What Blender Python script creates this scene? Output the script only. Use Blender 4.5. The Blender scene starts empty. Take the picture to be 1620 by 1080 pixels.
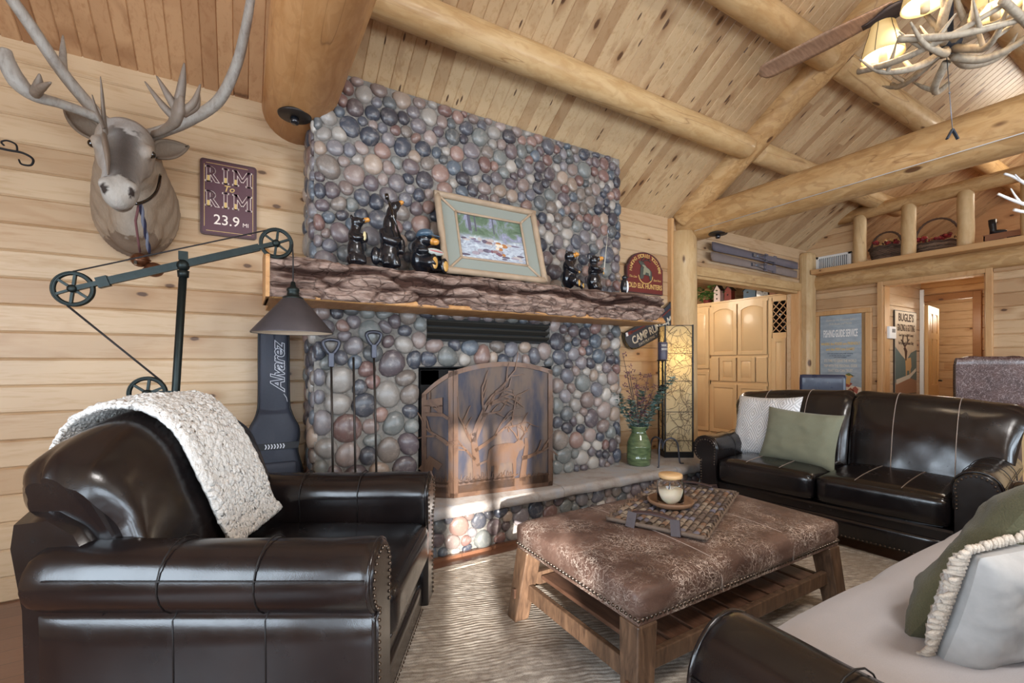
import bpy, bmesh, math, random
from mathutils import Vector, Matrix, noise
import numpy as np
random.seed(7)
sc = bpy.context.scene
COL = sc.collection
PI = math.pi

# ---------------------------------------------------------------- objects
def tag(o, label=None, cat=None, group=None, kind=None):
    if label: o['label'] = label
    if cat: o['category'] = cat
    if group: o['group'] = group
    if kind: o['kind'] = kind
    return o

def empty(name, loc=(0, 0, 0), rz=0.0, label=None, cat=None, group=None):
    o = bpy.data.objects.new(name, None)
    COL.objects.link(o)
    o.empty_display_size = 0.05
    o.location = loc
    o.rotation_euler = (0, 0, rz)
    return tag(o, label, cat, group)

class MB:
    """collects verts / faces and turns them into one mesh object"""
    def __init__(s):
        s.v = []; s.f = []; s.c = []; s.n = 0; s.mi = []; s.cur = (1, 1, 1, 1); s.m = 0; s.sm = []; s.smooth = True
    def add(s, vs, fs, col=None, mi=None, smooth=None):
        b = s.n
        vs = [tuple(p) for p in vs]
        s.v.extend(vs); s.n += len(vs)
        s.c.extend([col or s.cur] * len(vs))
        m = s.m if mi is None else mi
        sm = s.smooth if smooth is None else smooth
        for f in fs:
            s.f.append([i + b for i in f]); s.mi.append(m); s.sm.append(sm)
        return s
    def box(s, x0, x1, y0, y1, z0, z1, col=None, bev=0.0, M=None, mi=None):
        if x0 > x1: x0, x1 = x1, x0
        if y0 > y1: y0, y1 = y1, y0
        if z0 > z1: z0, z1 = z1, z0
        if bev <= 0:
            vs = [(x, y, z) for x in (x0, x1) for y in (y0, y1) for z in (z0, z1)]
            fs = [(0, 1, 3, 2), (4, 6, 7, 5), (0, 4, 5, 1), (2, 3, 7, 6), (0, 2, 6, 4), (1, 5, 7, 3)]
        else:
            b = min(bev, (x1 - x0) * .49, (y1 - y0) * .49, (z1 - z0) * .49)
            bm = bmesh.new()
            bmesh.ops.create_cube(bm, size=1.0)
            for v in bm.verts:
                v.co = Vector(((x0 + x1) / 2 + v.co.x * (x1 - x0), (y0 + y1) / 2 + v.co.y * (y1 - y0), (z0 + z1) / 2 + v.co.z * (z1 - z0)))
            bmesh.ops.bevel(bm, geom=list(bm.edges), offset=b, segments=2, profile=.5, affect='EDGES')
            bm.verts.index_update()
            vs = [tuple(v.co) for v in bm.verts]; fs = [[v.index for v in f.verts] for f in bm.faces]
            bm.free()
        if M is not None: vs = [tuple(M @ Vector(p)) for p in vs]
        return s.add(vs, fs, col, mi, False)
    def bar(s, a, b, w, h, up=(0, 0, 1), col=None, bev=0.0, mi=None):
        """rectangular bar from a to b, w sideways, h along up"""
        a = Vector(a); b = Vector(b); d = b - a; L = d.length; d.normalize()
        up = Vector(up); sd = d.cross(up)
        if sd.length < 1e-5: sd = d.cross(Vector((1, 0, 0)))
        sd.normalize(); u2 = sd.cross(d)
        M = Matrix((d, sd, u2)).transposed().to_4x4(); M.translation = (a + b) / 2
        return s.box(-L / 2, L / 2, -w / 2, w / 2, -h / 2, h / 2, col, bev, M, mi)
    def tube(s, pts, rad, n=8, col=None, cap=True, closed=False, mi=None, flat=None):
        pts = [Vector(p) for p in pts]; m = len(pts)
        if not isinstance(rad, (list, tuple)): rad = [rad] * m
        vs = []; fs = []
        prev = None
        for i, p in enumerate(pts):
            if closed: t = pts[(i + 1) % m] - pts[i - 1]
            else: t = pts[min(i + 1, m - 1)] - pts[max(i - 1, 0)]
            if t.length < 1e-9: t = Vector((0, 0, 1))
            t.normalize()
            if prev is None:
                a = Vector((0, 0, 1)) if abs(t.z) < .9 else Vector((1, 0, 0))
                nrm = (a - t * a.dot(t)).normalized()
            else:
                nrm = (prev - t * prev.dot(t))
                nrm = nrm.normalized() if nrm.length > 1e-6 else t.orthogonal().normalized()
            prev = nrm; bn = t.cross(nrm)
            for k in range(n):
                an = 2 * PI * k / n
                q = nrm * math.cos(an) + bn * math.sin(an) * (flat if flat else 1)
                vs.append(p + q * rad[i])
        R = m if closed else m - 1
        for i in range(R):
            j = (i + 1) % m
            for k in range(n):
                k2 = (k + 1) % n
                fs.append((i * n + k, i * n + k2, j * n + k2, j * n + k))
        if cap and not closed:
            fs.append(tuple(range(n - 1, -1, -1))); fs.append(tuple((m - 1) * n + k for k in range(n)))
        return s.add(vs, fs, col, mi, True)
    def lathe(s, prof, n=24, M=None, col=None, mi=None, cap=True):
        """prof: (r, z) list"""
        vs = []; fs = []; m = len(prof)
        for r, z in prof:
            for k in range(n):
                a = 2 * PI * k / n
                vs.append(Vector((r * math.cos(a), r * math.sin(a), z)))
        for i in range(m - 1):
            for k in range(n):
                k2 = (k + 1) % n
                fs.append((i * n + k, i * n + k2, (i + 1) * n + k2, (i + 1) * n + k))
        if cap:
            if prof[0][0] > 1e-6: fs.append(tuple(range(n - 1, -1, -1)))
            if prof[-1][0] > 1e-6: fs.append(tuple((m - 1) * n + k for k in range(n)))
        if M is not None: vs = [M @ p for p in vs]
        return s.add(vs, fs, col, mi, True)
    def ell(s, c, r, n=12, m=8, M=None, col=None, mi=None, p=1.0):
        """ellipsoid; p<1 squares it"""
        vs = []; fs = []
        c = Vector(c)
        sg = lambda x: math.copysign(abs(x) ** p, x)
        for i in range(m + 1):
            ph = PI * i / m - PI / 2
            for k in range(n):
                a = 2 * PI * k / n
                q = Vector((r[0] * sg(math.cos(ph)) * sg(math.cos(a)), r[1] * sg(math.cos(ph)) * sg(math.sin(a)), r[2] * sg(math.sin(ph))))
                if M is not None: q = M @ q
                vs.append(c + q)
        for i in range(m):
            for k in range(n):
                k2 = (k + 1) % n
                fs.append((i * n + k, i * n + k2, (i + 1) * n + k2, (i + 1) * n + k))
        return s.add(vs, fs, col, mi, True)
    def prism(s, poly, h0, h1, M=None, col=None, mi=None):
        """poly (x,y) extruded from h0 to h1 in local z; M to world"""
        n = len(poly)
        vs = [Vector((x, y, h0)) for x, y in poly] + [Vector((x, y, h1)) for x, y in poly]
        fs = [tuple(range(n - 1, -1, -1)), tuple(range(n, 2 * n))]
        for i in range(n):
            j = (i + 1) % n
            fs.append((i, j, n + j, n + i))
        if M is not None: vs = [M @ p for p in vs]
        return s.add(vs, fs, col, mi, False)
    def grid(s, P, col=None, mi=None, wrapu=False, wrapv=False):
        """P[i][j] points"""
        a = len(P); b = len(P[0])
        vs = [p for row in P for p in row]; fs = []
        for i in range(a if wrapu else a - 1):
            for j in range(b if wrapv else b - 1):
                i2 = (i + 1) % a; j2 = (j + 1) % b
                fs.append((i * b + j, i2 * b + j, i2 * b + j2, i * b + j2))
        return s.add(vs, fs, col, mi, True)
    def rbox(s, c, size, r, n=6, puff=0.0, M=None, col=None, fn=None):
        """rounded cushion box; puff crowns the z faces"""
        hx, hy, hz = size[0] / 2, size[1] / 2, size[2] / 2
        r = min(r, hx * .99, hy * .99, hz * .99)
        bm = bmesh.new(); bmesh.ops.create_cube(bm, size=2.0)
        bmesh.ops.subdivide_edges(bm, edges=list(bm.edges), cuts=n * 2 - 1, use_grid_fill=True)
        vs = []
        for v in bm.verts:
            q = Vector(v.co)
            # concentrate samples near the rounded edges
            def w(t): return math.copysign(abs(t) ** .7, t)
            p = Vector((w(q.x) * hx, w(q.y) * hy, w(q.z) * hz))
            inn = Vector((max(-hx + r, min(hx - r, p.x)), max(-hy + r, min(hy - r, p.y)), max(-hz + r, min(hz - r, p.z))))
            d = p - inn
            if d.length > 1e-9: p = inn + d.normalized() * r
            if puff:
                k = max(0, 1 - (p.x / hx) ** 2) * max(0, 1 - (p.y / hy) ** 2)
                p.z += puff * (k ** .6) * (p.z / hz)
            if fn: p = fn(p)
            if M is not None: p = M @ p
            vs.append(p + Vector(c))
        bm.verts.index_update()
        fs = [[v.index for v in f.verts] for f in bm.faces]
        bm.free()
        return s.add(vs, fs, col, None, True)
    def build(s, name, mat, parent=None, loc=None, sub=0, auto=None):
        me = bpy.data.meshes.new(name)
        me.from_pydata(s.v, [], s.f)
        mats = mat if isinstance(mat, (list, tuple)) else [mat]
        for m in mats: me.materials.append(m)
        if len(s.f):
            me.polygons.foreach_set('material_index', s.mi)
            me.polygons.foreach_set('use_smooth', s.sm)
        ca = me.color_attributes.new('col', 'FLOAT_COLOR', 'POINT')
        ca.data.foreach_set('color', np.array(s.c, dtype=np.float32).ravel())
        me.update()
        o = bpy.data.objects.new(name, me)
        COL.objects.link(o)
        if parent: o.parent = parent
        if loc: o.location = loc
        if sub:
            md = o.modifiers.new('s', 'SUBSURF'); md.levels = sub; md.render_levels = sub
        return o

def fix_normals(o):
    bm = bmesh.new(); bm.from_mesh(o.data)
    bmesh.ops.recalc_face_normals(bm, faces=bm.faces)
    bm.to_mesh(o.data); bm.free()
    return o

def remeshed(name, mb, mat, voxel, parent=None, smooth=2, colfn=None):
    """one continuous surface out of overlapping lumps"""
    o = mb.build('tmp_' + name, mat)
    fix_normals(o)
    md = o.modifiers.new('r', 'REMESH'); md.mode = 'VOXEL'; md.voxel_size = voxel; md.use_smooth_shade = True
    if smooth:
        m2 = o.modifiers.new('s', 'SMOOTH'); m2.iterations = smooth; m2.factor = .5
    dg = bpy.context.evaluated_depsgraph_get()
    me = bpy.data.meshes.new_from_object(o.evaluated_get(dg))
    old = o.data
    bpy.data.objects.remove(o); bpy.data.meshes.remove(old)
    me.name = name
    me.materials.clear()
    for m in (mat if isinstance(mat, (list, tuple)) else [mat]): me.materials.append(m)
    for p in me.polygons: p.use_smooth = True; p.material_index = 0
    for a in list(me.color_attributes): me.color_attributes.remove(a)
    ca = me.color_attributes.new('col', 'FLOAT_COLOR', 'POINT')
    for i, v in enumerate(me.vertices):
        ca.data[i].color = colfn(v.co) if colfn else (1, 1, 1, 1)
    ob = bpy.data.objects.new(name, me); COL.objects.link(ob)
    if parent: ob.parent = parent
    return ob

def copy_tree(o, parent=None):
    c = o.copy(); COL.objects.link(c)
    if parent is not None: c.parent = parent
    for ch in list(o.children): copy_tree(ch, c)
    return c

def text_mesh(txt, size, depth=.001, bold=0.0, shear=0.0, align='CENTER', spacing=1.0, sx=1.0):
    """verts, faces of flat lettering in the local xy plane, centred"""
    cu = bpy.data.curves.new('t', 'FONT'); cu.body = txt; cu.size = size; cu.extrude = depth; cu.offset = bold
    cu.shear = shear; cu.align_x = align; cu.align_y = 'CENTER'; cu.space_character = spacing; cu.resolution_u = 3
    o = bpy.data.objects.new('t', cu); COL.objects.link(o)
    dg = bpy.context.evaluated_depsgraph_get()
    me = bpy.data.meshes.new_from_object(o.evaluated_get(dg))
    vs = [Vector((v.co.x * sx, v.co.y, v.co.z)) for v in me.vertices]; fs = [list(p.vertices) for p in me.polygons]
    bpy.data.objects.remove(o); bpy.data.curves.remove(cu); bpy.data.meshes.remove(me)
    return vs, fs
def add_text(mb, txt, size, M, depth=.001, col=None, **k):
    vs, fs = text_mesh(txt, size, depth, **k)
    return mb.add([M @ p for p in vs], fs, col, None, False)
def frame_mat(origin, xdir, ydir):
    x = Vector(xdir).normalized(); y = Vector(ydir).normalized(); z = x.cross(y)
    M = Matrix((x, y, z)).transposed().to_4x4(); M.translation = Vector(origin)
    return M
def bez(pts, n=8):
    """Catmull-Rom through pts"""
    P = [Vector(p) for p in pts]; out = []
    for i in range(len(P) - 1):
        p0 = P[max(i - 1, 0)]; p1 = P[i]; p2 = P[i + 1]; p3 = P[min(i + 2, len(P) - 1)]
        for k in range(n):
            t = k / n
            out.append(.5 * ((2 * p1) + (p2 - p0) * t + (2 * p0 - 5 * p1 + 4 * p2 - p3) * t * t + (3 * p1 - p0 - 3 * p2 + p3) * t ** 3))
    out.append(P[-1]); return out
def lerp_r(r, n):
    out = []
    for i in range(len(r) - 1):
        for k in range(n): out.append(r[i] + (r[i + 1] - r[i]) * k / n)
    out.append(r[-1]); return out
def rot(ax, a): return Matrix.Rotation(a, 4, ax)
def TR(x, y, z): return Matrix.Translation((x, y, z))
# ---------------------------------------------------------------- materials
MAT = {}
def srgb(r, g, b):
    f = lambda c: (c / 255 / 12.92) if c / 255 <= .04045 else ((c / 255 + .055) / 1.055) ** 2.4
    return (f(r), f(g), f(b), 1)
class NT:
    def __init__(s, name):
        s.m = bpy.data.materials.new(name); s.m.use_nodes = True
        s.t = s.m.node_tree; s.b = s.t.nodes['Principled BSDF']; MAT[name] = s.m
    def n(s, typ, **kw):
        nd = s.t.nodes.new(typ)
        for k, v in kw.items():
            if k.startswith('i_'): nd.inputs[int(k[2:])].default_value = v
            elif hasattr(nd, k): setattr(nd, k, v)
            else: nd.inputs[k].default_value = v
        return nd
    def l(s, a, b):
        s.t.links.new(a, b)
    def pos(s, kind='Object'):
        if kind == 'World':
            return s.n('ShaderNodeNewGeometry').outputs['Position']
        return s.n('ShaderNodeTexCoord').outputs[kind]
    def mapped(s, src, scale=(1, 1, 1), loc=(0, 0, 0), rot=(0, 0, 0)):
        m = s.n('ShaderNodeMapping'); m.inputs['Scale'].default_value = scale; m.inputs['Location'].default_value = loc; m.inputs['Rotation'].default_value = rot
        s.l(src, m.inputs[0]); return m.outputs[0]
    def noise(s, vec, scale, detail=4, rough=.55, dist=0):
        n = s.n('ShaderNodeTexNoise'); n.inputs['Scale'].default_value = scale; n.inputs['Detail'].default_value = detail
        n.inputs['Roughness'].default_value = rough; n.inputs['Distortion'].default_value = dist
        if vec is not None: s.l(vec, n.inputs['Vector'])
        return n.outputs['Fac']
    def vor(s, vec, scale, feature='F1', out='Distance', rnd=1):
        n = s.n('ShaderNodeTexVoronoi', feature=feature); n.inputs['Scale'].default_value = scale; n.inputs['Randomness'].default_value = rnd
        s.l(vec, n.inputs['Vector']); return n.outputs[out]
    def vor2(s, vec, scale):
        n = s.n('ShaderNodeTexVoronoi', voronoi_dimensions='2D'); n.inputs['Scale'].default_value = scale
        s.l(vec, n.inputs['Vector']); return n.outputs['Distance']
    def ramp(s, fac, stops, interp='LINEAR'):
        r = s.n('ShaderNodeValToRGB'); e = r.color_ramp.elements; r.color_ramp.interpolation = interp
        while len(e) < len(stops): e.new(.5)
        for i, (p, c) in enumerate(stops):
            e[i].position = p; e[i].color = c if len(c) == 4 else (*c, 1)
        s.l(fac, r.inputs[0]); return r.outputs[0]
    def mix(s, a, b, fac, blend='MIX'):
        m = s.n('ShaderNodeMix', data_type='RGBA', blend_type=blend)
        for x, i in ((fac, 0), (a, 6), (b, 7)):
            if hasattr(x, 'links'): s.l(x, m.inputs[i])
            else: m.inputs[i].default_value = x
        return m.outputs[2]
    def math(s, op, a, b=None, c=None):
        m = s.n('ShaderNodeMath', operation=op)
        for i, x in enumerate((a, b, c)):
            if x is None: continue
            if hasattr(x, 'links'): s.l(x, m.inputs[i])
            else: m.inputs[i].default_value = x
        return m.outputs[0]
    def attr(s, name='col'):
        a = s.n('ShaderNodeAttribute', attribute_name=name); return a.outputs['Color'], a.outputs['Fac']
    def sep(s, v):
        x = s.n('ShaderNodeSeparateXYZ'); s.l(v, x.inputs[0]); return x.outputs
    def comb(s, x, y, z):
        c = s.n('ShaderNodeCombineXYZ')
        for i, q in enumerate((x, y, z)):
            if hasattr(q, 'links'): s.l(q, c.inputs[i])
            else: c.inputs[i].default_value = q
        return c.outputs[0]
    def base(s, c):
        if hasattr(c, 'links'): s.l(c, s.b.inputs['Base Color'])
        else: s.b.inputs['Base Color'].default_value = c
        return s
    def bump(s, h, strength=.3, dist=.01, prev=None):
        b = s.n('ShaderNodeBump'); b.inputs['Strength'].default_value = strength; b.inputs['Distance'].default_value = dist
        s.l(h, b.inputs['Height'])
        if prev is not None: s.l(prev, b.inputs['Normal'])
        s.l(b.outputs[0], s.b.inputs['Normal']); return b.outputs[0]
    def set(s, **kw):
        for k, v in kw.items():
            k = {'rough': 'Roughness', 'metal': 'Metallic', 'coat': 'Coat Weight', 'coatr': 'Coat Roughness', 'spec': 'Specular IOR Level', 'trans': 'Transmission Weight', 'ior': 'IOR', 'sheen': 'Sheen Weight', 'alpha': 'Alpha', 'estr': 'Emission Strength', 'ecol': 'Emission Color', 'sss': 'Subsurface Weight'}[k]
            if hasattr(v, 'links'): s.l(v, s.b.inputs[k])
            else: s.b.inputs[k].default_value = v
        return s

def simple(name, col, rough=.5, metal=0, bump=0, bscale=60, var=.0, **kw):
    t = NT(name)
    if var:
        f = t.noise(t.pos(), bscale * .3, 4)
        a = tuple(min(1, c * (1 + var)) for c in col[:3]) + (1,); b = tuple(c * (1 - var) for c in col[:3]) + (1,)
        t.base(t.mix(b, a, f))
    else: t.base(col)
    t.set(rough=rough, metal=metal, **kw)
    if bump: t.bump(t.noise(t.pos(), bscale, 5), bump, .004)
    return t.m

def pine(name, along, light, mid, dark, knot=srgb(72, 44, 30), rough=.42, knots=1.0, streak=.55, small=False):
    """clear-coated knotty pine boards; the vertex colour holds one random number set per board"""
    t = NT(name)
    P = t.pos('World'); x, y, z = t.sep(P)
    colr = t.attr()[0]; rr, rg, rb = t.sep(colr)
    ax = {'x': x, 'y': y, 'z': z}[along]
    oth = {'x': (y, z), 'y': (x, z), 'z': (x, y)}[along]
    sh = t.math('MULTIPLY', rr, 37.0)
    q = t.comb(t.math('ADD', t.math('MULTIPLY', ax, .09), sh), t.math('ADD', oth[0], sh), oth[1])
    # flowing grain: stretched noise, distorted
    g1 = t.noise(q, 26, 5, .6, 1.2)
    g2 = t.noise(q, 120, 3, .6, .3)
    g = t.math('ADD', t.math('MULTIPLY', g1, .8), t.math('MULTIPLY', g2, .25))
    base = t.ramp(g, [(.36, mid), (.52, light), (.72, light)])
    base = t.mix(base, dark, t.math('MULTIPLY', t.ramp(rg, [(.5, (0, 0, 0)), (1, (1, 1, 1))]), streak))
    # heartwood streaks on some boards
    hs = t.ramp(t.noise(t.comb(t.math('ADD', t.math('MULTIPLY', ax, .25), sh), t.math('ADD', oth[0], sh), oth[1]), 9, 2, .5, .6), [(.55, (0, 0, 0)), (.68, (1, 1, 1))])
    base = t.mix(base, dark, t.math('MULTIPLY', hs, t.math('MULTIPLY', rb, .5)))
    # knots
    acr = oth[0] if (small or along == 'z') else oth[1]
    kq = t.comb(t.math('ADD', t.math('MULTIPLY', ax, 2.2), sh), t.math('MULTIPLY', acr, 4.2), 0.0)
    kd = t.vor2(kq, .72)
    kk = t.math('ADD', kd, t.math('MULTIPLY', t.noise(P, 30, 2), .025))
    kmask = t.ramp(kk, [(.040 * knots, (1, 1, 1)), (.058 * knots, (0, 0, 0))])
    halo = t.ramp(kk, [(.058 * knots, (1, 1, 1)), (.17 * knots, (0, 0, 0))])
    base = t.mix(base, dark, t.math('MULTIPLY', halo, .6))
    base = t.mix(base, knot, t.math('MULTIPLY', kmask, .85))
    if small:
        k2 = t.vor2(t.comb(t.math('ADD', t.math('MULTIPLY', ax, 2.2), sh), t.math('MULTIPLY', oth[0], 7.5), 0.0), 1.0)
        base = t.mix(base, srgb(70, 44, 32), t.math('MULTIPLY', t.ramp(t.math('ADD', k2, t.math('MULTIPLY', t.noise(P, 40, 2), .03)), [(.050, (1, 1, 1)), (.072, (0, 0, 0))]), .9))
    t.base(base); t.set(rough=rough, coat=.12, coatr=.3, spec=.35)
    t.bump(g, .06, .003)
    return t.m

pine('pine_wall_x', 'x', srgb(202, 174, 140), srgb(187, 155, 118), srgb(164, 124, 84))
pine('pine_wall_y', 'y', srgb(204, 172, 134), srgb(188, 152, 112), srgb(162, 118, 76))
pine('pine_ceiling', 'y', srgb(200, 172, 134), srgb(184, 152, 112), srgb(146, 106, 70), knots=1.15, streak=.6, small=True)
pine('pine_warm', 'y', srgb(190, 148, 108), srgb(174, 130, 92), srgb(140, 96, 64), streak=.8)
pine('pine_trim', 'z', srgb(224, 186, 136), srgb(206, 164, 112), srgb(182, 132, 84), knots=.7)
pine('pine_trim_y', 'y', srgb(222, 182, 130), srgb(204, 160, 108), srgb(180, 130, 82), knots=.7)
pine('pine_hall', 'y', srgb(200, 150, 96), srgb(180, 126, 74), srgb(140, 90, 50), streak=.8)

def log_mat(name, along, c1, c2, c3, patch=.42):
    t = NT(name); P = t.pos('World'); x, y, z = t.sep(P)
    sx = (.25 if along == 'x' else 1, .25 if along == 'y' else 1, .25 if along == 'z' else 1)
    q = t.mapped(P, sx)
    f = t.noise(q, 14, 5, .6, .8)
    base = t.ramp(f, [(.35, c2), (.6, c1)])
    pt = t.ramp(t.noise(t.mapped(P, tuple(.45 if s < 1 else 1 for s in sx)), 16, 3, .5, 1.2), [(.5, (0, 0, 0)), (.58, (1, 1, 1))])
    base = t.mix(base, c3, t.math('MULTIPLY', pt, patch))
    kd = t.vor(t.mapped(P, tuple(.9 if s < 1 else 2.2 for s in sx)), 1.7)
    base = t.mix(base, srgb(84, 50, 30), t.ramp(kd, [(.07, (.9,) * 3), (.1, (0, 0, 0))]))
    # drying checks: thin dark cracks along the log
    ck = t.ramp(t.noise(t.mapped(P, tuple(.05 if s < 1 else 1 for s in sx)), 9, 1, .4), [(.495, (0, 0, 0)), (.5, (1, 1, 1)), (.505, (0, 0, 0))])
    base = t.mix(base, srgb(120, 78, 44), t.math('MULTIPLY', ck, .55))
    t.base(base); t.set(rough=.5, coat=.08, spec=.3)
    t.bump(t.math('ADD', f, t.math('MULTIPLY', ck, -.6)), .15, .01)
    return t.m
log_mat('log_y', 'y', srgb(204, 168, 120), srgb(186, 146, 96), srgb(164, 124, 80))
log_mat('log_x', 'x', srgb(204, 172, 126), srgb(188, 152, 104), srgb(178, 140, 94), .35)
log_mat('log_z', 'z', srgb(206, 176, 132), srgb(194, 160, 114), srgb(188, 152, 106), .25)
log_mat('log_warm', 'y', srgb(196, 148, 98), srgb(180, 130, 80), srgb(168, 118, 70), .3)

# floor, rug
t = NT('wood_floor'); P = t.pos('World'); q = t.mapped(P, (.15, 1, 1))
br = t.n('ShaderNodeTexBrick'); br.inputs['Scale'].default_value = 1; br.inputs['Brick Width'].default_value = 1.2; br.inputs['Row Height'].default_value = .12
br.inputs['Mortar Size'].default_value = .002; br.inputs['Color1'].default_value = srgb(122, 82, 60); br.inputs['Color2'].default_value = srgb(98, 62, 44); br.inputs['Mortar'].default_value = srgb(50, 30, 22); t.l(P, br.inputs['Vector'])
g = t.noise(q, 60, 5, .6, .4)
t.base(t.mix(br.outputs['Color'], srgb(150, 112, 88), t.math('MULTIPLY', g, .5))); t.set(rough=.28, coat=.2); t.bump(g, .05, .002)

t = NT('jute_rug'); P = t.pos('World'); x, y, z = t.sep(P)
yy = t.math('ADD', t.math('ADD', y, t.math('MULTIPLY', x, .35)), t.math('MULTIPLY', t.noise(P, 2.2, 3), .12))
row = t.math('SINE', t.math('MULTIPLY', yy, 2 * PI / .021))
st = t.math('SINE', t.math('ADD', t.math('MULTIPLY', x, 2 * PI / .03), t.math('MULTIPLY', t.math('FLOOR', t.math('DIVIDE', yy, .021)), 2.4)))
vq = t.comb(t.math('MULTIPLY', x, 24.0), t.math('MULTIPLY', yy, 46.0), 0.0)
vc = t.n('ShaderNodeTexVoronoi'); vc.inputs['Scale'].default_value = 1; vc.inputs['Randomness'].default_value = .8; t.l(vq, vc.inputs['Vector'])
hgt = t.math('ADD', t.math('MULTIPLY', row, .22), t.math('MULTIPLY', vc.outputs['Distance'], -.8))
band = t.noise(t.comb(t.math('MULTIPLY', x, .6), t.math('MULTIPLY', yy, 14), 0), 3.2, 4, .65)
c = t.ramp(band, [(.32, srgb(168, 158, 146)), (.48, srgb(206, 196, 184)), (.6, srgb(218, 210, 198)), (.75, srgb(186, 174, 160))])
fib = t.noise(P, 260, 2)
cell = t.sep(vc.outputs['Color'])[0]
c = t.mix(c, srgb(128, 114, 100), t.math('MULTIPLY', t.ramp(cell, [(.35, (0, 0, 0)), (1, (1, 1, 1))]), .35))
c = t.mix(c, srgb(104, 92, 80), t.math('MULTIPLY', t.ramp(vc.outputs['Distance'], [(.35, (0, 0, 0)), (.7, (1, 1, 1))]), .4))
c = t.mix(c, srgb(156, 142, 126), t.math('MULTIPLY', t.ramp(t.noise(P, 2.6, 4, .6), [(.45, (0, 0, 0)), (.65, (1, 1, 1))]), .55))
c = t.mix(c, srgb(84, 72, 62), t.math('MULTIPLY', t.ramp(fib, [(.45, (0, 0, 0)), (.7, (1, 1, 1))]), .5))
t.base(c); t.set(rough=.95, spec=.1); t.bump(hgt, .55, .004)

# stones
t = NT('river_stone'); col, _ = t.attr(); P = t.pos()
f = t.noise(P, 26, 6, .65, .5)
c = t.mix(col, srgb(196, 186, 176), t.math('MULTIPLY', t.ramp(f, [(.5, (0, 0, 0)), (.75, (1, 1, 1))]), .35))
sp = t.noise(P, 240, 2)
c = t.mix(c, srgb(46, 44, 48), t.math('MULTIPLY', t.ramp(sp, [(.58, (0, 0, 0)), (.72, (1, 1, 1))]), .35))
t.base(c); t.set(rough=.36, spec=.45, coat=.25, coatr=.22); t.bump(f, .1, .006)
t = NT('mortar'); P = t.pos(); f = t.noise(P, 40, 6, .7)
t.base(t.ramp(f, [(.3, srgb(104, 100, 96)), (.7, srgb(142, 136, 128))])); t.set(rough=.9); t.bump(t.noise(P, 90, 5, .7), .5, .006)
t = NT('hearth_slab'); P = t.pos(); f = t.noise(P, 7, 6, .65, .4)
c = t.ramp(f, [(.3, srgb(136, 124, 116)), (.5, srgb(164, 156, 150)), (.7, srgb(158, 160, 166))])
t.base(c); t.set(rough=.6); t.bump(t.noise(P, 30, 7, .7), .4, .012)

t = NT('bark'); P = t.pos(); 
d1 = t.noise(P, 3.0, 2, .5)
cr = t.n('ShaderNodeTexVoronoi', feature='DISTANCE_TO_EDGE'); cr.inputs['Scale'].default_value = 14
wv = t.n('ShaderNodeVectorMath', operation='ADD'); t.l(t.mapped(P, (.45, 1, 1.3)), wv.inputs[0])
nn = t.n('ShaderNodeTexNoise'); nn.inputs['Scale'].default_value = 5; t.l(P, nn.inputs['Vector'])
sc_ = t.n('ShaderNodeVectorMath', operation='SCALE'); sc_.inputs['Scale'].default_value = .22; t.l(nn.outputs['Color'], sc_.inputs[0]); t.l(sc_.outputs[0], wv.inputs[1])
t.l(wv.outputs[0], cr.inputs['Vector'])
crk = t.ramp(cr.outputs['Distance'], [(.0, (1, 1, 1)), (.06, (0, 0, 0))])
f = t.noise(t.mapped(P, (.5, 1, 2)), 24, 7, .7)
c = t.ramp(f, [(.3, srgb(100, 80, 70)), (.48, srgb(146, 122, 110)), (.62, srgb(178, 154, 140)), (.76, srgb(172, 168, 170))])
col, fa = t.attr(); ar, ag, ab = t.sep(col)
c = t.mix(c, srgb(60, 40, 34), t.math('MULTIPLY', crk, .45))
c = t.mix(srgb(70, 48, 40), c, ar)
t.base(c); t.set(rough=.85, spec=.2)
t.bump(t.math('ADD', t.math('MULTIPLY', f, 1.0), t.math('MULTIPLY', crk, -.7)), .8, .012)

def leather(name, c1, c2, rough=.24, coat=.35, bs=.06):
    t = NT(name); P = t.pos(); f = t.noise(P, 3.0, 5, .6, .3)
    t.base(t.mix(c1, c2, t.ramp(f, [(.35, (0, 0, 0)), (.7, (1, 1, 1))])))
    r = t.ramp(t.noise(P, 9, 5, .6), [(.35, (rough * .8,) * 3), (.7, (rough * 1.5,) * 3)])
    t.set(rough=r, coat=coat, coatr=.12, spec=.5)
    g = t.vor(P, 330); w = t.noise(P, 5, 6, .55)
    t.bump(t.math('ADD', t.math('MULTIPLY', g, .12), t.math('MULTIPLY', w, 2.2)), bs, .02)
    return t.m
leather('black_leather', srgb(16, 14, 16), srgb(31, 24, 23), .2, .2)
leather('navy_leather', srgb(30, 36, 58), srgb(44, 50, 74), .3, .2)
t = NT('distressed_leather'); P = t.pos(); f = t.noise(P, 6, 6, .65, .5)
base = t.ramp(f, [(.3, srgb(70, 51, 44)), (.55, srgb(98, 75, 65)), (.75, srgb(122, 98, 87))])
nn = t.n('ShaderNodeTexNoise'); nn.inputs['Scale'].default_value = 6; nn.inputs['Detail'].default_value = 5; t.l(P, nn.inputs['Vector'])
vm = t.n('ShaderNodeVectorMath', operation='SCALE'); vm.inputs['Scale'].default_value = .35; t.l(nn.outputs['Color'], vm.inputs[0])
va = t.n('ShaderNodeVectorMath', operation='ADD'); t.l(P, va.inputs[0]); t.l(vm.outputs[0], va.inputs[1])
veins = None
for scl, wd in ((11, .02), (24, .026), (45, .03)):
    vv = t.n('ShaderNodeTexVoronoi', feature='DISTANCE_TO_EDGE'); vv.inputs['Scale'].default_value = scl; t.l(va.outputs[0], vv.inputs['Vector'])
    k = t.ramp(vv.outputs['Distance'], [(0, (1, 1, 1)), (wd, (0, 0, 0))])
    veins = k if veins is None else t.math('MAXIMUM', veins, k)
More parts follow.
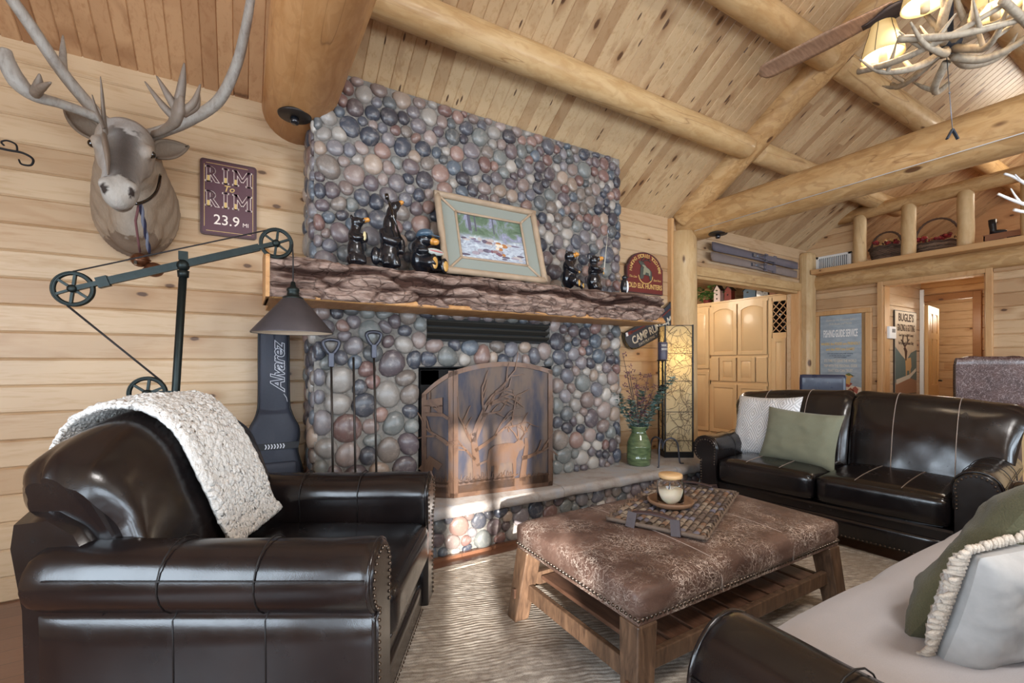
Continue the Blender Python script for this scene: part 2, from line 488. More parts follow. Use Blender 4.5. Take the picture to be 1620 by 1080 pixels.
vis = t.ramp(t.noise(P, 4.5, 4, .6), [(.40, (0, 0, 0)), (.60, (1, 1, 1))])
t.base(t.mix(base, srgb(214, 198, 184), t.math('MULTIPLY', veins, t.math('MULTIPLY', vis, .9)))); t.set(rough=.45, spec=.4); t.bump(t.math('ADD', f, t.math('MULTIPLY', veins, -.3)), .2, .006)
t = NT('stool_leather'); P = t.pos(); f = t.noise(P, 8, 6, .65, .5)
vv = t.n('ShaderNodeTexVoronoi', feature='DISTANCE_TO_EDGE'); vv.inputs['Scale'].default_value = 13
nn = t.n('ShaderNodeTexNoise'); nn.inputs['Scale'].default_value = 7; nn.inputs['Detail'].default_value = 5; t.l(P, nn.inputs['Vector']); t.l(nn.outputs['Color'], vv.inputs['Vector'])
t.base(t.mix(t.ramp(f, [(.3, srgb(58, 38, 36)), (.7, srgb(88, 62, 56))]), srgb(178, 160, 156), t.math('MULTIPLY', t.ramp(vv.outputs['Distance'], [(0, (1, 1, 1)), (.05, (0, 0, 0))]), .7))); t.set(rough=.32, coat=.2)

t = NT('ottoman_wood'); P = t.pos(); f = t.noise(t.mapped(P, (3, 3, .6)), 14, 5, .6, .6)
t.base(t.ramp(f, [(.3, srgb(66, 48, 36)), (.55, srgb(98, 74, 56)), (.75, srgb(122, 94, 72))])); t.set(rough=.45); t.bump(f, .15, .005)
t = NT('slat_wood'); P = t.pos(); f = t.noise(t.mapped(P, (3, .5, 3)), 14, 5, .6, .6)
t.base(t.ramp(f, [(.3, srgb(74, 50, 38)), (.7, srgb(112, 80, 62))])); t.set(rough=.4); t.bump(f, .1, .005)

def cloth(name, c1, c2, scale=500, bs=.4, rough=.9, bd=.002, **kw):
    t = NT(name); P = t.pos(); x, y, z = t.sep(P)
    w = t.noise(P, scale, 3, .6); v = t.noise(P, 6, 4)
    t.base(t.mix(c1, c2, t.math('ADD', t.math('MULTIPLY', w, .7), t.math('MULTIPLY', v, .3)))); t.set(rough=rough, spec=.15, sheen=.15, **kw); t.bump(w, bs, bd)
    return t.m
cloth('grey_felt', srgb(158, 154, 156), srgb(186, 182, 184), 420, .25)
cloth('sage_linen', srgb(98, 98, 80), srgb(136, 136, 116), 330, .4)
cloth('olive_knit', srgb(70, 68, 48), srgb(104, 100, 76), 240, .7, bd=.004)
cloth('velvet', srgb(150, 148, 146), srgb(188, 185, 182), 30, .15)
cloth('sherpa', srgb(206, 202, 196), srgb(246, 243, 238), 95, .9, bd=.012)
cloth('fringe_cream', srgb(184, 168, 150), srgb(214, 202, 188), 160, .8, bd=.006)
t = NT('diamond_weave'); P = t.pos(); x, y, z = t.sep(P)
# concentric diamonds
fx = t.math('PINGPONG', y, .075); fz = t.math('PINGPONG', z, .1)
dd = t.math('ADD', t.math('MULTIPLY', fx, 1.35), fz)
wv = t.math('SINE', t.math('MULTIPLY', dd, 2 * PI / .028)); hm = t.ramp(t.math('MULTIPLY_ADD', wv, .5, .5), [(.35, (0, 0, 0)), (.65, (1, 1, 1))])
t.base(t.mix(srgb(186, 184, 184), srgb(224, 222, 222), hm)); t.set(rough=.9, spec=.1); t.bump(t.math('ADD', hm, t.math('MULTIPLY', t.noise(P, 400, 2), .5)), .6, .004)

simple('iron', srgb(78, 80, 90), .45, .6, .2, 90)
simple('black_iron', srgb(24, 24, 26), .5, .5, .2, 90)
simple('verdigris_iron', srgb(40, 47, 46), .45, .75, .25, 70, .25)
simple('shade_metal', srgb(78, 72, 74), .55, .6, .15, 40, .25)
simple('shade_inside', srgb(232, 214, 190), .6)
simple('nail', srgb(96, 84, 74), .3, .9)
simple('seam', srgb(150, 132, 120), .6)
simple('dark_seam', srgb(18, 14, 14), .5)
simple('cord', srgb(30, 26, 26), .7)
simple('firebox_black', srgb(16, 16, 18), .8, 0, .3, 30)
simple('grille_black', srgb(22, 22, 22), .6, .3)
simple('louver', srgb(64, 60, 54), .6, .3, .2, 60)
t = NT('copper_sheet'); P = t.pos(); f = t.noise(t.mapped(P, (1, 1, .5)), 9, 5, .6, .5)
t.base(t.ramp(f, [(.3, srgb(70, 50, 41)), (.5, srgb(104, 78, 61)), (.7, srgb(98, 82, 76))])); t.set(rough=.42, metal=.5); t.bump(t.noise(P, 60, 4), .1, .004)
t = NT('wire_mesh'); P = t.pos(); x, y, z = t.sep(P)
f = t.noise(t.mapped(P, (2, 2, .5)), 6, 4)
t.base(t.ramp(f, [(.35, srgb(58, 58, 70)), (.6, srgb(104, 86, 74))])); t.set(rough=.5, metal=.4)
gx = t.math('PINGPONG', x, .0022); gz = t.math('PINGPONG', z, .0022)
al = t.ramp(t.math('MINIMUM', gx, gz), [(.0, (1, 1, 1)), (.0013, (1, 1, 1)), (.0014, (0, 0, 0))]); 
t.set(alpha=t.math('MULTIPLY_ADD', t.noise(P, 20, 2), .1, .8))
simple('gig_bag', srgb(44, 48, 60), .62, 0, .15, 300, .15)
simple('gig_bag_dark', srgb(22, 24, 30), .6, 0, .15, 300)
simple('silver_thread', srgb(190, 192, 200), .5)
simple('white_paint', srgb(232, 232, 230), .5)
simple('plum_sign', srgb(86, 50, 60), .45, 0, .05, 30, .12)
simple('sign_edge', srgb(70, 42, 46), .5)
simple('gold_paint', srgb(214, 182, 110), .45)
simple('cream_paint', srgb(240, 226, 214), .5)
simple('maroon_paint', srgb(108, 40, 38), .45)
simple('slate_paint', srgb(46, 54, 66), .5)
simple('pale_letters', srgb(206, 200, 184), .5)
simple('brown_letter', srgb(60, 40, 32), .6)
simple('bear_black', srgb(22, 24, 30), .22, 0, .25, 60, .2, coat=.5)
t = NT('bear_paint'); c, _ = t.attr(); t.base(c); t.set(rough=.24, coat=.5, coatr=.15); t.bump(t.noise(t.pos(), 70, 3), .18, .006)
t = NT('vcol_fur'); c, _ = t.attr(); P = t.pos(); f = t.noise(t.mapped(P, (1, 1, .4)), 90, 4, .6)
t.base(t.mix(c, t.mix(c, srgb(60, 48, 40), .5), t.math('MULTIPLY', f, .6))); t.set(rough=.9, spec=.1); t.bump(f, .5, .006)
t = NT('vcol_antler'); c, _ = t.attr(); P = t.pos(); f = t.noise(t.mapped(P, (1, 1, .3)), 40, 5, .65, .4)
t.base(t.mix(c, srgb(98, 84, 74), t.math('MULTIPLY', t.ramp(f, [(.45, (0, 0, 0)), (.7, (1, 1, 1))]), .55))); t.set(rough=.55); t.bump(f, .2, .006)
t = NT('vcol'); c, _ = t.attr(); t.base(c); t.set(rough=.55)
t = NT('vcol_gloss'); c, _ = t.attr(); t.base(c); t.set(rough=.25, coat=.3)
simple('eye', srgb(14, 10, 8), .08, coat=1.0)
t = NT('green_glaze'); P = t.pos(); x, y, z = t.sep(P); f = t.noise(t.mapped(P, (1, 1, 4)), 12, 4)
t.base(t.ramp(f, [(.3, srgb(66, 80, 56)), (.6, srgb(98, 114, 78)), (.8, srgb(132, 140, 102))])); t.set(rough=.15, coat=.6)
simple('leaf_teal', srgb(58, 84, 76), .55, 0, 0, 60, .4)
simple('leaf_green', srgb(66, 110, 54), .5, 0, 0, 60, .35)
simple('twig', srgb(96, 78, 66), .8)
simple('berry', srgb(104, 60, 70), .5)
simple('candle_dark', srgb(70, 64, 78), .45, 0, .2, 40, .3)
simple('wax', srgb(236, 222, 196), .5, sss=.1)
simple('light_wood', srgb(206, 168, 120), .45, 0, .05, 30, .08)
simple('acacia', srgb(132, 100, 76), .4, 0, .1, 30, .15)
t = NT('glass'); t.base((1, 1, 1, 1)); t.set(rough=.03, trans=1.0, ior=1.3)
simple('strap_leather', srgb(62, 46, 46), .45, 0, .2, 90)
t = NT('wicker'); c, _ = t.attr(); P = t.pos(); f = t.noise(t.mapped(P, (1, 4, 4)), 60, 3)
t.base(t.mix(c, srgb(70, 58, 50), t.math('MULTIPLY', f, .5))); t.set(rough=.7, spec=.25); t.bump(f, .4, .003)
t = NT('lamp_paper'); t.base(srgb(206, 194, 164)); t.set(rough=.9, spec=.1)
tb = t.n('ShaderNodeBsdfTranslucent'); tb.inputs[0].default_value = srgb(244, 232, 200); mx = t.n('ShaderNodeMixShader'); mx.inputs[0].default_value = .55
t.l(t.b.outputs[0], mx.inputs[1]); t.l(tb.outputs[0], mx.inputs[2]); t.l(mx.outputs[0], t.t.nodes['Material Output'].inputs[0])
t = NT('fabric_shade'); t.base(srgb(214, 188, 138)); t.set(rough=.8, ecol=srgb(255, 216, 140), estr=.28)
t = NT('shade_glow'); t.base(srgb(255, 240, 200)); t.set(ecol=srgb(255, 226, 170), estr=2.2)
t = NT('bulb_glow'); t.base((1, 1, 1, 1)); t.set(ecol=srgb(255, 226, 170), estr=6)
t = NT('ceiling_light_glow'); t.base((1, 1, 1, 1)); t.set(ecol=srgb(255, 240, 214), estr=6)
simple('antler_bone', srgb(206, 190, 160), .45, 0, .2, 40, .2)
simple('antler_white', srgb(240, 238, 236), .35)
t = NT('fan_blade'); P = t.pos(); f = t.noise(t.mapped(P, (1, 6, 1)), 12, 4, .6)
t.base(t.ramp(f, [(.3, srgb(150, 118, 98)), (.7, srgb(188, 156, 130))])); t.set(rough=.35, coat=.2)
simple('cabinet_pine', srgb(232, 200, 150), .38, 0, .03, 12, .07, coat=.15)
simple('cabinet_groove', srgb(206, 168, 116), .45)
simple('door_pine', srgb(222, 176, 112), .4, 0, .03, 12, .07)
simple('knob_dark', srgb(60, 50, 44), .35, .7)
simple('dark_recess', srgb(44, 34, 28), .8)
simple('bottle_glass', srgb(28, 30, 28), .12, coat=.5)
simple('vent_white', srgb(226, 226, 224), .45, .1)
simple('vent_dark', srgb(64, 66, 72), .6)
simple('ski_grey', srgb(104, 100, 110), .5, 0, .1, 40, .15)
simple('ski_pale', srgb(134, 122, 118), .5, 0, .1, 40, .15)
simple('steel', srgb(120, 124, 134), .35, .8)
t = NT('poster_fish'); P = t.pos(); x, y, z = t.sep(P); f = t.noise(t.mapped(P, (1, 1, 3)), 8, 4)
t.base(t.ramp(f, [(.3, srgb(138, 152, 164)), (.7, srgb(164, 176, 184))])); t.set(rough=.5)
t = NT('poster_elk'); P = t.pos(); f = t.noise(P, 7, 4)
t.base(t.ramp(f, [(.3, srgb(176, 158, 136)), (.7, srgb(200, 184, 162))])); t.set(rough=.4)
t = NT('painting'); P = t.pos(); x, y, z = t.sep(P)
n1 = t.noise(P, 9, 6, .7, .8); n2 = t.noise(t.mapped(P, (1, 1, 2)), 16, 5, .6, 1.5)
wood = t.ramp(n1, [(.3, srgb(70, 90, 70)), (.5, srgb(110, 130, 110)), (.62, srgb(150, 150, 180)), (.75, srgb(190, 200, 205))])
watr = t.ramp(n2, [(.3, srgb(130, 130, 150)), (.5, srgb(176, 186, 198)), (.7, srgb(214, 222, 226))])
t.base(t.mix(watr, wood, t.ramp(t.math('ADD', z, t.math('MULTIPLY', n1, .1)), [(.325, (0, 0, 0)), (.355, (1, 1, 1))]))); t.set(rough=.3)
simple('mat_sage', srgb(140, 146, 138), .7)
simple('birch_bark', srgb(168, 146, 122), .6, 0, .3, 40, .3)
simple('tin_plate', srgb(60, 54, 50), .45, .6)
simple('counter_grey', srgb(122, 118, 118), .4)
simple('red_cloth', srgb(140, 34, 36), .7)
simple('petal', srgb(222, 196, 150), .7)
simple('boot_black', srgb(28, 28, 32), .35)
simple('crate', srgb(150, 104, 74), .6, 0, .1, 30, .15)
simple('birdhouse_white', srgb(222, 206, 200), .6)
simple('birdhouse_red', srgb(132, 56, 48), .6)
simple('birdhouse_blue', srgb(96, 126, 150), .6)
simple('book_green', srgb(60, 74, 66), .6)
simple('sleigh_bell', srgb(104, 66, 44), .35, .7, .15, 40, .3)
simple('red_cord', srgb(112, 72, 72), .8)
simple('sun_block_pane', srgb(214, 228, 240), .4)
simple('concrete_white', srgb(200, 196, 190), .8)
def M_(n): return MAT[n]
# ---------------------------------------------------------------- room shell
WY = 3.32          # fireplace wall
WX = 6.70          # loft wall on the right
def rnd3(): return (random.random(), random.random(), random.random(), 1)

def board_piece(mb, plane, c, sgn, u0, u1, z0, z1, th=.02, g=.010):
    """one board lying on the wall; front face at c, boards horizontal"""
    prof = [(z0, -th), (z0, -g), (z0 + g * .8, 0), (z1 - g * .8, 0), (z1, -g), (z1, -th)]
    vs = []
    for u in (u0, u1):
        for z, d in prof:
            if plane == 'y': vs.append((u, c + sgn * d, z))
            else: vs.append((c + sgn * d, u, z))
    fs = [(i, (i + 1) % 6, 6 + (i + 1) % 6, 6 + i) for i in range(6)] + [tuple(range(5, -1, -1)), tuple(range(6, 12))]
    mb.add(vs, fs, rnd3(), None, False)

def board_wall(mb, plane, c, sgn, u0, u1, z0, z1, w=.1397, phase=-.0134, holes=(), maxlen=3.4):
    """sgn: sign of the outward normal along the plane's axis"""
    k = math.floor((z0 - phase) / w)
    zz = phase + k * w
    while zz < z1:
        a, b = max(zz, z0), min(zz + w, z1)
        zz += w
        if b - a < .004: continue
        cuts = sorted({a, b} | {h[i] for h in holes for i in (2, 3) if a < h[i] < b})
        for za, zb in zip(cuts[:-1], cuts[1:]):
            if zb - za < .003: continue
            zm = (za + zb) / 2
            segs = [(u0, u1)]
            for h in holes:
                if h[2] < zm < h[3]:
                    ns = []
                    for s0, s1 in segs:
                        if h[1] <= s0 or h[0] >= s1: ns.append((s0, s1)); continue
                        if h[0] > s0: ns.append((s0, h[0]))
                        if h[1] < s1: ns.append((h[1], s1))
                    segs = ns
            for s0, s1 in segs:
                p = s0
                while p < s1 - 1e-4:
                    e = p + random.uniform(.55, 1) * maxlen
                    if e > s1 - .5: e = s1
                    board_piece(mb, plane, c, sgn, p, e, za, zb)
                    p = e

def struct(o): o['kind'] = 'structure'; return o

# floor
mb = MB(); mb.box(-2.3, 10.6, -3.8, 6.6, -.12, 0)
struct(mb.build('floor', M_('wood_floor')))

# fireplace wall with the opening to the kitchen
mb = MB()
board_wall(mb, 'y', WY, -1, -2.2, .36, 0, 2.93)
board_wall(mb, 'y', WY, -1, .36, 6.72, 0, 2.80, holes=[(4.27, 6.46, -1, 2.2)])
mb.m = 0
for x0, x1, z0, z1 in ((-2.3, 4.27, 0, 3.2), (6.46, 6.75, 0, 3.0), (4.27, 6.46, 2.2, 3.0)):
    mb.box(x0, x1, WY + .016, WY + .13, z0, z1, (.3, .2, .2, 1))
struct(mb.build('wall_back', M_('pine_wall_x')))

# loft wall on the right: boards, door opening
mb = MB()
board_wall(mb, 'x', WX, -1, -3.6, WY, 0, 2.46, holes=[(1.557, 2.44, -1, 2.165)])
board_wall(mb, 'x', WX, -1, 2.66, WY, 2.46, 3.0)
for y0, y1, z0, z1 in ((-3.6, 1.557, 0, 2.4), (2.44, WY, 0, 2.4), (1.557, 2.44, 2.165, 2.4), (2.66, WY, 2.4, 3.0)):
    mb.box(WX + .016, WX + .12, y0, y1, z0, z1, (.3, .2, .2, 1))
struct(mb.build('wall_right', M_('pine_wall_y')))

# walls behind the viewer, with unseen windows; area lights inside supply most daylight
def holed(mb, plane, c, th, u0, u1, z0, z1, holes):
    us = sorted({u0, u1} | {h[i] for h in holes for i in (0, 1)}); zs = sorted({z0, z1} | {h[i] for h in holes for i in (2, 3)})
    for a, b in zip(us[:-1], us[1:]):
        for e, f in zip(zs[:-1], zs[1:]):
            if any(h[0] - 1e-6 < a and b < h[1] + 1e-6 and h[2] - 1e-6 < e and f < h[3] + 1e-6 for h in holes): continue
            if plane == 'y': mb.box(a, b, c, c + th, e, f, rnd3())
            else: mb.box(c, c + th, a, b, e, f, rnd3())
WIN_F = [(-1.72, -.98, .95, 2.05), (-.5, .7, .5, 2.2), (1.2, 3.2, .5, 2.2), (3.7, 5.7, .5, 2.2)]  # second opening is added, to light the left wall evenly
WIN_L = [(-2.6, -.8, .7, 2.2), (-.2, 1.5, .7, 2.2)]
WIN_R = []
mb = MB(); holed(mb, 'y', -3.72, .12, -2.3, 9.7, 0, 2.6, WIN_F); struct(mb.build('wall_front', M_('pine_wall_x')))
mb = MB(); holed(mb, 'x', -2.3, .12, -3.72, WY + .1, 0, 4.4, WIN_L); struct(mb.build('wall_left', M_('pine_wall_y')))
for i, h in enumerate(WIN_F):
    mb = MB()
    for a, b, e, f in ((h[0], h[0] + .06, h[2], h[3]), (h[1] - .06, h[1], h[2], h[3]), (h[0], h[1], h[2], h[2] + .06), (h[0], h[1], h[3] - .06, h[3]), ((h[0] + h[1]) / 2 - .03, (h[0] + h[1]) / 2 + .03, h[2], h[3])):
        mb.box(a, b, -3.70, -3.62, e, f)
    if i: mb.box(h[0], h[1], -3.67, -3.66, h[2], h[3], mi=1)  # opaque panel added to keep the sun out; first window stays open
    struct(mb.build('window_%d' % (i + 1), [M_('pine_trim'), M_('sun_block_pane')]))
for i, h in enumerate(WIN_L):
    mb = MB()
    for a, b, e, f in ((h[0], h[0] + .06, h[2], h[3]), (h[1] - .06, h[1], h[2], h[3]), (h[0], h[1], h[2], h[2] + .06), (h[0], h[1], h[3] - .06, h[3])):
        mb.box(-2.28, -2.2, a, b, e, f)
    mb.box(-2.25, -2.24, h[0], h[1], h[2], h[3], mi=1)  # same added opaque panel, stops the sun at the side windows
    struct(mb.build('window_%d' % (i + 5), [M_('pine_trim'), M_('sun_block_pane')]))

# ceiling: boards running up the slope to the ridge
SL = .66; ZC0 = 2.77
def zceil(y): return ZC0 + SL * (WY - y)
RY = 1.0
def slope_boards(mb, x0, x1, ya, za, yb, zb, w=.088):
    x = x0; g = .006
    d = Vector((0, yb - ya, zb - za)).normalized(); nrm = Vector((0, d.z, -d.y))
    if nrm.z > 0: nrm = -nrm
    L = Vector((0, yb - ya, zb - za)).length
    while x < x1:
        xe = min(x + w, x1)
        s = -random.random() * 1.5
        while s < L:
            e = s + random.uniform(2.6, 4.2)
            s0, s1 = max(0, s), min(L, e)
            s = e
            if s1 - s0 < .01: continue
            prof = [(x, -.018), (x, -g), (x + g * .8, 0), (xe - g * .8, 0), (xe, -g), (xe, -.018)]
            vs = []
            for t in (s0, s1):
                for px, dn in prof:
                    p = Vector((px, ya, za)) + d * t + nrm * dn
                    vs.append(p)
            fs = [(i, (i + 1) % 6, 6 + (i + 1) % 6, 6 + i) for i in range(6)] + [tuple(range(5, -1, -1)), tuple(range(6, 12))]
            mb.add(vs, fs, rnd3(), None, False)
        x = xe
mb = MB()
slope_boards(mb, .30, 9.6, WY + .1, zceil(WY + .1), RY, zceil(RY))
mb.m = 0
zr = zceil(RY); zf = 2.5
# backing and the far slope of the roof
mb.add([(.3, WY + .12, zceil(WY + .12) + .03), (9.7, WY + .12, zceil(WY + .12) + .03), (9.7, RY, zr + .03), (.3, RY, zr + .03)], [(0, 1, 2, 3)], (.3, .3, .3, 1), None, False)
slope_boards(mb, -2.3, 9.6, RY, zr, -3.72, zf, .4)
mb.add([(-2.3, RY, zr + .03), (9.7, RY, zr + .03), (9.7, -3.75, zf + .03), (-2.3, -3.75, zf + .03)], [(0, 1, 2, 3)], (.3, .3, .3, 1), None, False)
struct(mb.build('ceiling', M_('pine_ceiling')))
# bay left of the big tie log, its dimmer light put into the board colour
mb = MB()
ZL0 = 2.885; SLL = .62
slope_boards(mb, -2.3, .30, WY + .1, ZL0 - .1 * SLL, RY, ZL0 + SLL * (WY - RY), .078)
mb.add([(-2.3, WY + .12, ZL0 - .03), (.32, WY + .12, ZL0 - .03), (.32, RY, ZL0 + SLL * (WY - RY) + .04), (-2.3, RY, ZL0 + SLL * (WY - RY) + .04)], [(0, 1, 2, 3)], (.3, .3, .3, 1), None, False)
struct(mb.build('ceiling_left_bay', M_('pine_warm')))

# ---- logs
def log(name, a, b, r, mat, r2=None, n=20, seg=14, wob=.006):
    a = Vector(a); b = Vector(b); r2 = r2 or r
    pts = []; rad = []
    for i in range(seg + 1):
        t = i / seg
        p = a.lerp(b, t) + Vector((noise.noise(a + Vector((t * 3, 1, 0))), noise.noise(a + Vector((t * 3, 5, 2))), noise.noise(a + Vector((t * 3, 9, 4))))) * wob
        pts.append(p); rad.append((r + (r2 - r) * t) * (1 + .04 * noise.noise(a + Vector((t * 5, 0, 7)))))
    # softly rounded ends
    d = (b - a).normalized()
    pts = [pts[0] - d * .025, pts[0] - d * .012] + pts + [pts[-1] + d * .012, pts[-1] + d * .025]
    rad = [rad[0] * .86, rad[0] * .96] + rad + [rad[-1] * .96, rad[-1] * .86]
    mb = MB(); mb.tube(pts, rad, n)
    return struct(mb.build(name, M_(mat)))
# tie logs spanning the room, rafters, purlins, ridge
log('trim_1', (.315, 3.315, 2.87), (.33, -3.6, 2.93), .20, 'log_warm', .21, 28, 20)
log('trim_2', (4.20, 3.42, 2.715), (4.24, -3.6, 2.74), .17, 'log_y', .19, 24, 20)
log('trim_3', (4.08, 3.27, zceil(3.27) - .02), (4.10, RY + .05, zceil(RY + .05) - .05), .13, 'log_y')
log('trim_4', (.34, 2.506, 3.215), (3.99, 2.506, 3.215), .103, 'log_x')
log('trim_5', (4.2, 2.506, 3.215), (7.3, 2.506, 3.215), .10, 'log_x')
log('trim_6', (.34, 1.83, 3.655), (4.0, 1.83, 3.655), .103, 'log_x')
log('trim_7', (4.2, 1.82, 3.655), (9.4, 1.82, 3.655), .10, 'log_x')
log('trim_8', (.34, 1.13, 4.10), (9.4, 1.13, 4.10), .14, 'log_x')
# log column at the corner of the kitchen opening, and the post by the loft wall
mb = MB()
mb.tube([(4.085, 3.28, z) for z in (0, .6, 1.2, 1.8, 2.3, 2.62)], [.155, .157, .155, .153, .152, .15], 24)
struct(mb.build('trim_9', M_('log_z')))
mb = MB(); mb.box(3.905, 3.945, 3.27, 3.325, 0, 2.76)
struct(mb.build('trim_10', M_('pine_trim')))
mb = MB(); mb.box(6.50, 6.69, 3.17, 3.33, 0, 2.72, bev=.05)
struct(mb.build('trim_11', M_('log_z')))
# casing of the kitchen opening
mb = MB()
mb.box(4.22, 6.55, 3.285, 3.33, 2.2, 2.31, bev=.012)
mb.box(4.22, 6.50, 3.31, 3.46, 2.17, 2.2)
struct(mb.build('trim_12', M_('log_x')))
mb = MB(); mb.box(6.455, 6.52, 3.285, 3.40, 0, 2.2, bev=.008)
struct(mb.build('trim_13', M_('pine_trim')))
# loft ledge, rounded log under it
mb = MB(); mb.box(6.50, 6.86, -3.6, 3.17, 2.40, 2.462, bev=.006)
struct(mb.build('trim_14', M_('pine_trim_y')))
log('trim_15', (6.71, 3.17, 2.305), (6.71, -3.55, 2.305), .105, 'log_y', seg=24)
# loft floor and the loft's end wall
mb = MB(); mb.box(6.72, 9.7, -3.7, 3.4, 2.30, 2.44)
struct(mb.build('loft_floor', M_('pine_hall')))
mb = MB(); mb.box(9.6, 9.7, -3.7, 3.4, 2.40, 4.6, (.4, .3, .2, 1))
struct(mb.build('wall_loft', M_('pine_warm')))
mb = MB(); board_wall(mb, 'y', 3.22, -1, 6.86, 9.6, 2.44, 2.86); struct(mb.build('wall_loft_side', M_('pine_wall_x')))
# door casing in the loft wall
mb = MB()
mb.box(6.69, 6.83, 2.425, 2.45, 0, 2.17); mb.box(6.69, 6.83, 1.55, 1.57, 0, 2.17); mb.box(6.69, 6.83, 1.55, 2.45, 2.155, 2.175)
mb.box(6.665, 6.705, 2.44, 2.495, 0, 2.22, bev=.006); mb.box(6.665, 6.705, 1.50, 1.557, 0, 2.22, bev=.006)
mb.box(6.668, 6.70, 1.50, 2.495, 2.165, 2.222, bev=.006)
struct(mb.build('trim_16', M_('pine_trim')))
# hallway behind the opening
mb = MB(); board_wall(mb, 'y', 2.44, -1, 6.72, 7.83, 0, 2.34)
mb.box(6.72, 7.83, 2.456, 2.55, 0, 2.34, (.3, .3, .3, 1)); struct(mb.build('wall_hall_side', M_('pine_wall_x')))
mb = MB(); mb.box(6.72, 7.83, 1.38, 1.50, 0, 2.34, (.4, .4, .4, 1)); struct(mb.build('wall_hall_near', M_('pine_wall_x')))
mb = MB(); board_wall(mb, 'x', 7.83, -1, 1.38, 2.55, 0, 2.34, holes=[(1.93, 2.42, -1, 2.04)])
struct(mb.build('wall_hall_end', M_('pine_hall')))
mb = MB(); board_wall(mb, 'x', 10.1, -1, .5, 4.5, 0, 2.34); mb.box(10.12, 10.2, .5, 4.5, 0, 2.34); struct(mb.build('wall_far_room', M_('pine_wall_y')))
mb = MB(); mb.box(7.85, 10.2, 3.4, 3.5, 0, 2.34, (.4, .4, .4, 1)); mb.box(7.85, 10.2, .45, .55, 0, 2.34, (.4, .4, .4, 1)); struct(mb.build('wall_far_room_sides', M_('pine_wall_x')))
mb = MB()
for k in range(14): mb.box(6.72 + k * .1, 6.82 + k * .1 - .004, 1.3, 2.6, 2.31, 2.34, rnd3())
mb.box(7.83, 10.2, .5, 4.5, 2.32, 2.36, (.4, .4, .4, 1))
struct(mb.build('ceiling_hall', M_('pine_hall')))
mb = MB(); mb.box(7.79, 7.85, 1.85, 1.93, 0, 2.12, bev=.006); mb.box(7.792, 7.85, 1.925, 2.44, 2.04, 2.12, bev=.006)
struct(mb.build('trim_17', M_('pine_hall')))
mb = MB(); mb.box(7.775, 7.80, 2.395, 2.435, 0, 2.20); struct(mb.build('trim_18', M_('white_paint')))
# kitchen beyond the wide opening
mb = MB(); board_wall(mb, 'y', 6.2, -1, 3.4, 7.3, 0, 2.6); mb.box(3.4, 7.3, 6.22, 6.3, 0, 2.6, (.4,) * 3 + (1,)); struct(mb.build('wall_kitchen_back', M_('pine_wall_x')))
mb = MB(); board_wall(mb, 'x', 7.2, -1, 3.46, 6.2, 0, 2.6); mb.box(7.215, 7.3, 3.46, 6.2, 0, 2.6, (.4,) * 3 + (1,)); struct(mb.build('wall_kitchen_right', M_('pine_wall_y')))
mb = MB(); mb.box(3.3, 3.4, 3.46, 6.3, 0, 2.6, (.4,) * 3 + (1,)); struct(mb.build('wall_kitchen_left', M_('pine_wall_y')))
mb = MB()
for k in range(28): mb.box(3.4, 7.3, 3.46 + k * .1, 3.556 + k * .1, 2.56, 2.6, rnd3())
struct(mb.build('ceiling_kitchen', M_('pine_warm')))
# ---------------------------------------------------------------- stone fireplace
def clip_poly(poly, nx, ny, c):
    """keep nx*x+ny*y <= c"""
    out = []
    for i in range(len(poly)):
        a = poly[i]; b = poly[(i + 1) % len(poly)]
        da = nx * a[0] + ny * a[1] - c; db = nx * b[0] + ny * b[1] - c
        if da <= 0: out.append(a)
        if (da < 0 < db) or (db < 0 < da):
            t = da / (da - db); out.append((a[0] + t * (b[0] - a[0]), a[1] + t * (b[1] - a[1])))
    return out
STONE = [srgb(*c) for c in ((134, 108, 98), (146, 122, 112), (112, 100, 104), (98, 96, 106), (74, 76, 88), (58, 64, 80), (120, 112, 116), (150, 140, 130), (168, 156, 142),
         (128, 84, 74), (146, 104, 88), (104, 84, 86), (86, 90, 92), (112, 116, 112), (92, 76, 82), (160, 132, 108), (120, 104, 92), (64, 60, 70), (84, 98, 112))]
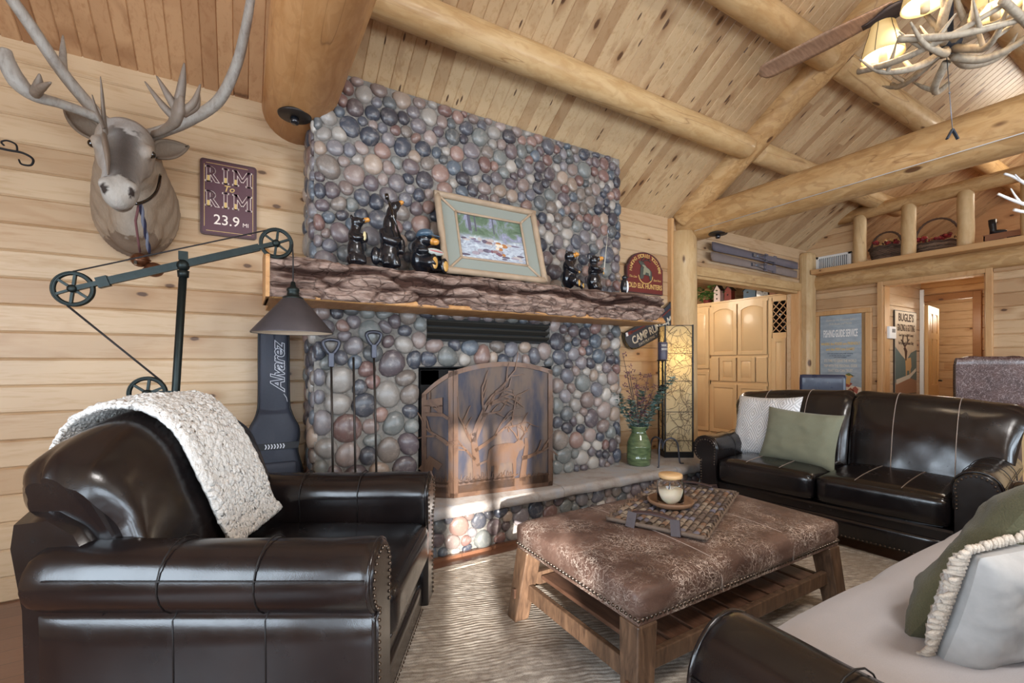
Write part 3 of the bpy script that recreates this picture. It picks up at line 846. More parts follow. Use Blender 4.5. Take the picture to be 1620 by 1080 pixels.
def cobbles(mb, x0, x1, z0, z1, size, tf, holes=(), seed=1, hgt=.030, aniso=1.15, cover=None, sizefn=None):
    """river stones set in a rectangle; tf(x, z, h) -> world point"""
    R = random.Random(seed)
    pts = []
    def inhole(x, z, m=0):
        return any(h[0] - m < x < h[1] + m and h[2] - m < z < h[3] + m for h in holes)
    tries = int((x1 - x0) * (z1 - z0) / size ** 2 * 90)
    for _ in range(tries):
        x = R.uniform(x0, x1); z = R.uniform(z0, z1)
        if inhole(x, z, size * .30): continue
        s = size * R.choice((.62, .78, .88, .95, 1.0, 1.08, 1.18, 1.3)) * (sizefn(x, z) if sizefn else 1)
        an = R.uniform(0, PI)
        ok = True
        for p in pts:
            dx = p[0] - x; dz = p[1] - z
            if dx * dx + dz * dz < ((p[2] + s) * .415) ** 2: ok = False; break
        if ok: pts.append((x, z, s, an))
    for i, (x, z, s, an) in enumerate(pts):
        el = R.uniform(1.0, aniso + .5)
        poly = [(x - s * .95, z - s * .95), (x + s * .95, z - s * .95), (x + s * .95, z + s * .95), (x - s * .95, z + s * .95)]
        poly = clip_poly(poly, -1, 0, -x0); poly = clip_poly(poly, 1, 0, x1); poly = clip_poly(poly, 0, -1, -z0); poly = clip_poly(poly, 0, 1, z1)
        for j, q in enumerate(pts):
            if j == i: continue
            dx = q[0] - x; dz = q[1] - z
            d = math.hypot(dx, dz)
            if d > 2.2 * size * 1.2: continue
            k = d * s / (s + q[2])
            nx, nz = dx / d, dz / d
            poly = clip_poly(poly, nx, nz, nx * x + nz * z + k)
            if len(poly) < 3: break
        for h in holes:
            if h[2] < z < h[3]:
                if x <= h[0]: poly = clip_poly(poly, 1, 0, h[0])
                elif x >= h[1]: poly = clip_poly(poly, -1, 0, -h[1])
            elif h[0] < x < h[1]:
                if z <= h[2]: poly = clip_poly(poly, 0, 1, h[2])
                elif z >= h[3]: poly = clip_poly(poly, 0, -1, -h[3])
        if len(poly) < 3: continue
        cx = sum(p[0] for p in poly) / len(poly); cz = sum(p[1] for p in poly) / len(poly)
        n = 14; rr = []
        ca, sa = math.cos(an), math.sin(an)
        for k in range(n):
            a = 2 * PI * k / n; dx, dz = math.cos(a), math.sin(a)
            best = 9
            for m in range(len(poly)):
                a0 = poly[m]; b0 = poly[(m + 1) % len(poly)]
                ex, ez = b0[0] - a0[0], b0[1] - a0[1]
                den = dx * ez - dz * ex
                if abs(den) < 1e-9: continue
                t = ((a0[0] - cx) * ez - (a0[1] - cz) * ex) / den
                u = ((a0[0] - cx) * dz - (a0[1] - cz) * dx) / den
                if t > 0 and -1e-6 <= u <= 1 + 1e-6: best = min(best, t)
            # limit by an ellipse so that cells become pebbles
            lu = dx * ca + dz * sa; lv = -dx * sa + dz * ca
            e = s * .84 / math.sqrt((lu / el) ** 2 + (lv * el ** .5) ** 2)
            rr.append(min(best * .955, e, s * .92))
        for _ in range(2):
            rr = [.5 * rr[k] + .25 * (rr[k - 1] + rr[(k + 1) % n]) for k in range(n)]
        h = hgt * R.uniform(.75, 1.25) * (.6 + .4 * s / size)
        prof = ((1.0, -.35), (.99, .1), (.93, .45), (.78, .76), (.52, .94), (.22, 1.02))
        jx, jz = R.uniform(-.1, .1), R.uniform(-.1, .1)
        vs = []; fs = []
        for ro, hh in prof:
            for k in range(n):
                a = 2 * PI * k / n
                lx = rr[k] * ro * math.cos(a); lz = rr[k] * ro * math.sin(a)
                vs.append(tf(cx + lx, cz + lz, h * (hh + (lx * jx + lz * jz) / max(s, .01) * 4 * ro)))
        vs.append(tf(cx, cz, h * 1.04))
        for q in range(len(prof) - 1):
            for k in range(n):
                k2 = (k + 1) % n
                fs.append((q * n + k, q * n + k2, (q + 1) * n + k2, (q + 1) * n + k))
        b = (len(prof) - 1) * n
        for k in range(n): fs.append((b + k, b + (k + 1) % n, b + n))
        c = R.choice(STONE); v = R.uniform(.8, 1.2); g = (c[0] + c[1] + c[2]) / 3
        mb.add(vs, fs, tuple((g + (q - g) * .62) * v for q in c[:3]) + (1,))

CX0, CX1, CY = .375, 2.845, 2.925       # chimney breast
HZ = .336                              # top of the hearth
fire = empty('stone_fireplace', (1.6, 2.93, 0), 0, 'broad river-stone fireplace chimney rising behind the mantel to the pine ceiling', 'fireplace')
def FP(o):
    o.parent = fire; o.location = (-1.6, -2.93, 0); return o
FBX = (1.02, 2.12, HZ, 1.20)   # firebox
GRX = (1.08, 2.10, 1.385, 1.525)  # warm-air vent
mb = MB()
cy = CY + .02
# mortar bed with the two openings
def mort(x0, x1, z0, z1): mb.box(x0, x1, cy, 3.318, z0, z1)
mort(CX0, FBX[0], 0, 2.76); mort(FBX[1], CX1, 0, 2.76)
mort(FBX[0], FBX[1], FBX[3], GRX[2]); mort(FBX[0], FBX[1], GRX[3], 2.76); mort(FBX[0], GRX[0], GRX[2], GRX[3]); mort(GRX[1], FBX[1], GRX[2], GRX[3])
# wedge up to the sloping boards
zt0 = zceil(cy) - .012
mb.add([(CX0, cy, 2.76), (CX1, cy, 2.76), (CX1, 3.3, 2.76), (CX0, 3.3, 2.76), (CX0, cy, zt0), (CX1, cy, zt0)], [(0, 1, 5, 4), (0, 4, 3), (1, 2, 5), (4, 5, 2, 3)], None, None, False)
FP(mb.build('mortar', M_('mortar')))
mb = MB()
cobbles(mb, CX0 + .0, CX1 - .0, HZ, 1.58, .118, lambda x, z, h: (x, cy - h, z), [FBX, GRX], 3, .034, sizefn=lambda x, z: 1.22 if x < 1.1 and z < 1.35 else 1.0)
cobbles(mb, CX0, CX1, 1.62, zceil(CY) - .03, .104, lambda x, z, h: (x, cy - h, z), [], 5, .028)
cobbles(mb, cy + .0, 3.30, HZ, 2.70, .115, lambda y, z, h: (CX0 - h * .8, y, z), [], 8, .032)
cobbles(mb, cy + .0, 3.30, HZ, 2.70, .115, lambda y, z, h: (CX1 + h * .8, y, z), [], 9, .032)
FP(mb.build('river_stones', M_('river_stone')))
# firebox
mb = MB()
x0, x1, z0, z1 = FBX
for a in ((x0 - .01, x0 + .01, cy + .01, 3.31, z0, z1), (x1 - .01, x1 + .01, cy + .01, 3.31, z0, z1), (x0, x1, 3.28, 3.31, z0, z1), (x0, x1, cy + .01, 3.31, z1 - .01, z1 + .01), (x0, x1, cy + .01, 3.31, z0, z0 + .01)):
    mb.box(*a)
# glass-door surround inside the opening
mb.box(x0 + .02, x0 + .16, cy + .02, cy + .05, z0 + .01, z1 - .02, bev=.006); mb.box(x1 - .12, x1 - .02, cy + .02, cy + .05, z0 + .01, z1 - .02, bev=.006)
mb.box(x0 + .02, x1 - .02, cy + .02, cy + .05, z1 - .13, z1 - .02, bev=.006)
FP(mb.build('firebox', M_('firebox_black')))
# vent
gr = MB(); x0, x1, z0, z1 = GRX
gr.box(x0, x1, cy + .06, cy + .08, z0, z1); gr.box(x0, x1, cy - .01, cy + .07, z1 - .006, z1 + .012); gr.box(x0, x1, cy - .01, cy + .07, z0 - .012, z0 + .006)
g = FP(gr.build('vent_grille', M_('grille_black')))
for k in range(3):
    l = MB(); zz = z0 + .025 + k * .046
    l.bar((x0 + .004, cy + .02, zz), (x1 - .004, cy + .02, zz), .045, .012, (0, .5, .87))
    o = l.build('louver', M_('louver')); o.parent = g
# hearth
hearth = empty('raised_hearth', (2.0, 2.95, 0), 0, 'raised stone hearth with a thick grey slab top along the foot of the chimney', 'hearth')
def FH(o):
    o.parent = hearth; o.location = (-2.0, -2.95, 0); return o
HX0, HX1, HY = .0, 4.02, 2.60
def hcut(x): return max(0, .20 - x)
mb = MB(); mb.box(.24, HX1 - .05, 2.675, 3.31, 0, HZ - .07); mb.box(.04, .24, 2.89, 3.31, 0, HZ - .07)
FH(mb.build('hearth_core', M_('mortar')))
mb = MB(); cobbles(mb, .24, HX1 - .05, .012, HZ - .078, .105, lambda x, z, h: (x, 2.675 - h, z), [], 14, .026)
cobbles(mb, 2.68, 3.3, .012, HZ - .078, .105, lambda y, z, h: (HX1 - .05 + h, y, z), [], 15, .026)
FH(mb.build('hearth_stones', M_('river_stone')))
mb = MB()
edges = [HX0, .62, 1.98, 3.18, HX1]
for a, b in zip(edges[:-1], edges[1:]):
    # rough-chiselled front edge
    n = 40; m = 6
    P = []
    for i in range(n + 1):
        x = a + .002 + (b - a - .004) * i / n
        row = [(x, 3.3, HZ)]
        for k, (dy, z) in enumerate(((.03, HZ), (.006, HZ - .008), (-.004, HZ - .026), (0, HZ - .05), (.004, HZ - .068), (.02, HZ - .074))):
            w = noise.noise(Vector((x * 9, k * .6, 3))) * .014 + noise.noise(Vector((x * 30, k * 2, 3))) * .006
            row.append((x, HY + hcut(x) + dy + (w if 0 < k else 0), z + (w * .3 if 0 < k < 5 else 0)))
        row.append((x, 3.3, HZ - .074))
        P.append(row)
    mb.grid(P); nb = len(P[0])
    for r in (P[0], P[-1]):
        mb.add(r, [tuple(range(nb))])
o = FH(mb.build('hearth_slab', M_('hearth_slab')))
mb = MB(); mb.box(.24, HX1, 2.635, 2.66, 0, .02); struct(mb.build('trim_19', M_('wood_floor')))

# ---------------------------------------------------------------- bark-faced mantel
man = empty('mantel_shelf', (1.55, 2.73, 1.55), 0, 'thick rough bark-faced log mantel shelf running across the stone chimney', 'mantel')
MX0, MX1 = .115, 3.03
nx, nz = 330, 46
def bark_disp(x, t):
    """depth of the bark at x, t (0 bottom .. 1 top); deep horizontal fissures"""
    d = 0
    q = Vector((x * 2.2, t * 3.0, 1.3))
    d += .020 * noise.noise(q)
    f1 = .50 + .13 * noise.noise(Vector((x * 2.4, 0, 4))) + .06 * noise.noise(Vector((x * 7, 0, 4)))
    w1 = .06 + .05 * noise.noise(Vector((x * 3.1, 7, 4)))
    d -= .045 * math.exp(-((t - f1) / max(.025, w1)) ** 2) * (.55 + .6 * max(0, .5 + noise.noise(Vector((x * 2.3, 2, 9)))))
    f2 = .76 + .09 * noise.noise(Vector((x * 3.2, 3, 14)))
    d -= .022 * math.exp(-((t - f2) / .03) ** 2) * max(0, .4 + noise.noise(Vector((x * 4.3, 5, 9))))
    f3 = .26 + .1 * noise.noise(Vector((x * 3.6, 3, 24)))
    d -= .026 * math.exp(-((t - f3) / .03) ** 2) * max(0, .4 + noise.noise(Vector((x * 3.3, 6, 19))))
    r = noise.fractal(Vector((x * 8, t * 4.5, 2)), 1, 2, 5)
    d += .014 * r
    v = noise.voronoi(Vector((x * 3.6 + .5 * noise.noise(Vector((x * 5, t * 3, 0))), t * 4.6, .5)))[0]
    e = v[1] - v[0]
    d -= .016 * math.exp(-(e / .09) ** 2)
    return d * 1.35
P = []; cols = []
mb = MB()
vs = []
for i in range(nx + 1):
    x = MX0 + (MX1 - MX0) * i / nx
    endf = min(1, max(0, (MX1 - x) / .12)) ** .5
    row = []
    for j in range(nz + 1):
        t = j / nz
        # section: rises from the board, bulges, and rolls over onto the top
        a = t * 1.22
        if a < .8:
            yy = 2.565 - .03 * math.sin(a / .8 * PI * .62); zz = 1.556 + (a / .8) * .184
        else:
            k = (a - .8) / .42; yy = 2.565 - .03 + .20 * k ** 1.6 * 1.3 - .004; zz = 1.74 + .052 * math.sin(k * PI / 2)
        d = (bark_disp(x, t) if x > MX0 + .09 else bark_disp(x, t) * ((x - MX0) / .09) ** .7) * (1 if t < .85 else max(.25, 1 - (t - .85) * 5))
        ny_ = 1 if a < .8 else max(.3, 1 - (a - .8) * 2.2)
        zr_ = .012 * noise.noise(Vector((x * 5, 1, 30)))
        row.append((x + (0 if i < nx else 0), yy - d * ny_ + (1 - endf) * .10, zz + d * (1 - ny_) + zr_ * t + .0))
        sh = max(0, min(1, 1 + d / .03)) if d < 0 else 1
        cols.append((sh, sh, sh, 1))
    row.append((x, 2.93, row[-1][2])); cols.append((1, 1, 1, 1))
    P.append(row)
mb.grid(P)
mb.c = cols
# close the right end
last = P[-1]; cxe = (MX1, 2.75, 1.68); b = mb.n
mb.add(list(last) + [(MX1, 2.93, 1.575)], [tuple(range(len(last) + 1))], (.8, .8, .8, 1))
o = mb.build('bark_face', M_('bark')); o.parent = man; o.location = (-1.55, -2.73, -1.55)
mb = MB()
# plank under the bark, sawn left end
n = 60; P = []
for i in range(n + 1):
    x = MX0 - .006 + (MX1 - .02 - MX0) * i / n
    P.append([(x, 2.94, 1.55), (x, 2.60, 1.55), (x, 2.578, 1.553), (x, 2.574, 1.562 + .004 * noise.noise(Vector((x * 6, 0, 0)))), (x, 2.60, 1.60), (x, 2.94, 1.60)])
mb.grid(P)
mb.add(P[-1], [tuple(range(6))], smooth=False)
pl = [(2.93, 1.55), (2.60, 1.55), (2.556, 1.553), (2.545, 1.60), (2.528, 1.68), (2.524, 1.745), (2.56, 1.79), (2.70, 1.815), (2.93, 1.815)]
mb.add([(MX0 - .012, y, z) for y, z in pl] + [(MX0 + .006, y, z) for y, z in pl], [tuple(range(len(pl)))] + [(i, i + 1, len(pl) + i + 1, len(pl) + i) for i in range(len(pl) - 1)], smooth=False)
mb.box(MX0 + .02, CX0 - .02, 2.9, 3.315, 1.56, 1.76)
mb.box(CX1 + .05, MX1 - .03, 2.9, 3.315, 1.56, 1.74)
o = mb.build('mantel_plank', M_('log_warm')); o.parent = man; o.location = (-1.55, -2.73, -1.55)

# ---------------------------------------------------------------- copper fire screen
scr = empty('fire_screen', (1.57, 2.72, HZ), 0, 'folding copper fire screen with cut-out tree and elk, standing on the hearth', 'fire screen')
def scr_panel(w, hL, hR, arch, M, deco, full):
    """frame + mesh + plate cut-outs in local x (0..w), z up"""
    f = MB(); fw_ = .032; th = .012
    top = lambda x: hL + (hR - hL) * x / w + arch * (1 - (2 * x / w - 1) ** 2)
    n = 24
    f.box(0, fw_, -th / 2, th / 2, 0, top(0) , M=M); f.box(w - fw_, w, -th / 2, th / 2, 0, top(w), M=M)
    for i in range(n):
        xa, xb = w * i / n, w * (i + 1) / n
        vs = [(xa, y, top(xa) - d) for d in (fw_, 0) for y in (-th / 2, th / 2)] + [(xb, y, top(xb) - d) for d in (fw_, 0) for y in (-th / 2, th / 2)]
        f.add([M @ Vector(v) for v in vs], [(0, 1, 3, 2), (4, 6, 7, 5), (0, 4, 5, 1), (2, 3, 7, 6), (0, 2, 6, 4), (1, 5, 7, 3)], smooth=False)
    f.box(0, w, -th / 2, th / 2, 0, fw_, M=M)
    fr = f.build('panel_frame', M_('copper_sheet'))
    m = MB(); P = []
    for i in range(n + 1):
        x = .01 + (w - .02) * i / n
        P.append([M @ Vector((x, .004, .01)), M @ Vector((x, .004, top(x) - .01))])
    m.grid(P)
    me = m.build('mesh_screen', M_('wire_mesh')); me.parent = fr
    d = MB(); deco(d, w, M)
    de = d.build('cut_out_scene', M_('copper_sheet')); de.parent = fr
    if full: d.n
    fr.parent = scr; fr.location = (-1.57, -2.72, -HZ)
    return fr
def flat_strip(d, M, pts, w0, w1, y=-.010, t=.004):
    """tapering cut-metal strip along pts (x,z)"""
    n = len(pts); L = []; R_ = []
    for i, (x, z) in enumerate(pts):
        a = pts[max(0, i - 1)]; b = pts[min(n - 1, i + 1)]
        dx, dz = b[0] - a[0], b[1] - a[1]; l = math.hypot(dx, dz) or 1
        w = (w0 + (w1 - w0) * i / (n - 1)) / 2
        L.append((x - dz / l * w, z + dx / l * w)); R_.append((x + dz / l * w, z - dx / l * w))
    poly = L + R_[::-1]
    vs = [M @ Vector((x, y, z)) for x, z in poly] + [M @ Vector((x, y + t, z)) for x, z in poly]
    m = len(poly); fs = []
    for i in range(n - 1):
        fs.append((i, i + 1, m - 2 - i, m - 1 - i)); fs.append((m + i, 2 * m - 1 - i, 2 * m - 2 - i, m + i + 1))
    for i in range(m): fs.append((i, (i + 1) % m, m + (i + 1) % m, m + i))
    d.add(vs, fs, smooth=False)
def branch(d, M, x, z, an, L, w, dep, R):
    pts = [(x, z)]; a = an
    for k in range(4):
        a += R.uniform(-.18, .18); x += math.cos(a) * L / 4; z += math.sin(a) * L / 4; pts.append((x, z))
        if dep > 0 and k > 0:
            branch(d, M, x, z, a + R.choice((-1, 1)) * R.uniform(.5, .9), L * R.uniform(.45, .65), w * .55, dep - 1, R)
    flat_strip(d, M, pts, w, w * .4)
def tufts(d, M, x0, x1, z, R, n=9, h=.07):
    for i in range(n):
        x = x0 + (x1 - x0) * i / (n - 1)
        for k in range(5):
            a = PI * (.15 + .7 * k / 4) + R.uniform(-.1, .1)
            flat_strip(d, M, [(x, z), (x + math.cos(a) * h * R.uniform(.6, 1), z + math.sin(a) * h * R.uniform(.6, 1))], .012, .003)
    d.prism([(x0 - .02, -z * 0 + .03), (x1 + .02, .03), (x1 + .02, z + .012), (x0 - .02, z + .012)], .006, .010, M @ rot('X', PI / 2))
def deco_main(d, w, M):
    R = random.Random(11)
    # ground
    flat_strip(d, M, [(.03, .045), (.3, .05), (.71, .05)], .07, .07)
    tufts(d, M, .05, .42, .09, R, 11, .07); tufts(d, M, .52, .70, .075, R, 6, .035)
    # big tree at left
    flat_strip(d, M, [(.165, .06), (.16, .18), (.15, .30), (.135, .42)], .06, .04)
    branch(d, M, .14, .40, 1.35, .30, .034, 2, R); branch(d, M, .14, .36, .95, .36, .034, 2, R); branch(d, M, .15, .30, .55, .34, .026, 2, R)
    branch(d, M, .13, .36, 2.2, .20, .022, 1, R); branch(d, M, .15, .24, 2.35, .18, .02, 1, R); branch(d, M, .16, .20, .35, .16, .018, 1, R)
    # elk standing
    body = [(.24, .10), (.235, .22), (.25, .30), (.29, .325), (.38, .335), (.44, .33), (.47, .35), (.50, .345), (.52, .31), (.505, .29), (.475, .27), (.455, .22), (.45, .10), (.432, .10), (.425, .19), (.40, .205), (.33, .20), (.30, .10), (.285, .10), (.285, .19), (.265, .185), (.258, .10)]
    d.prism(body, .008, .013, M @ rot('X', PI / 2))
    for s in (-1, 1):
        flat_strip(d, M, [(.47, .35), (.455 - .03 * s * .5, .40), (.46 - .07 * (s > 0), .45)], .012, .005)
        flat_strip(d, M, [(.49, .35), (.52, .39), (.53 + .03 * s, .45)], .012, .005)
    for q in ((.40, .41), (.43, .44), (.50, .43), (.54, .40)): flat_strip(d, M, [(q[0], q[1]), (q[0] - .012, q[1] + .04)], .009, .004)
    # second trunk on the right with a branch
    flat_strip(d, M, [(.50, .06), (.52, .20), (.535, .30), (.53, .36)], .05, .02)
    branch(d, M, .50, .22, .1, .22, .03, 1, R)
def deco_side(d, w, M):
    R = random.Random(4)
    flat_strip(d, M, [(.02, .04), (w - .02, .04)], .06, .06)
    tufts(d, M, .03, w - .05, .09, R, 5, .07)
    flat_strip(d, M, [(.02, .16), (.07, .24), (.13, .2)], .10, .05)
    branch(d, M, w - .03, .35, 2.4, .2, .028, 1, R); branch(d, M, w - .03, .52, 2.6, .16, .022, 1, R)
    # slotted plate near the top
    p = M @ rot('X', PI / 2)
    d.prism([(.02, .60), (w - .07, .60), (w - .07, .66), (.02, .64)], .008, .013, p)
    d.prism([(.02, .535), (w - .07, .535), (w - .07, .56), (.02, .56)], .008, .013, p); d.prism([(.02, .555), (.06, .555), (.06, .61), (.02, .61)], .008, .013, p); d.prism([(w - .10, .555), (w - .07, .555), (w - .07, .61), (w - .10, .61)], .008, .013, p)
A = Vector((1.196, 2.764, HZ + .002)); B = Vector((1.937, 2.690, HZ + .002))
Mc = frame_mat(A, (B - A), (0, 0, 1)); Mc = Mc @ rot('X', -PI / 2)   # local x along, y out (away), z up
w = (B - A).length
scr_panel(w, .835, .835, .06, Mc, deco_main, True)
L0 = Vector((1.03, 2.90, HZ + .002))
Ml = frame_mat(L0, (A - L0), (0, 0, 1)) @ rot('X', -PI / 2)
scr_panel((A - L0).length, .68, .835, .015, Ml, deco_side, False)
R1 = Vector((2.06, 2.89, HZ + .002))
Mr = frame_mat(B, (R1 - B), (0, 0, 1)) @ rot('X', -PI / 2)
scr_panel((R1 - B).length, .835, .68, .015, Mr, deco_side, False)

# ---------------------------------------------------------------- fire tools leaning on the stones
def tool(name, x, ztop, lab, kind):
    t = empty(name, (x, 2.80, HZ), 0, lab, 'fire tool', 'fire tools leaning on the stone chimney')
    h = ztop - HZ
    ytop = .074
    mb = MB(); mb.tube([(0, 0, .0), (0, ytop * .5, h * .5), (0, ytop, h - (.16 if kind else 0))], .0068, 8)
    o = mb.build('shaft', M_('tin_plate')); o.parent = t
    if kind:
        m2 = MB(); zt = h - .16
        m2.box(-.016, .016, ytop - .012, ytop + .012, zt, zt + .085, bev=.004)
        pts = bez([(-.012, ytop, zt + .08), (-.034, ytop, zt + .11), (-.044, ytop, zt + .15), (0, ytop, zt + .163), (.044, ytop, zt + .15), (.034, ytop, zt + .11), (.012, ytop, zt + .08)], 4)
        m2.tube(pts, .0115, 8); o = m2.build('grip', M_('iron')); o.parent = t
    m3 = MB()
    if kind == 1: m3.box(-.05, .05, -.012, .0, 0, .13, bev=.004)
    elif kind == 2:
        m3.tube([(0, 0, .02), (.02, 0, .0), (.035, 0, .03)], .007, 6)
    else: m3.tube([(0, 0, .03), (-.02, 0, .008), (-.04, 0, .03)], .007, 6)
    o = m3.build('tool_head', M_('black_iron')); o.parent = t
tool('fire_tool', .46, 1.36, 'iron fire tool with loop grip, leftmost of the three leaning on the stones', 1)
tool('fire_tool', .587, 1.26, 'plain thin iron rod without a grip, leaning on the stones between two gripped tools', 0)
tool('fire_tool', .71, 1.415, 'tallest iron fire tool with loop grip, leaning on the stones nearest the copper screen', 2)
# ---------------------------------------------------------------- carved bears on the mantel
BK = srgb(20, 22, 28); SN = srgb(206, 142, 62); PAW = srgb(196, 150, 80)
def bear(name, loc, rz, H, pose, lab):
    """black carved bear, H tall; local front = -y"""
    t = empty(name, loc, rz, lab, 'bear figurine', 'carved black bears on the mantel')
    s = H
    mb = MB()
    def E_(c, r, M=None): mb.ell([q * s for q in c], [q * s for q in r], 14, 10, M)
    def limb(pts, rad): mb.tube(bez([[q * s for q in p] for p in pts], 4), lerp_r([q * s for q in rad], 4), 10)
    lead = []
    if pose == 'stand':      # standing, looking up to the right, hand to mouth
        E_((0, .0, .30), (.17, .15, .30)); E_((0, 0, .12), (.19, .17, .14)); E_((-.02, .0, .58), (.14, .13, .17)); E_((0, 0, .74), (.10, .10, .12))
        E_((.02, -.02, .86), (.12, .12, .11)); E_((-.09, 0, .95), (.035, .025, .05)); E_((.05, .07, .95), (.03, .025, .045))
        E_((.13, -.07, .91), (.085, .065, .055), rot('Z', -.3) @ rot('Y', -.4))
        limb([(-.12, -.03, .62), (-.06, -.14, .52), (.08, -.15, .56)], (.06, .055, .045)); limb([(.12, 0, .60), (.17, -.08, .52), (.13, -.13, .66)], (.06, .05, .04))
        limb([(-.09, -.06, .20), (-.09, -.10, .04)], (.09, .08)); limb([(.09, -.06, .20), (.10, -.10, .04)], (.09, .08))
        snouts = [((.19, -.10, .93), .055)]
        ex = [((.10, -.165, .58), (.035, .02, .09), srgb(206, 190, 140))]
    elif pose == 'howl':     # tall, arm across, rifle over the shoulder, nose up
        E_((0, 0, .20), (.14, .13, .22)); E_((-.01, 0, .42), (.12, .11, .2)); E_((.0, 0, .60), (.085, .08, .17)); E_((.04, 0, .76), (.075, .075, .14)); E_((.08, -.01, .88), (.075, .07, .075))
        E_((.13, -.03, .93), (.06, .045, .045), rot('Y', -.5)); E_((.02, .04, .95), (.022, .02, .035))
        limb([(-.09, 0, .52), (-.10, -.08, .40), (.02, -.13, .36), (.10, -.11, .42)], (.06, .058, .05, .04))
        limb([(.08, 0, .50), (.17, -.03, .42), (.17, -.05, .30), (.14, -.06, .24)], (.05, .05, .05, .05))
        limb([(-.07, -.05, .14), (-.08, -.08, .03)], (.07, .06)); limb([(.07, -.05, .14), (.08, -.08, .03)], (.07, .06)); E_((-.19, .02, .16), (.07, .06, .13))
        snouts = [((.17, -.045, .955), .036)]
        ex = [((.105, -.125, .41), (.025, .012, .016), PAW)]
    elif pose == 'sit':      # lying back with a cap, fish on the belly, soles to the front
        E_((-.06, .05, .30), (.26, .22, .30)); E_((-.12, .10, .56), (.15, .14, .18)); E_((.0, .02, .74), (.17, .16, .15)); E_((-.15, .06, .80), (.05, .03, .07))
        limb([(-.12, -.05, .25), (-.05, -.26, .20), (-.02, -.30, .22)], (.14, .13, .12)); limb([(.20, -.05, .22), (.26, -.24, .18), (.27, -.28, .20)], (.13, .12, .11))
        E_((-.02, -.32, .20), (.12, .05, .19)); E_((.28, -.31, .17), (.11, .05, .17))
        E_((.13, -.10, .71), (.10, .09, .085))
        limb([(-.2, 0, .5), (-.24, -.14, .44), (-.08, -.2, .46)], (.07, .065, .055)); limb([(.12, 0, .5), (.26, -.1, .46), (.26, -.16, .40)], (.06, .06, .05))
        snouts = [((.15, -.16, .69), .085)]
        ex = [((.12, -.20, .46), (.24, .055, .075), srgb(190, 196, 190)), ((.12, -.235, .465), (.19, .03, .022), srgb(196, 120, 120)), ((-.02, -.365, .18), (.075, .02, .13), PAW), ((.28, -.36, .15), (.07, .02, .115), PAW)]
    elif pose == 'reach':    # seated, one arm up behind the head, soles to the front
        E_((0, .02, .26), (.20, .18, .26)); E_((0, .03, .52), (.16, .14, .2)); E_((0, .0, .78), (.13, .13, .13)); E_((-.11, .03, .88), (.03, .025, .04)); E_((.10, .03, .90), (.03, .025, .04))
        E_((.02, -.12, .80), (.07, .07, .06))
        limb([(.14, 0, .62), (.22, -.02, .74), (.19, -.04, .88)], (.06, .055, .05)); limb([(-.15, 0, .58), (-.14, -.13, .45), (.06, -.17, .40)], (.065, .06, .05))
        limb([(-.10, -.08, .2), (-.11, -.22, .14)], (.11, .10)); limb([(.13, -.08, .2), (.17, -.2, .12)], (.10, .09)); E_((-.10, -.26, .11), (.085, .05, .11)); E_((.19, -.23, .09), (.07, .05, .09))
        snouts = [((.02, -.18, .81), .06)]
        ex = [((-.10, -.305, .10), (.055, .015, .075), PAW), ((.19, -.275, .08), (.045, .015, .06), PAW), ((.20, -.075, .90), (.03, .02, .035), PAW), ((.10, -.21, .40), (.035, .02, .03), PAW)]
    else:                    # standing with a fishing rod
        E_((0, 0, .24), (.20, .18, .26)); E_((0, .01, .52), (.16, .14, .2)); E_((0, 0, .78), (.13, .12, .13)); E_((-.12, .03, .88), (.03, .025, .035)); E_((.09, .04, .92), (.03, .025, .035))
        E_((.06, -.11, .82), (.075, .07, .065)); E_((0, -.02, .48), (.2, .15, .05))
        limb([(-.15, 0, .60), (-.14, -.14, .54), (.06, -.18, .54)], (.06, .06, .05)); limb([(.15, 0, .60), (.22, -.09, .54), (.18, -.15, .56)], (.06, .055, .05))
        limb([(-.10, -.06, .16), (-.10, -.10, .05)], (.10, .09)); limb([(.10, -.06, .16), (.10, -.10, .05)], (.10, .09))
        snouts = [((.09, -.165, .83), .06)]
        ex = [((.17, -.20, .58), (.03, .025, .035), srgb(190, 150, 130)), ((.17, -.19, .47), (.025, .02, .035), PAW)]
    def colfn(c):
        for p, r in snouts:
            if (c - Vector(p) * s).length < r * 1.35 * s: return SN
        # carved lighter edges
        return BK
    remeshed('bear_body', mb, M_('bear_paint'), .018 * s if H > .3 else .022 * s, t, 2, colfn)
    for p, r in snouts:
        m2 = MB(); m2.ell([q * s for q in p], (r * s, r * s, r * .85 * s), 12, 8, None, SN); m2.build('muzzle', M_('bear_paint'), t)
    for p, r, c in ex:
        m2 = MB(); m2.ell([q * s for q in p], [q * s for q in r], 12, 8, None, c)
        m2.build('paw_pad' if c is PAW else ('fish' if c[0] < .6 and r[0] > .1 else 'belly_patch'), M_('bear_paint'), t)
    m3 = MB()
    for p, r in snouts: m3.ell(((p[0] + r * .75) * s, (p[1] - r * .35) * s, (p[2] + r * .25) * s), (r * .35 * s,) * 3, 8, 6)
    m3.build('nose', M_('eye'), t)
    return t
MT = 1.80
b1 = bear('bear_figurine', (.565, 2.70, MT - .02), .25, .29, 'stand', 'black carved bear standing with paw at its mouth, leftmost on the mantel')
b2 = bear('bear_figurine', (.755, 2.70, MT - .02), .25, .43, 'howl', 'tallest black carved bear with raised nose and a rifle across its shoulder')
mb = MB(); mb.tube([(-.045, -.06, .40), (.045, -.062, .17)], .007, 8); mb.tube([(-.05, -.06, .42), (-.045, -.06, .39)], .012, 8); mb.build('rifle', M_('eye'), b2)
b3 = bear('bear_figurine', (.985, 2.71, MT - .02), .3, .285, 'sit', 'black carved bear in a blue-grey cap lounging with a fish beside the painting')
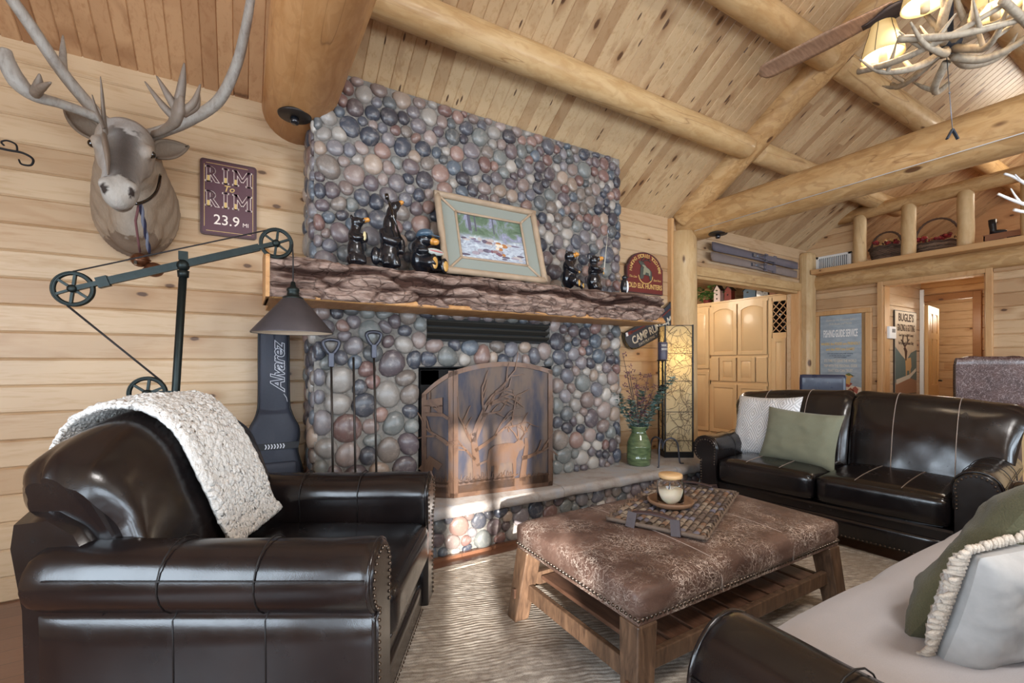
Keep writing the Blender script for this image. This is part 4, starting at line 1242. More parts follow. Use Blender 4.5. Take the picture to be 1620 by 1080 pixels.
mb = MB(); mb.lathe([(.058, 0), (.056, .02), (.045, .038), (.02, .05), (0, .052)], 18, TR(.0, .0, .225) @ rot('X', -.15), srgb(70, 92, 110)); mb.box(-.02, .06, -.07, -.02, .224, .232, srgb(70, 92, 110), .003); mb.build('cap', M_('vcol_gloss'), b3)
b4 = bear('bear_figurine', (2.115, 2.71, MT - .02), .45, .31, 'reach', 'black carved bear seated with one arm behind its head, right of the painting')
b5 = bear('bear_figurine', (2.36, 2.72, MT - .02), .45, .31, 'rod', 'black carved bear fishing with a thin pale rod at the right end of the mantel')
mb = MB(); mb.tube([(.045, -.065, .16), (.09, -.06, .30), (.17, -.05, .50)], [.004, .003, .0015], 6); mb.build('fishing_rod', M_('pale_letters'), b5)
mb = MB(); mb.ell((.175, -.05, .51), (.012, .008, .03)); mb.build('lure', M_('steel'), b5)
# small black and white bird at the very end
t = empty('bird_figurine', (2.70, 2.74, MT - .02), .3, 'tiny black and white bird figurine at the right end of the mantel', 'bird figurine')
mb = MB(); mb.ell((0, 0, .07), (.028, .03, .07), col=srgb(24, 26, 30)); mb.ell((0, -.005, .145), (.02, .022, .022), col=srgb(24, 26, 30)); mb.ell((0, -.03, .145), (.006, .016, .006), col=srgb(60, 50, 40)); mb.build('bird_body', M_('vcol_gloss'), t)
mb = MB(); mb.ell((.008, -.022, .07), (.014, .016, .05), col=srgb(230, 230, 228)); mb.build('white_breast', M_('vcol_gloss'), t)

# ---------------------------------------------------------------- framed painting
pic = empty('framed_painting', (1.48, 2.66, MT), 0, 'birch-framed stream painting with sage mat, leaning on the chimney above the mantel', 'painting')
ang = math.atan2(.17, .56)
Mp = TR(0, .0, .0) @ rot('X', -ang) @ rot('Y', -.0)
W2, Hh = .375, .56
mb = MB()
def stick(a, b, r):
    n = 10; pts = [Vector(a).lerp(Vector(b), i / n) for i in range(n + 1)]
    mb.tube([Mp @ p for p in pts], [r * (1 + .12 * noise.noise(p * 30)) for p in pts], 10)
for a, b in (((-W2, 0, 0), (-W2, 0, Hh)), ((W2, 0, 0), (W2, 0, Hh)), ((-W2 - .02, 0, Hh), (W2 + .02, 0, Hh)), ((-W2, 0, .01), (W2, 0, .01))): stick(a, b, .022)
ix, iz0, iz1 = .255, .115, .455
for a, b in (((-ix, .004, iz0), (-ix, .004, iz1)), ((ix, .004, iz0), (ix, .004, iz1)), ((-ix, .004, iz1), (ix, .004, iz1)), ((-ix, .004, iz0), (ix, .004, iz0)),
             ((-W2, 0, 0), (-ix, .004, iz0)), ((W2, 0, 0), (ix, .004, iz0)), ((-W2, 0, Hh), (-ix, .004, iz1)), ((W2, 0, Hh), (ix, .004, iz1))): stick(a, b, .0085)
mb.build('birch_frame', M_('birch_bark'), pic)
mb = MB(); 
for a in ((-W2, -ix, 0, Hh), (ix, W2, 0, Hh), (-ix, ix, 0, iz0), (-ix, ix, iz1, Hh)): mb.box(a[0], a[1], .006, .012, a[2], a[3], M=Mp)
mb.build('mat_board', M_('mat_sage'), pic)
mb = MB(); mb.box(-ix, ix, .012, .016, iz0, iz1)
o = mb.build('stream_picture', M_('painting'), pic); o.matrix_local = Mp @ TR(0, 0, 0)
R = random.Random(3); mb = MB()
# rocks, trunks and foliage of the scene, in thin paint layers
for k in range(26):
    x = R.uniform(-ix + .03, ix - .03); z = R.choice((R.uniform(.14, .2), R.uniform(.24, .28)))
    mb.ell((x, .0115, z), (R.uniform(.015, .04), .001, R.uniform(.006, .015)), 10, 6, None, srgb(*R.choice(((120, 110, 130), (160, 150, 160), (96, 88, 104), (186, 176, 172)))))
for k in range(3):
    x = (-.17, -.12, .02)[k]; ww = (.022, .010, .008)[k]; mb.box(x, x + ww, .0105, .0115, .33, .45, srgb(92, 90, 106))
for k in range(14):
    x = R.uniform(-.03, .1); mb.ell((x, .0112, R.uniform(.17, .26)), (R.uniform(.01, .03), .001, .012), 10, 6, None, srgb(*R.choice(((178, 120, 70), (120, 84, 96), (226, 214, 196), (140, 110, 110)))))
o = mb.build('painted_rocks', M_('vcol'), pic); o.matrix_local = Mp
# ---------------------------------------------------------------- rolled-arm leather seating
def arm_profile(top, R, n=16):
    """closed (a, z): a outward from the seat side"""
    pts = [(.0, .10), (.0, top - 2.2 * R)]
    cx, cz = R * .92, top - R
    a0, a1 = PI * 1.12, -PI * .42
    for i in range(n + 1):
        a = a0 + (a1 - a0) * i / n
        pts.append((cx + R * math.cos(a), cz + R * math.sin(a)))
    pts += [(cx + R * .42, top - 2.12 * R), (cx + R * .40, top - 2.9 * R), (cx + R * .36, .10)]
    return pts
def loop_pts(poly, step):
    """points every step along an open polyline"""
    out = []; acc = 0
    for a, b in zip(poly[:-1], poly[1:]):
        a = Vector(a); b = Vector(b); L = (b - a).length
        t = acc
        while t < L:
            out.append(a + (b - a) * (t / L)); t += step
        acc = t - L
    return out
def nails(mb, pts, nrm, r=.0065):
    nrm = Vector(nrm).normalized()
    for p in pts:
        M = Matrix.Translation(p) @ nrm.to_track_quat('Z', 'Y').to_matrix().to_4x4()
        mb.lathe([(r, 0), (r * .8, r * .5), (r * .35, r * .75), (0, r * .8)], 7, M, cap=False)

def seating(name, loc, rz, lab, cat, W, D, top, seat_z, back_z, ncush, R=.105, mat='black_leather', group=None, pale=False, cover=None, drop=.13, arm_back=.0, wing=.07, extra=.0, backless=False, seamset=(.33, .66)):
    t = empty(name, loc, rz, lab, cat, group)
    xf, xr = D / 2, -D / 2
    seam_m = M_('seam') if pale else M_('dark_seam')
    yin = W / 2 - R * 1.92       # inner face of the arms
    prof = arm_profile(top, R)
    for s in (-1, 1):
        # arm: sections along x, softly rounded at the front
        xa = xr + arm_back
        secs = [(xa - .012, .90, -.03), (xa + .01, .97, -.012), (xa + .06, 1, 0)] + [(xa + .06 + (xf - .04 - xa - .06) * k / 8, 1, 0) for k in range(1, 9)] + [(xf - .02, .985, -.003), (xf - .006, .95, -.01), (xf, .90, -.018)]
        acx, acz = R * .8, top - R * 1.6
        mb = MB(); P = []
        for x, k, dz in secs:
            sag = .008 * math.sin((x - xr) / D * PI) + .006 * noise.noise(Vector((x * 7, s, 1)))
            row = []
            for a, z in prof:
                aa = acx + (a - acx) * k; zz = acz + (z - acz) * (k if z > .2 else 1) - sag * (1 if z > top - R else 0)
                row.append((x, s * (yin + aa), zz))
            P.append(row)
        mb.grid(P); nb = len(prof)
        mb.add(P[0], [tuple(range(nb))]); mb.add(P[-1], [tuple(range(nb))])
        o = mb.build('arm', M_(mat), t); fix_normals(o)
        # piping round the front panel + nail heads
        m2 = MB()
        edge = [Vector((xf - .012, s * (yin + acx + (a - acx) * .965), acz + (z - acz) * (.965 if z > .2 else 1))) for a, z in prof[1:]]
        m2.tube(bez([tuple(p) for p in edge], 2), .0065, 6)
        q = m2.build('piping', M_(mat), o)
        m3 = MB()
        ins = [Vector((xf + .001, s * (yin + acx + (a - acx) * .80), acz + (z - acz) * (.82 if z > .2 else 1))) for a, z in prof[1:]]
        nails(m3, loop_pts(ins, .0215), (1, 0, 0))
        out = [Vector((xf - .045, s * (yin + a * 1.0), z)) for a, z in prof[2:]]
        q = m3.build('nail_trim', M_('nail'), o)
        # seams across the roll and down the side panel, and along the top
        m4 = MB()
        for f in seamset:
            x = xr + .2 + (D - .25) * f
            m4.tube([(x, s * (yin + acx + (a - acx) * 1.012), acz + (z - acz) * 1.012) for a, z in prof[1:]], .0022, 5)
        k_ = 9
        m4.tube([(x, s * (yin + prof[2 + 11][0] + .002), prof[2 + 11][1] + .004) for x in [xr + .15 + (D - .17) * i / 20 for i in range(21)]], .0022, 5)
        q = m4.build('seam_lines', M_('dark_seam'), o)
    # base: front rail, sides, back
    mb = MB(); mb.box(xr + .06, xf - .035, -yin - .02, yin + .02, .09, seat_z - .19, bev=.02)
    mb.rbox((xf - .05, 0, .155), (.06, 2 * yin - .004, .13), .025, 4)
    o = mb.build('base', M_(mat), t)
    m3 = MB(); nails(m3, [Vector((xf - .019, -yin + .02 + .0225 * i, .105)) for i in range(int((2 * yin - .04) / .0225) + 1)], (1, 0, 0)); m3.build('nail_trim', M_('nail'), o)
    for sx in (-1, 1):
        for sy in (-1, 1):
            f = MB(); f.lathe([(.022, 0), (.03, .05), (.034, .095)], 12, TR(sx * (D / 2 - .12), sy * (W / 2 - .14), 0)); f.build('foot', M_('eye'), t)
    # seat cushions
    cw = 2 * yin / ncush
    x0, x1 = xr + .22, xf + .012
    for i in range(ncush):
        yc = -yin + cw * (i + .5)
        mb = MB(); mb.rbox(((x0 + x1) / 2, yc, seat_z - .095), (x1 - x0, cw - .008, .18), .05, 6, .022)
        o = mb.build('seat_cushion', M_(mat), t)
        m2 = MB()
        for zz in (seat_z - .022, seat_z - .165):
            m2.tube([(x1 - .006 - .014, yc - cw / 2 + .02 + (cw - .04) * k / 16, zz + (.006 * math.sin(PI * k / 16))) for k in range(17)], .0055, 6)
        m2.build('piping', M_(mat), o)
        if pale:
            m3 = MB()
            for f in (.33, .67):
                y = yc - cw / 2 + cw * f
                pts = [(x0 + .1 + (x1 - x0 - .13) * k / 10, y, seat_z - .003 + .0215 * (max(0, 1 - ((x0 + .1 + (x1 - x0 - .13) * k / 10 - (x0 + x1) / 2) / ((x1 - x0) / 2)) ** 2) * (1 - ((y - yc) / (cw / 2)) ** 2)) ** .6) for k in range(11)]
                m3.tube(pts, .0022, 5)
            m3.build('seam_lines', seam_m, o)
    # back frame with its outer shoulders
    if not backless:
        mb = MB()
        P = []
        for e in [-1, -.97, -.9, -.6, -.3, 0, .3, .6, .9, .97, 1]:
            y = e * (W / 2 - wing); k = 1 - .05 * max(0, (abs(e) - .9) / .1) ** 2
            zt = back_z - .16 - (drop - .03) * abs(e) ** 2.5; fx = .12 if abs(e) < .85 else .25
            P.append([(xr + fx * k, y, .10), (xr + (fx + .02) * k, y, .5), (xr + fx * k, y, zt - .17), (xr + fx * .72 * k, y, zt - .05), (xr + fx * .4 * k, y, zt - .008), (xr - .002, y, zt - .02), (xr - .012, y, zt - .09), (xr + .022, y, .5), (xr + .035, y, .10)])
        mb.grid(P); mb.add(P[0], [tuple(range(9))]); mb.add(P[-1], [tuple(range(9))])
        o = mb.build('back_frame', M_(mat), t); fix_normals(o)
        BW = W - (.10 if ncush == 1 else .05) + extra
        bw = BW / ncush
        for i in range(ncush):
            yc = -BW / 2 + bw * (i + .5)
            P = []; ring = 44; ny = 54
            def section(e, eo):
                zt = back_z - drop * abs(eo) ** 2.6
                ctl = [(xr + .36, seat_z - .05), (xr + .335, seat_z + .08), (xr + .29, (seat_z + zt) / 2), (xr + .225, zt - .10), (xr + .145, zt - .012), (xr + .06, zt), (xr - .015, zt - .05), (xr - .03, zt - .15), (xr + .08, (seat_z + zt) / 2 - .02), (xr + .14, seat_z - .05)]
                pts = bez([(a, 0, b) for a, b in ctl], 6)
                return pts
            for j in range(ny + 1):
                e = -1 + 2 * j / ny
                y = yc + e * (bw / 2 - .004)
                eo = (y / (BW / 2))
                pts = section(e, eo)
                cx = xr + .16; cz = (seat_z + back_z) / 2
                ae = max(0, (abs(e) - .86) / .14)
                k = math.sqrt(max(0.0, 1 - ae ** 2 * .55)) if ae < 1 else math.sqrt(.45)
                row = []
                m = len(pts)
                for q, p in enumerate(pts):
                    b = q / (m - 1)
                    x = cx + (p.x - cx) * (1 - (1 - k) * .6); z = p.z - (1 - k) * .10 * max(0, (p.z - seat_z) / (back_z - seat_z))
                    # pleats gathered at the shoulders
                    wgt = max(0, (abs(e) - .66) / .34) ** 1.3 * max(0, 1 - abs(b - .52) / .26)
                    rp = .034 * wgt * (abs(math.sin(b * 26 + 1.2 * abs(e))) ** .6 - .6)
                    dx, dz = (p.x - cx), (p.z - (back_z - .2)); l = math.hypot(dx, dz) or 1
                    crown = .018 * (1 - e * e) * math.sin(PI * min(1, b * 2))
                    wr = .006 * noise.noise(Vector((y * 6, p.z * 6, 3)))
                    fl = max(0, min(1, (p.z - (back_z - .30)) / .16)); out_end = (e > 0 and i == ncush - 1) or (e < 0 and i == 0)
                    yy = y if not out_end else yc + (y - yc) * (1 - (.17 if ncush == 1 else .10) * (1 - fl) * abs(e) ** 3)
                    row.append((x + dx / l * rp + crown + wr, yy, z + dz / l * rp))
                P.append(row)
            mb = MB(); mb.grid(P)
            mb.add(P[0], [tuple(range(len(P[0])))]); mb.add(P[-1], [tuple(range(len(P[0])))])
            o = mb.build('back_cushion', M_(mat), t); fix_normals(o)
            if pale:
                m3 = MB()
                for f in (.3, .68):
                    j = int(ny * f); m3.tube([(p[0] + .003, p[1], p[2] + .002) for p in P[j][3:40]], .0026, 5)
                m3.build('seam_lines', seam_m, o)
    return t, dict(xf=xf, xr=xr, yin=yin)

chair, cd = seating('club_armchair', (.121, 1.998, 0), math.atan2(-.511, .859), 'black leather club armchair with rolled nailhead arms and a fleece throw on its back', 'armchair', 1.05, 1.06, .70, .50, 1.05, 1, .105, drop=.15, arm_back=.085)
love, ld = seating('leather_loveseat', (3.80, 1.655, 0), math.atan2(-.122, -.9925), 'dark brown leather loveseat with pale seams, facing left before the pine cabinets', 'loveseat', 1.76, .98, .64, .475, 1.0, 2, .105, pale=True, drop=.06, extra=.10)
sofa, sd = seating('leather_sofa', (2.215, .24, 0), PI / 2, 'dark leather sofa in the foreground with a pale grey seat cover', 'sofa', 2.68, .92, .62, .46, .86, 3, .14, drop=.06)

# fleece throw over the chair back
def throw():
    n1, n2 = 230, 120
    back_z, seat_z, xr, W, drop = 1.05, .50, cd['xr'], 1.06, .15
    P = []
    for i in range(n1 + 1):
        u = i / n1
        P.append([])
        for j in range(n2 + 1):
            v = j / n2
            # v across (local y), u along the drape from the front hem over the top to the rear
            y0 = -.125 + v * .36 + (u - .2) * -.22
            eo = y0 / (W / 2 - .03); zt = back_z - drop * min(1, abs(eo)) ** 2.6
            ctl = [(xr + .39, seat_z + .06), (xr + .36, seat_z + .14), (xr + .325, (seat_z + zt) / 2), (xr + .25, zt - .09), (xr + .155, zt + .008), (xr + .06, zt + .02), (xr - .02, zt - .01), (xr - .05, zt - .07), (xr - .055, zt - .12)]
            m = len(ctl) - 1; f = u * m; k = min(int(f), m - 1); tt = f - k
            p0, p1, p2, p3 = (Vector((*ctl[max(0, min(m, k + d))], 0)) for d in (-1, 0, 1, 2))
            p = .5 * ((2 * p1) + (p2 - p0) * tt + (2 * p0 - 5 * p1 + 4 * p2 - p3) * tt * tt + (3 * p1 - p0 - 3 * p2 + p3) * tt ** 3)
            nd = Vector((p.x - (xr + .12), p.y - (back_z - .22), 0)).normalized()
            h = .016 + .012 * noise.noise(Vector((y0 * 9, u * 7, 1))) + .009 * noise.noise(Vector((y0 * 75, u * 85, 5))) + .007 * noise.noise(Vector((y0 * 120, u * 140, 9)))
            ed = min(v, 1 - v, u * 1.4) ; h *= min(1, .35 + ed * 14)
            hem = .012 * noise.noise(Vector((v * 5, u * 5, 20)))
            P[-1].append((p.x + nd.x * h, y0 + hem, p.y + nd.y * h + (.03 * (v - .5) if u < .05 else 0)))
    mb = MB(); mb.grid(P)
    o = mb.build('fleece_throw', M_('sherpa'))
    sm = o.modifiers.new('t', 'SOLIDIFY'); sm.thickness = .016; sm.offset = -1
    o.location = chair.location; o.rotation_euler = chair.rotation_euler
    tag(o, 'off-white fleece throw blanket draped over the back of the black club armchair', 'blanket')
throw()

# pale felt cover on the foreground sofa
mb = MB(); P = []
for i in range(81):
    x = 1.19 + 2.10 * i / 80
    row = []
    cush = (abs(math.sin((x - 1.19) / 2.10 * PI * 3))) ** .5
    for j, (y, z) in enumerate(((-.18, .492), (.0, .497), (.2, .50), (.4, .50), (.55, .497), (.64, .49), (.695, .475), (.725, .45), (.735, .41), (.735, .36), (.73, .31))):
        row.append((x, y + (.018 * cush if j > 4 else 0) + .004 * noise.noise(Vector((x * 4, j, 0))), z + .006 * cush * (j < 7) + .004 * noise.noise(Vector((x * 3, y * 4, 2)))))
    P.append(row)
mb.grid(P)
o = mb.build('seat_cover', M_('grey_felt')); sm = o.modifiers.new('t', 'SOLIDIFY'); sm.thickness = .006; sm.offset = 1
tag(o, 'pale grey felt cover spread over the seat of the foreground sofa', 'sofa cover')

# ---------------------------------------------------------------- pillows
def pillow(name, w, h, th, M, mat, lab, cat='pillow', n=26, pinch=.07, group=None, flange=0):
    mb = MB()
    for s in (1, -1):
        P = []
        for i in range(n + 1):
            a = -1 + 2 * i / n; row = []
            for j in range(n + 1):
                b = -1 + 2 * j / n
                k = (max(0, 1 - a ** 4) * max(0, 1 - b ** 4)) ** .55
                pa = 1 - pinch * (1 - b * b) * (a * a); pb = 1 - pinch * (1 - a * a) * (b * b)
                wr = .010 * noise.noise(Vector((a * 3, b * 3, s * 5))) * k
                wr += .006 * noise.noise(Vector((a * 7, b * 7, s * 3))) * min(1, k * 2)
                row.append(M @ Vector((a * w / 2 * pa, s * (th / 2 * k) + wr, b * h / 2 * pb)))
            P.append(row)
        mb.grid(P)
    o = mb.build(name, M_(mat)); fix_normals(o)
    return tag(o, lab, cat, group)
def place(c, rz, tilt, roll=0): return TR(*c) @ rot('Z', rz) @ rot('X', tilt) @ rot('Y', roll)
lrz = math.atan2(-.122, -.9925)
def lp(x, y, z):
    return love.matrix_basis @ Vector((x, y, z)) if False else Matrix.Translation(love.location) @ rot('Z', lrz) @ Vector((x, y, z))
p = lp(.0, -.52, .70); pillow('throw_pillow', .54, .52, .15, place(p, lrz + PI / 2 - .15, -.30, -.04), 'diamond_weave', 'white diamond-weave pillow at the far end of the leather loveseat')
p = lp(.12, -.22, .66); pillow('throw_pillow', .52, .42, .15, place(p, lrz + PI / 2 + .02, -.34, .06), 'sage_linen', 'sage green linen pillow leaning on the white patterned pillow on the loveseat')
# ---------------------------------------------------------------- ottoman, rug
rug = MB(); rug.box(.05, 3.42, .0, 2.50, .001, .016, bev=.006)
rug.box(.03, 3.44, -.02, .05, .001, .020, bev=.008); rug.box(.03, 3.44, 2.46, 2.52, .001, .020, bev=.008); rug.box(3.38, 3.44, -.02, 2.52, .001, .020, bev=.008); rug.box(.03, .09, -.02, 2.52, .001, .020, bev=.008)
tag(rug.build('jute_rug', M_('jute_rug')), 'large woven grey and tan jute rug under the ottoman', 'rug')
OX0, OX1, OY0, OY1 = 1.12, 2.49, 1.07, 1.865
ot = empty('leather_ottoman', ((OX0 + OX1) / 2, (OY0 + OY1) / 2, .016), 0, 'large distressed brown leather ottoman on a slatted wooden frame', 'ottoman')
cx, cy_ = (OX1 - OX0) / 2, (OY1 - OY0) / 2
z0 = -.016
mb = MB(); mb.rbox((0, 0, .415 + z0), (2 * cx, 2 * cy_, .105), .036, 9, .022, fn=lambda p: Vector((p.x * (1 + .006 * math.sin(p.y * 9)), p.y * (1 + .008 * math.sin(p.x * 7)), p.z)))
top = mb.build('cushion_top', M_('distressed_leather'), ot)
mb = MB(); mb.box(-cx + .012, cx - .012, -cy_ + .012, cy_ - .012, .345 + z0, .378 + z0, bev=.004)
mb.build('apron', M_('distressed_leather'), ot)
mb = MB()
per = [(-cx + .012, -cy_ + .012), (cx - .012, -cy_ + .012), (cx - .012, cy_ - .012), (-cx + .012, cy_ - .012)]
for i, nrm in enumerate(((0, -1, 0), (1, 0, 0), (0, 1, 0), (-1, 0, 0))):
    a = Vector((*per[i], .366 + z0)); b = Vector((*per[(i + 1) % 4], .366 + z0))
    nails(mb, loop_pts([a, b], .021), nrm, .0075)
mb.build('nail_trim', M_('nail'), ot)
mb = MB()
ztop = .415 + .0525 + z0
def crown(x, y): return ztop + .022 * ((1 - (x / cx) ** 2) * (1 - (y / cy_) ** 2)) ** .6 - .0005
for x in (-cx * .36, cx * .36):
    mb.tube([(x, -cy_ - .001, .37 + z0), (x, -cy_ - .002, .41 + z0), (x, -cy_ + .018, .452 + z0)] + [(x, -cy_ + .05 + (2 * cy_ - .1) * k / 14, crown(x, -cy_ + .05 + (2 * cy_ - .1) * k / 14)) for k in range(15)] + [(x, cy_ - .018, .452 + z0), (x, cy_ + .002, .41 + z0)], .0028, 6)
mb.build('seam_lines', M_('seam'), ot)
for sx in (-1, 1):
    for sy in (-1, 1):
        a = Vector((sx * (cx - .055), sy * (cy_ - .055), .345 + z0)); b = Vector((sx * (cx - .01), sy * (cy_ - .02), z0 + .016))
        mb = MB()
        w0, w1 = .046, .038
        vs = [a + Vector((dx * w0, dy * w0, 0)) for dx, dy in ((-1, -1), (1, -1), (1, 1), (-1, 1))] + [b + Vector((dx * w1, dy * w1, 0)) for dx, dy in ((-1, -1), (1, -1), (1, 1), (-1, 1))]
        mb.add(vs, [(0, 3, 2, 1), (4, 5, 6, 7), (0, 1, 5, 4), (1, 2, 6, 5), (2, 3, 7, 6), (3, 0, 4, 7)], smooth=False)
        o = mb.build('leg', M_('ottoman_wood'), ot); fix_normals(o)
        bv = o.modifiers.new('b', 'BEVEL'); bv.width = .006; bv.segments = 2
        pg = MB(); q = a.lerp(b, .62)
        pg.box(q.x + sx * .030, q.x + sx * .050, q.y - .009, q.y + .009, q.z - .022, q.z + .022, bev=.002)
        pg.build('peg', M_('slat_wood'), o)
zr = .115
for s in (-1, 1):
    mb = MB(); mb.bar((-cx + .05, s * (cy_ - .045), zr + .06), (cx - .05, s * (cy_ - .045), zr + .06), .026, .062, bev=.004); mb.build('side_rail', M_('ottoman_wood'), ot)
    mb = MB(); mb.bar((s * (cx - .045), -cy_ + .05, zr + .02), (s * (cx - .045), cy_ - .05, zr + .02), .026, .07, bev=.004); mb.build('end_rail', M_('ottoman_wood'), ot)
for k in range(9):
    x = -cx + .17 + k * (2 * cx - .34) / 8
    mb = MB(); mb.box(x - .055, x + .055, -cy_ + .065, cy_ - .065, zr + .058, zr + .076, bev=.004); mb.build('slat', M_('slat_wood'), ot)

# woven tray with leather handles
tr = empty('woven_tray', (1.915, 1.565, .490), math.radians(24.8), 'flat woven seagrass tray with leather strap handles on the ottoman', 'tray')
TW, TD = .80, .43
mb = MB(); R = random.Random(5)
rows = 15; cols_ = 18
for r in range(rows):
    y = -TD / 2 + TD * (r + .5) / rows
    for c in range(cols_):
        x = -TW / 2 + TW * (c + .5) / cols_
        over = (r + c) % 2
        col = srgb(*R.choice(((138, 122, 108), (112, 98, 90), (160, 146, 130), (124, 122, 136), (142, 112, 92), (94, 84, 80))))
        zb = .012 + (.0035 if over else .001)
        P = []
        for i in range(5):
            tt = i / 4
            zz = zb + .003 * math.sin(tt * PI) * (1 if over else -.5)
            xx = x - TW / cols_ * .5 + TW / cols_ * tt
            P.append([(xx, y - TD / rows * .46, zz - .003), (xx, y - TD / rows * .25, zz + .003), (xx, y, zz + .0045), (xx, y + TD / rows * .25, zz + .003), (xx, y + TD / rows * .46, zz - .003)])
        mb.grid(P, col)
mb.box(-TW / 2, TW / 2, -TD / 2, TD / 2, .001, .011, srgb(84, 72, 64))
for s in (-1, 1):
    for k in range(2):
        mb.tube([(-TW / 2 + TW * i / 40, s * TD / 2 + .008 * math.sin(i * 1.3 + k * PI), .012 + .007 * math.cos(i * 1.3 + k * PI)) for i in range(41)], .006, 6, srgb(122, 104, 90))
    mb.tube([(s * TW / 2, -TD / 2 + TD * i / 20, .012) for i in range(21)], .010, 6, srgb(116, 100, 88))
mb.build('woven_mat', M_('wicker'), tr)
for s in (-1, 1):
    h = MB(); hz = .062 if s < 0 else .035
    for yy in (-.10, .10):
        h.bar((s * (TW / 2 + .013), yy, .0), (s * (TW / 2 + .002), yy * .93, hz), .036, .004, (1, 0, .2))
    P = []
    for i in range(17):
        v = -1 + 2 * i / 16; y = v * .098; z = hz - .004 + .010 * (1 - v * v)
        P.append([(s * (TW / 2 + .004), y, z - .004), (s * (TW / 2 - .012), y * .97, z + .004), (s * (TW / 2 - .032), y * .93, z)])
    h.grid(P); o = h.build('strap_handle', M_('strap_leather'), tr); sm = o.modifiers.new('t', 'SOLIDIFY'); sm.thickness = .004
# wooden dish and candle jar
jx, jy = 1.85, 1.555
dish = MB(); dish.lathe([(.0, 0), (.07, 0), (.088, .010), (.096, .024), (.092, .028), (.082, .014), (.065, .009), (0, .008)], 40, TR(jx, jy, .511) @ Matrix.Diagonal((1.18, 1.18, 1.18, 1)))
tag(dish.build('wooden_dish', M_('acacia')), 'round wooden dish under the candle jar on the tray', 'dish')
jar = empty('candle_jar', (jx, jy, .522), 0, 'glass jar candle with a pale wooden lid, standing in the wooden dish', 'candle')
JS = Matrix.Diagonal((1.2, 1.2, 1.2, 1)); mb = MB(); mb.lathe([(.0, .0), (.050, 0), (.054, .006), (.054, .078), (.048, .092), (.043, .098), (.043, .108), (.0405, .108), (.0405, .097), (.046, .090), (.051, .077), (.051, .008), (0, .006)], 36, JS); mb.build('glass_jar', M_('glass'), jar)
mb = MB(); mb.lathe([(0, .007), (.0505, .008), (.0505, .058), (0, .060)], 32, JS); mb.build('wax', M_('wax'), jar)
mb = MB(); mb.lathe([(0, .106), (.046, .106), (.048, .109), (.048, .119), (.046, .122), (0, .122)], 36, JS); mb.build('lid', M_('light_wood'), jar)
mb = MB(); mb.tube([(-.041, -.031, .115), (-.055, -.041, .103), (-.060, -.041, .086)], .003, 5); mb.build('wire_clasp', M_('steel'), jar)
# ---------------------------------------------------------------- mounted caribou head
elk = empty('mounted_caribou_head', (-.50, 3.30, 2.08), 0, 'mounted caribou head with wide pale antlers and sleigh bells, on the pine wall', 'mounted animal head')
EO = Vector((-.50, 3.30, 2.08))
def L_(p): return tuple(Vector(p) - EO)
P0 = Vector((-.495, 2.955, 2.385)); N0 = Vector((-.462, 2.60, 1.985))
hax = (N0 - P0); hl = hax.length; hax.normalize()
sid = Vector((1, .05, 0)).normalized(); sid = (sid - hax * sid.dot(hax)).normalized(); nrm = sid.cross(hax)
if nrm.y > 0: nrm = -nrm
HM = Matrix((sid, nrm, hax)).transposed().to_4x4()
def hp(t, s, n): return P0 + hax * (t * hl) + sid * s + nrm * n
mb = MB()
prof = [(-.10, .075, .075, -.05), (.0, .105, .10, -.03), (.12, .118, .115, -.02), (.24, .120, .120, -.03), (.36, .112, .112, -.04), (.48, .094, .098, -.035), (.60, .078, .088, -.03), (.72, .070, .080, -.028), (.84, .070, .076, -.025), (.94, .070, .070, -.025), (1.02, .060, .058, -.03), (1.07, .040, .042, -.035)]
for i in range(len(prof) - 1):
    for k in range(3):
        f = k / 3; a, b = prof[i], prof[i + 1]
        q = [a[j] + (b[j] - a[j]) * f for j in range(4)]
        mb.ell(L_(hp(q[0], 0, q[3])), (q[1], q[2], .05), 20, 12, HM)
for s in (-1, 1):
    mb.ell(L_(hp(.40, s * .092, .030)), (.028, .030, .045), 12, 8, HM)      # brow
    mb.ell(L_(hp(1.0, s * .040, .018)), (.030, .026, .035), 12, 8, HM)      # nostril rim
    mb.ell(L_(hp(.33, s * .06, -.07)), (.05, .05, .10), 12, 8, HM)         # cheek
mb.ell(L_(hp(.92, 0, -.085)), (.048, .032, .08), 12, 8, HM)                 # lower jaw
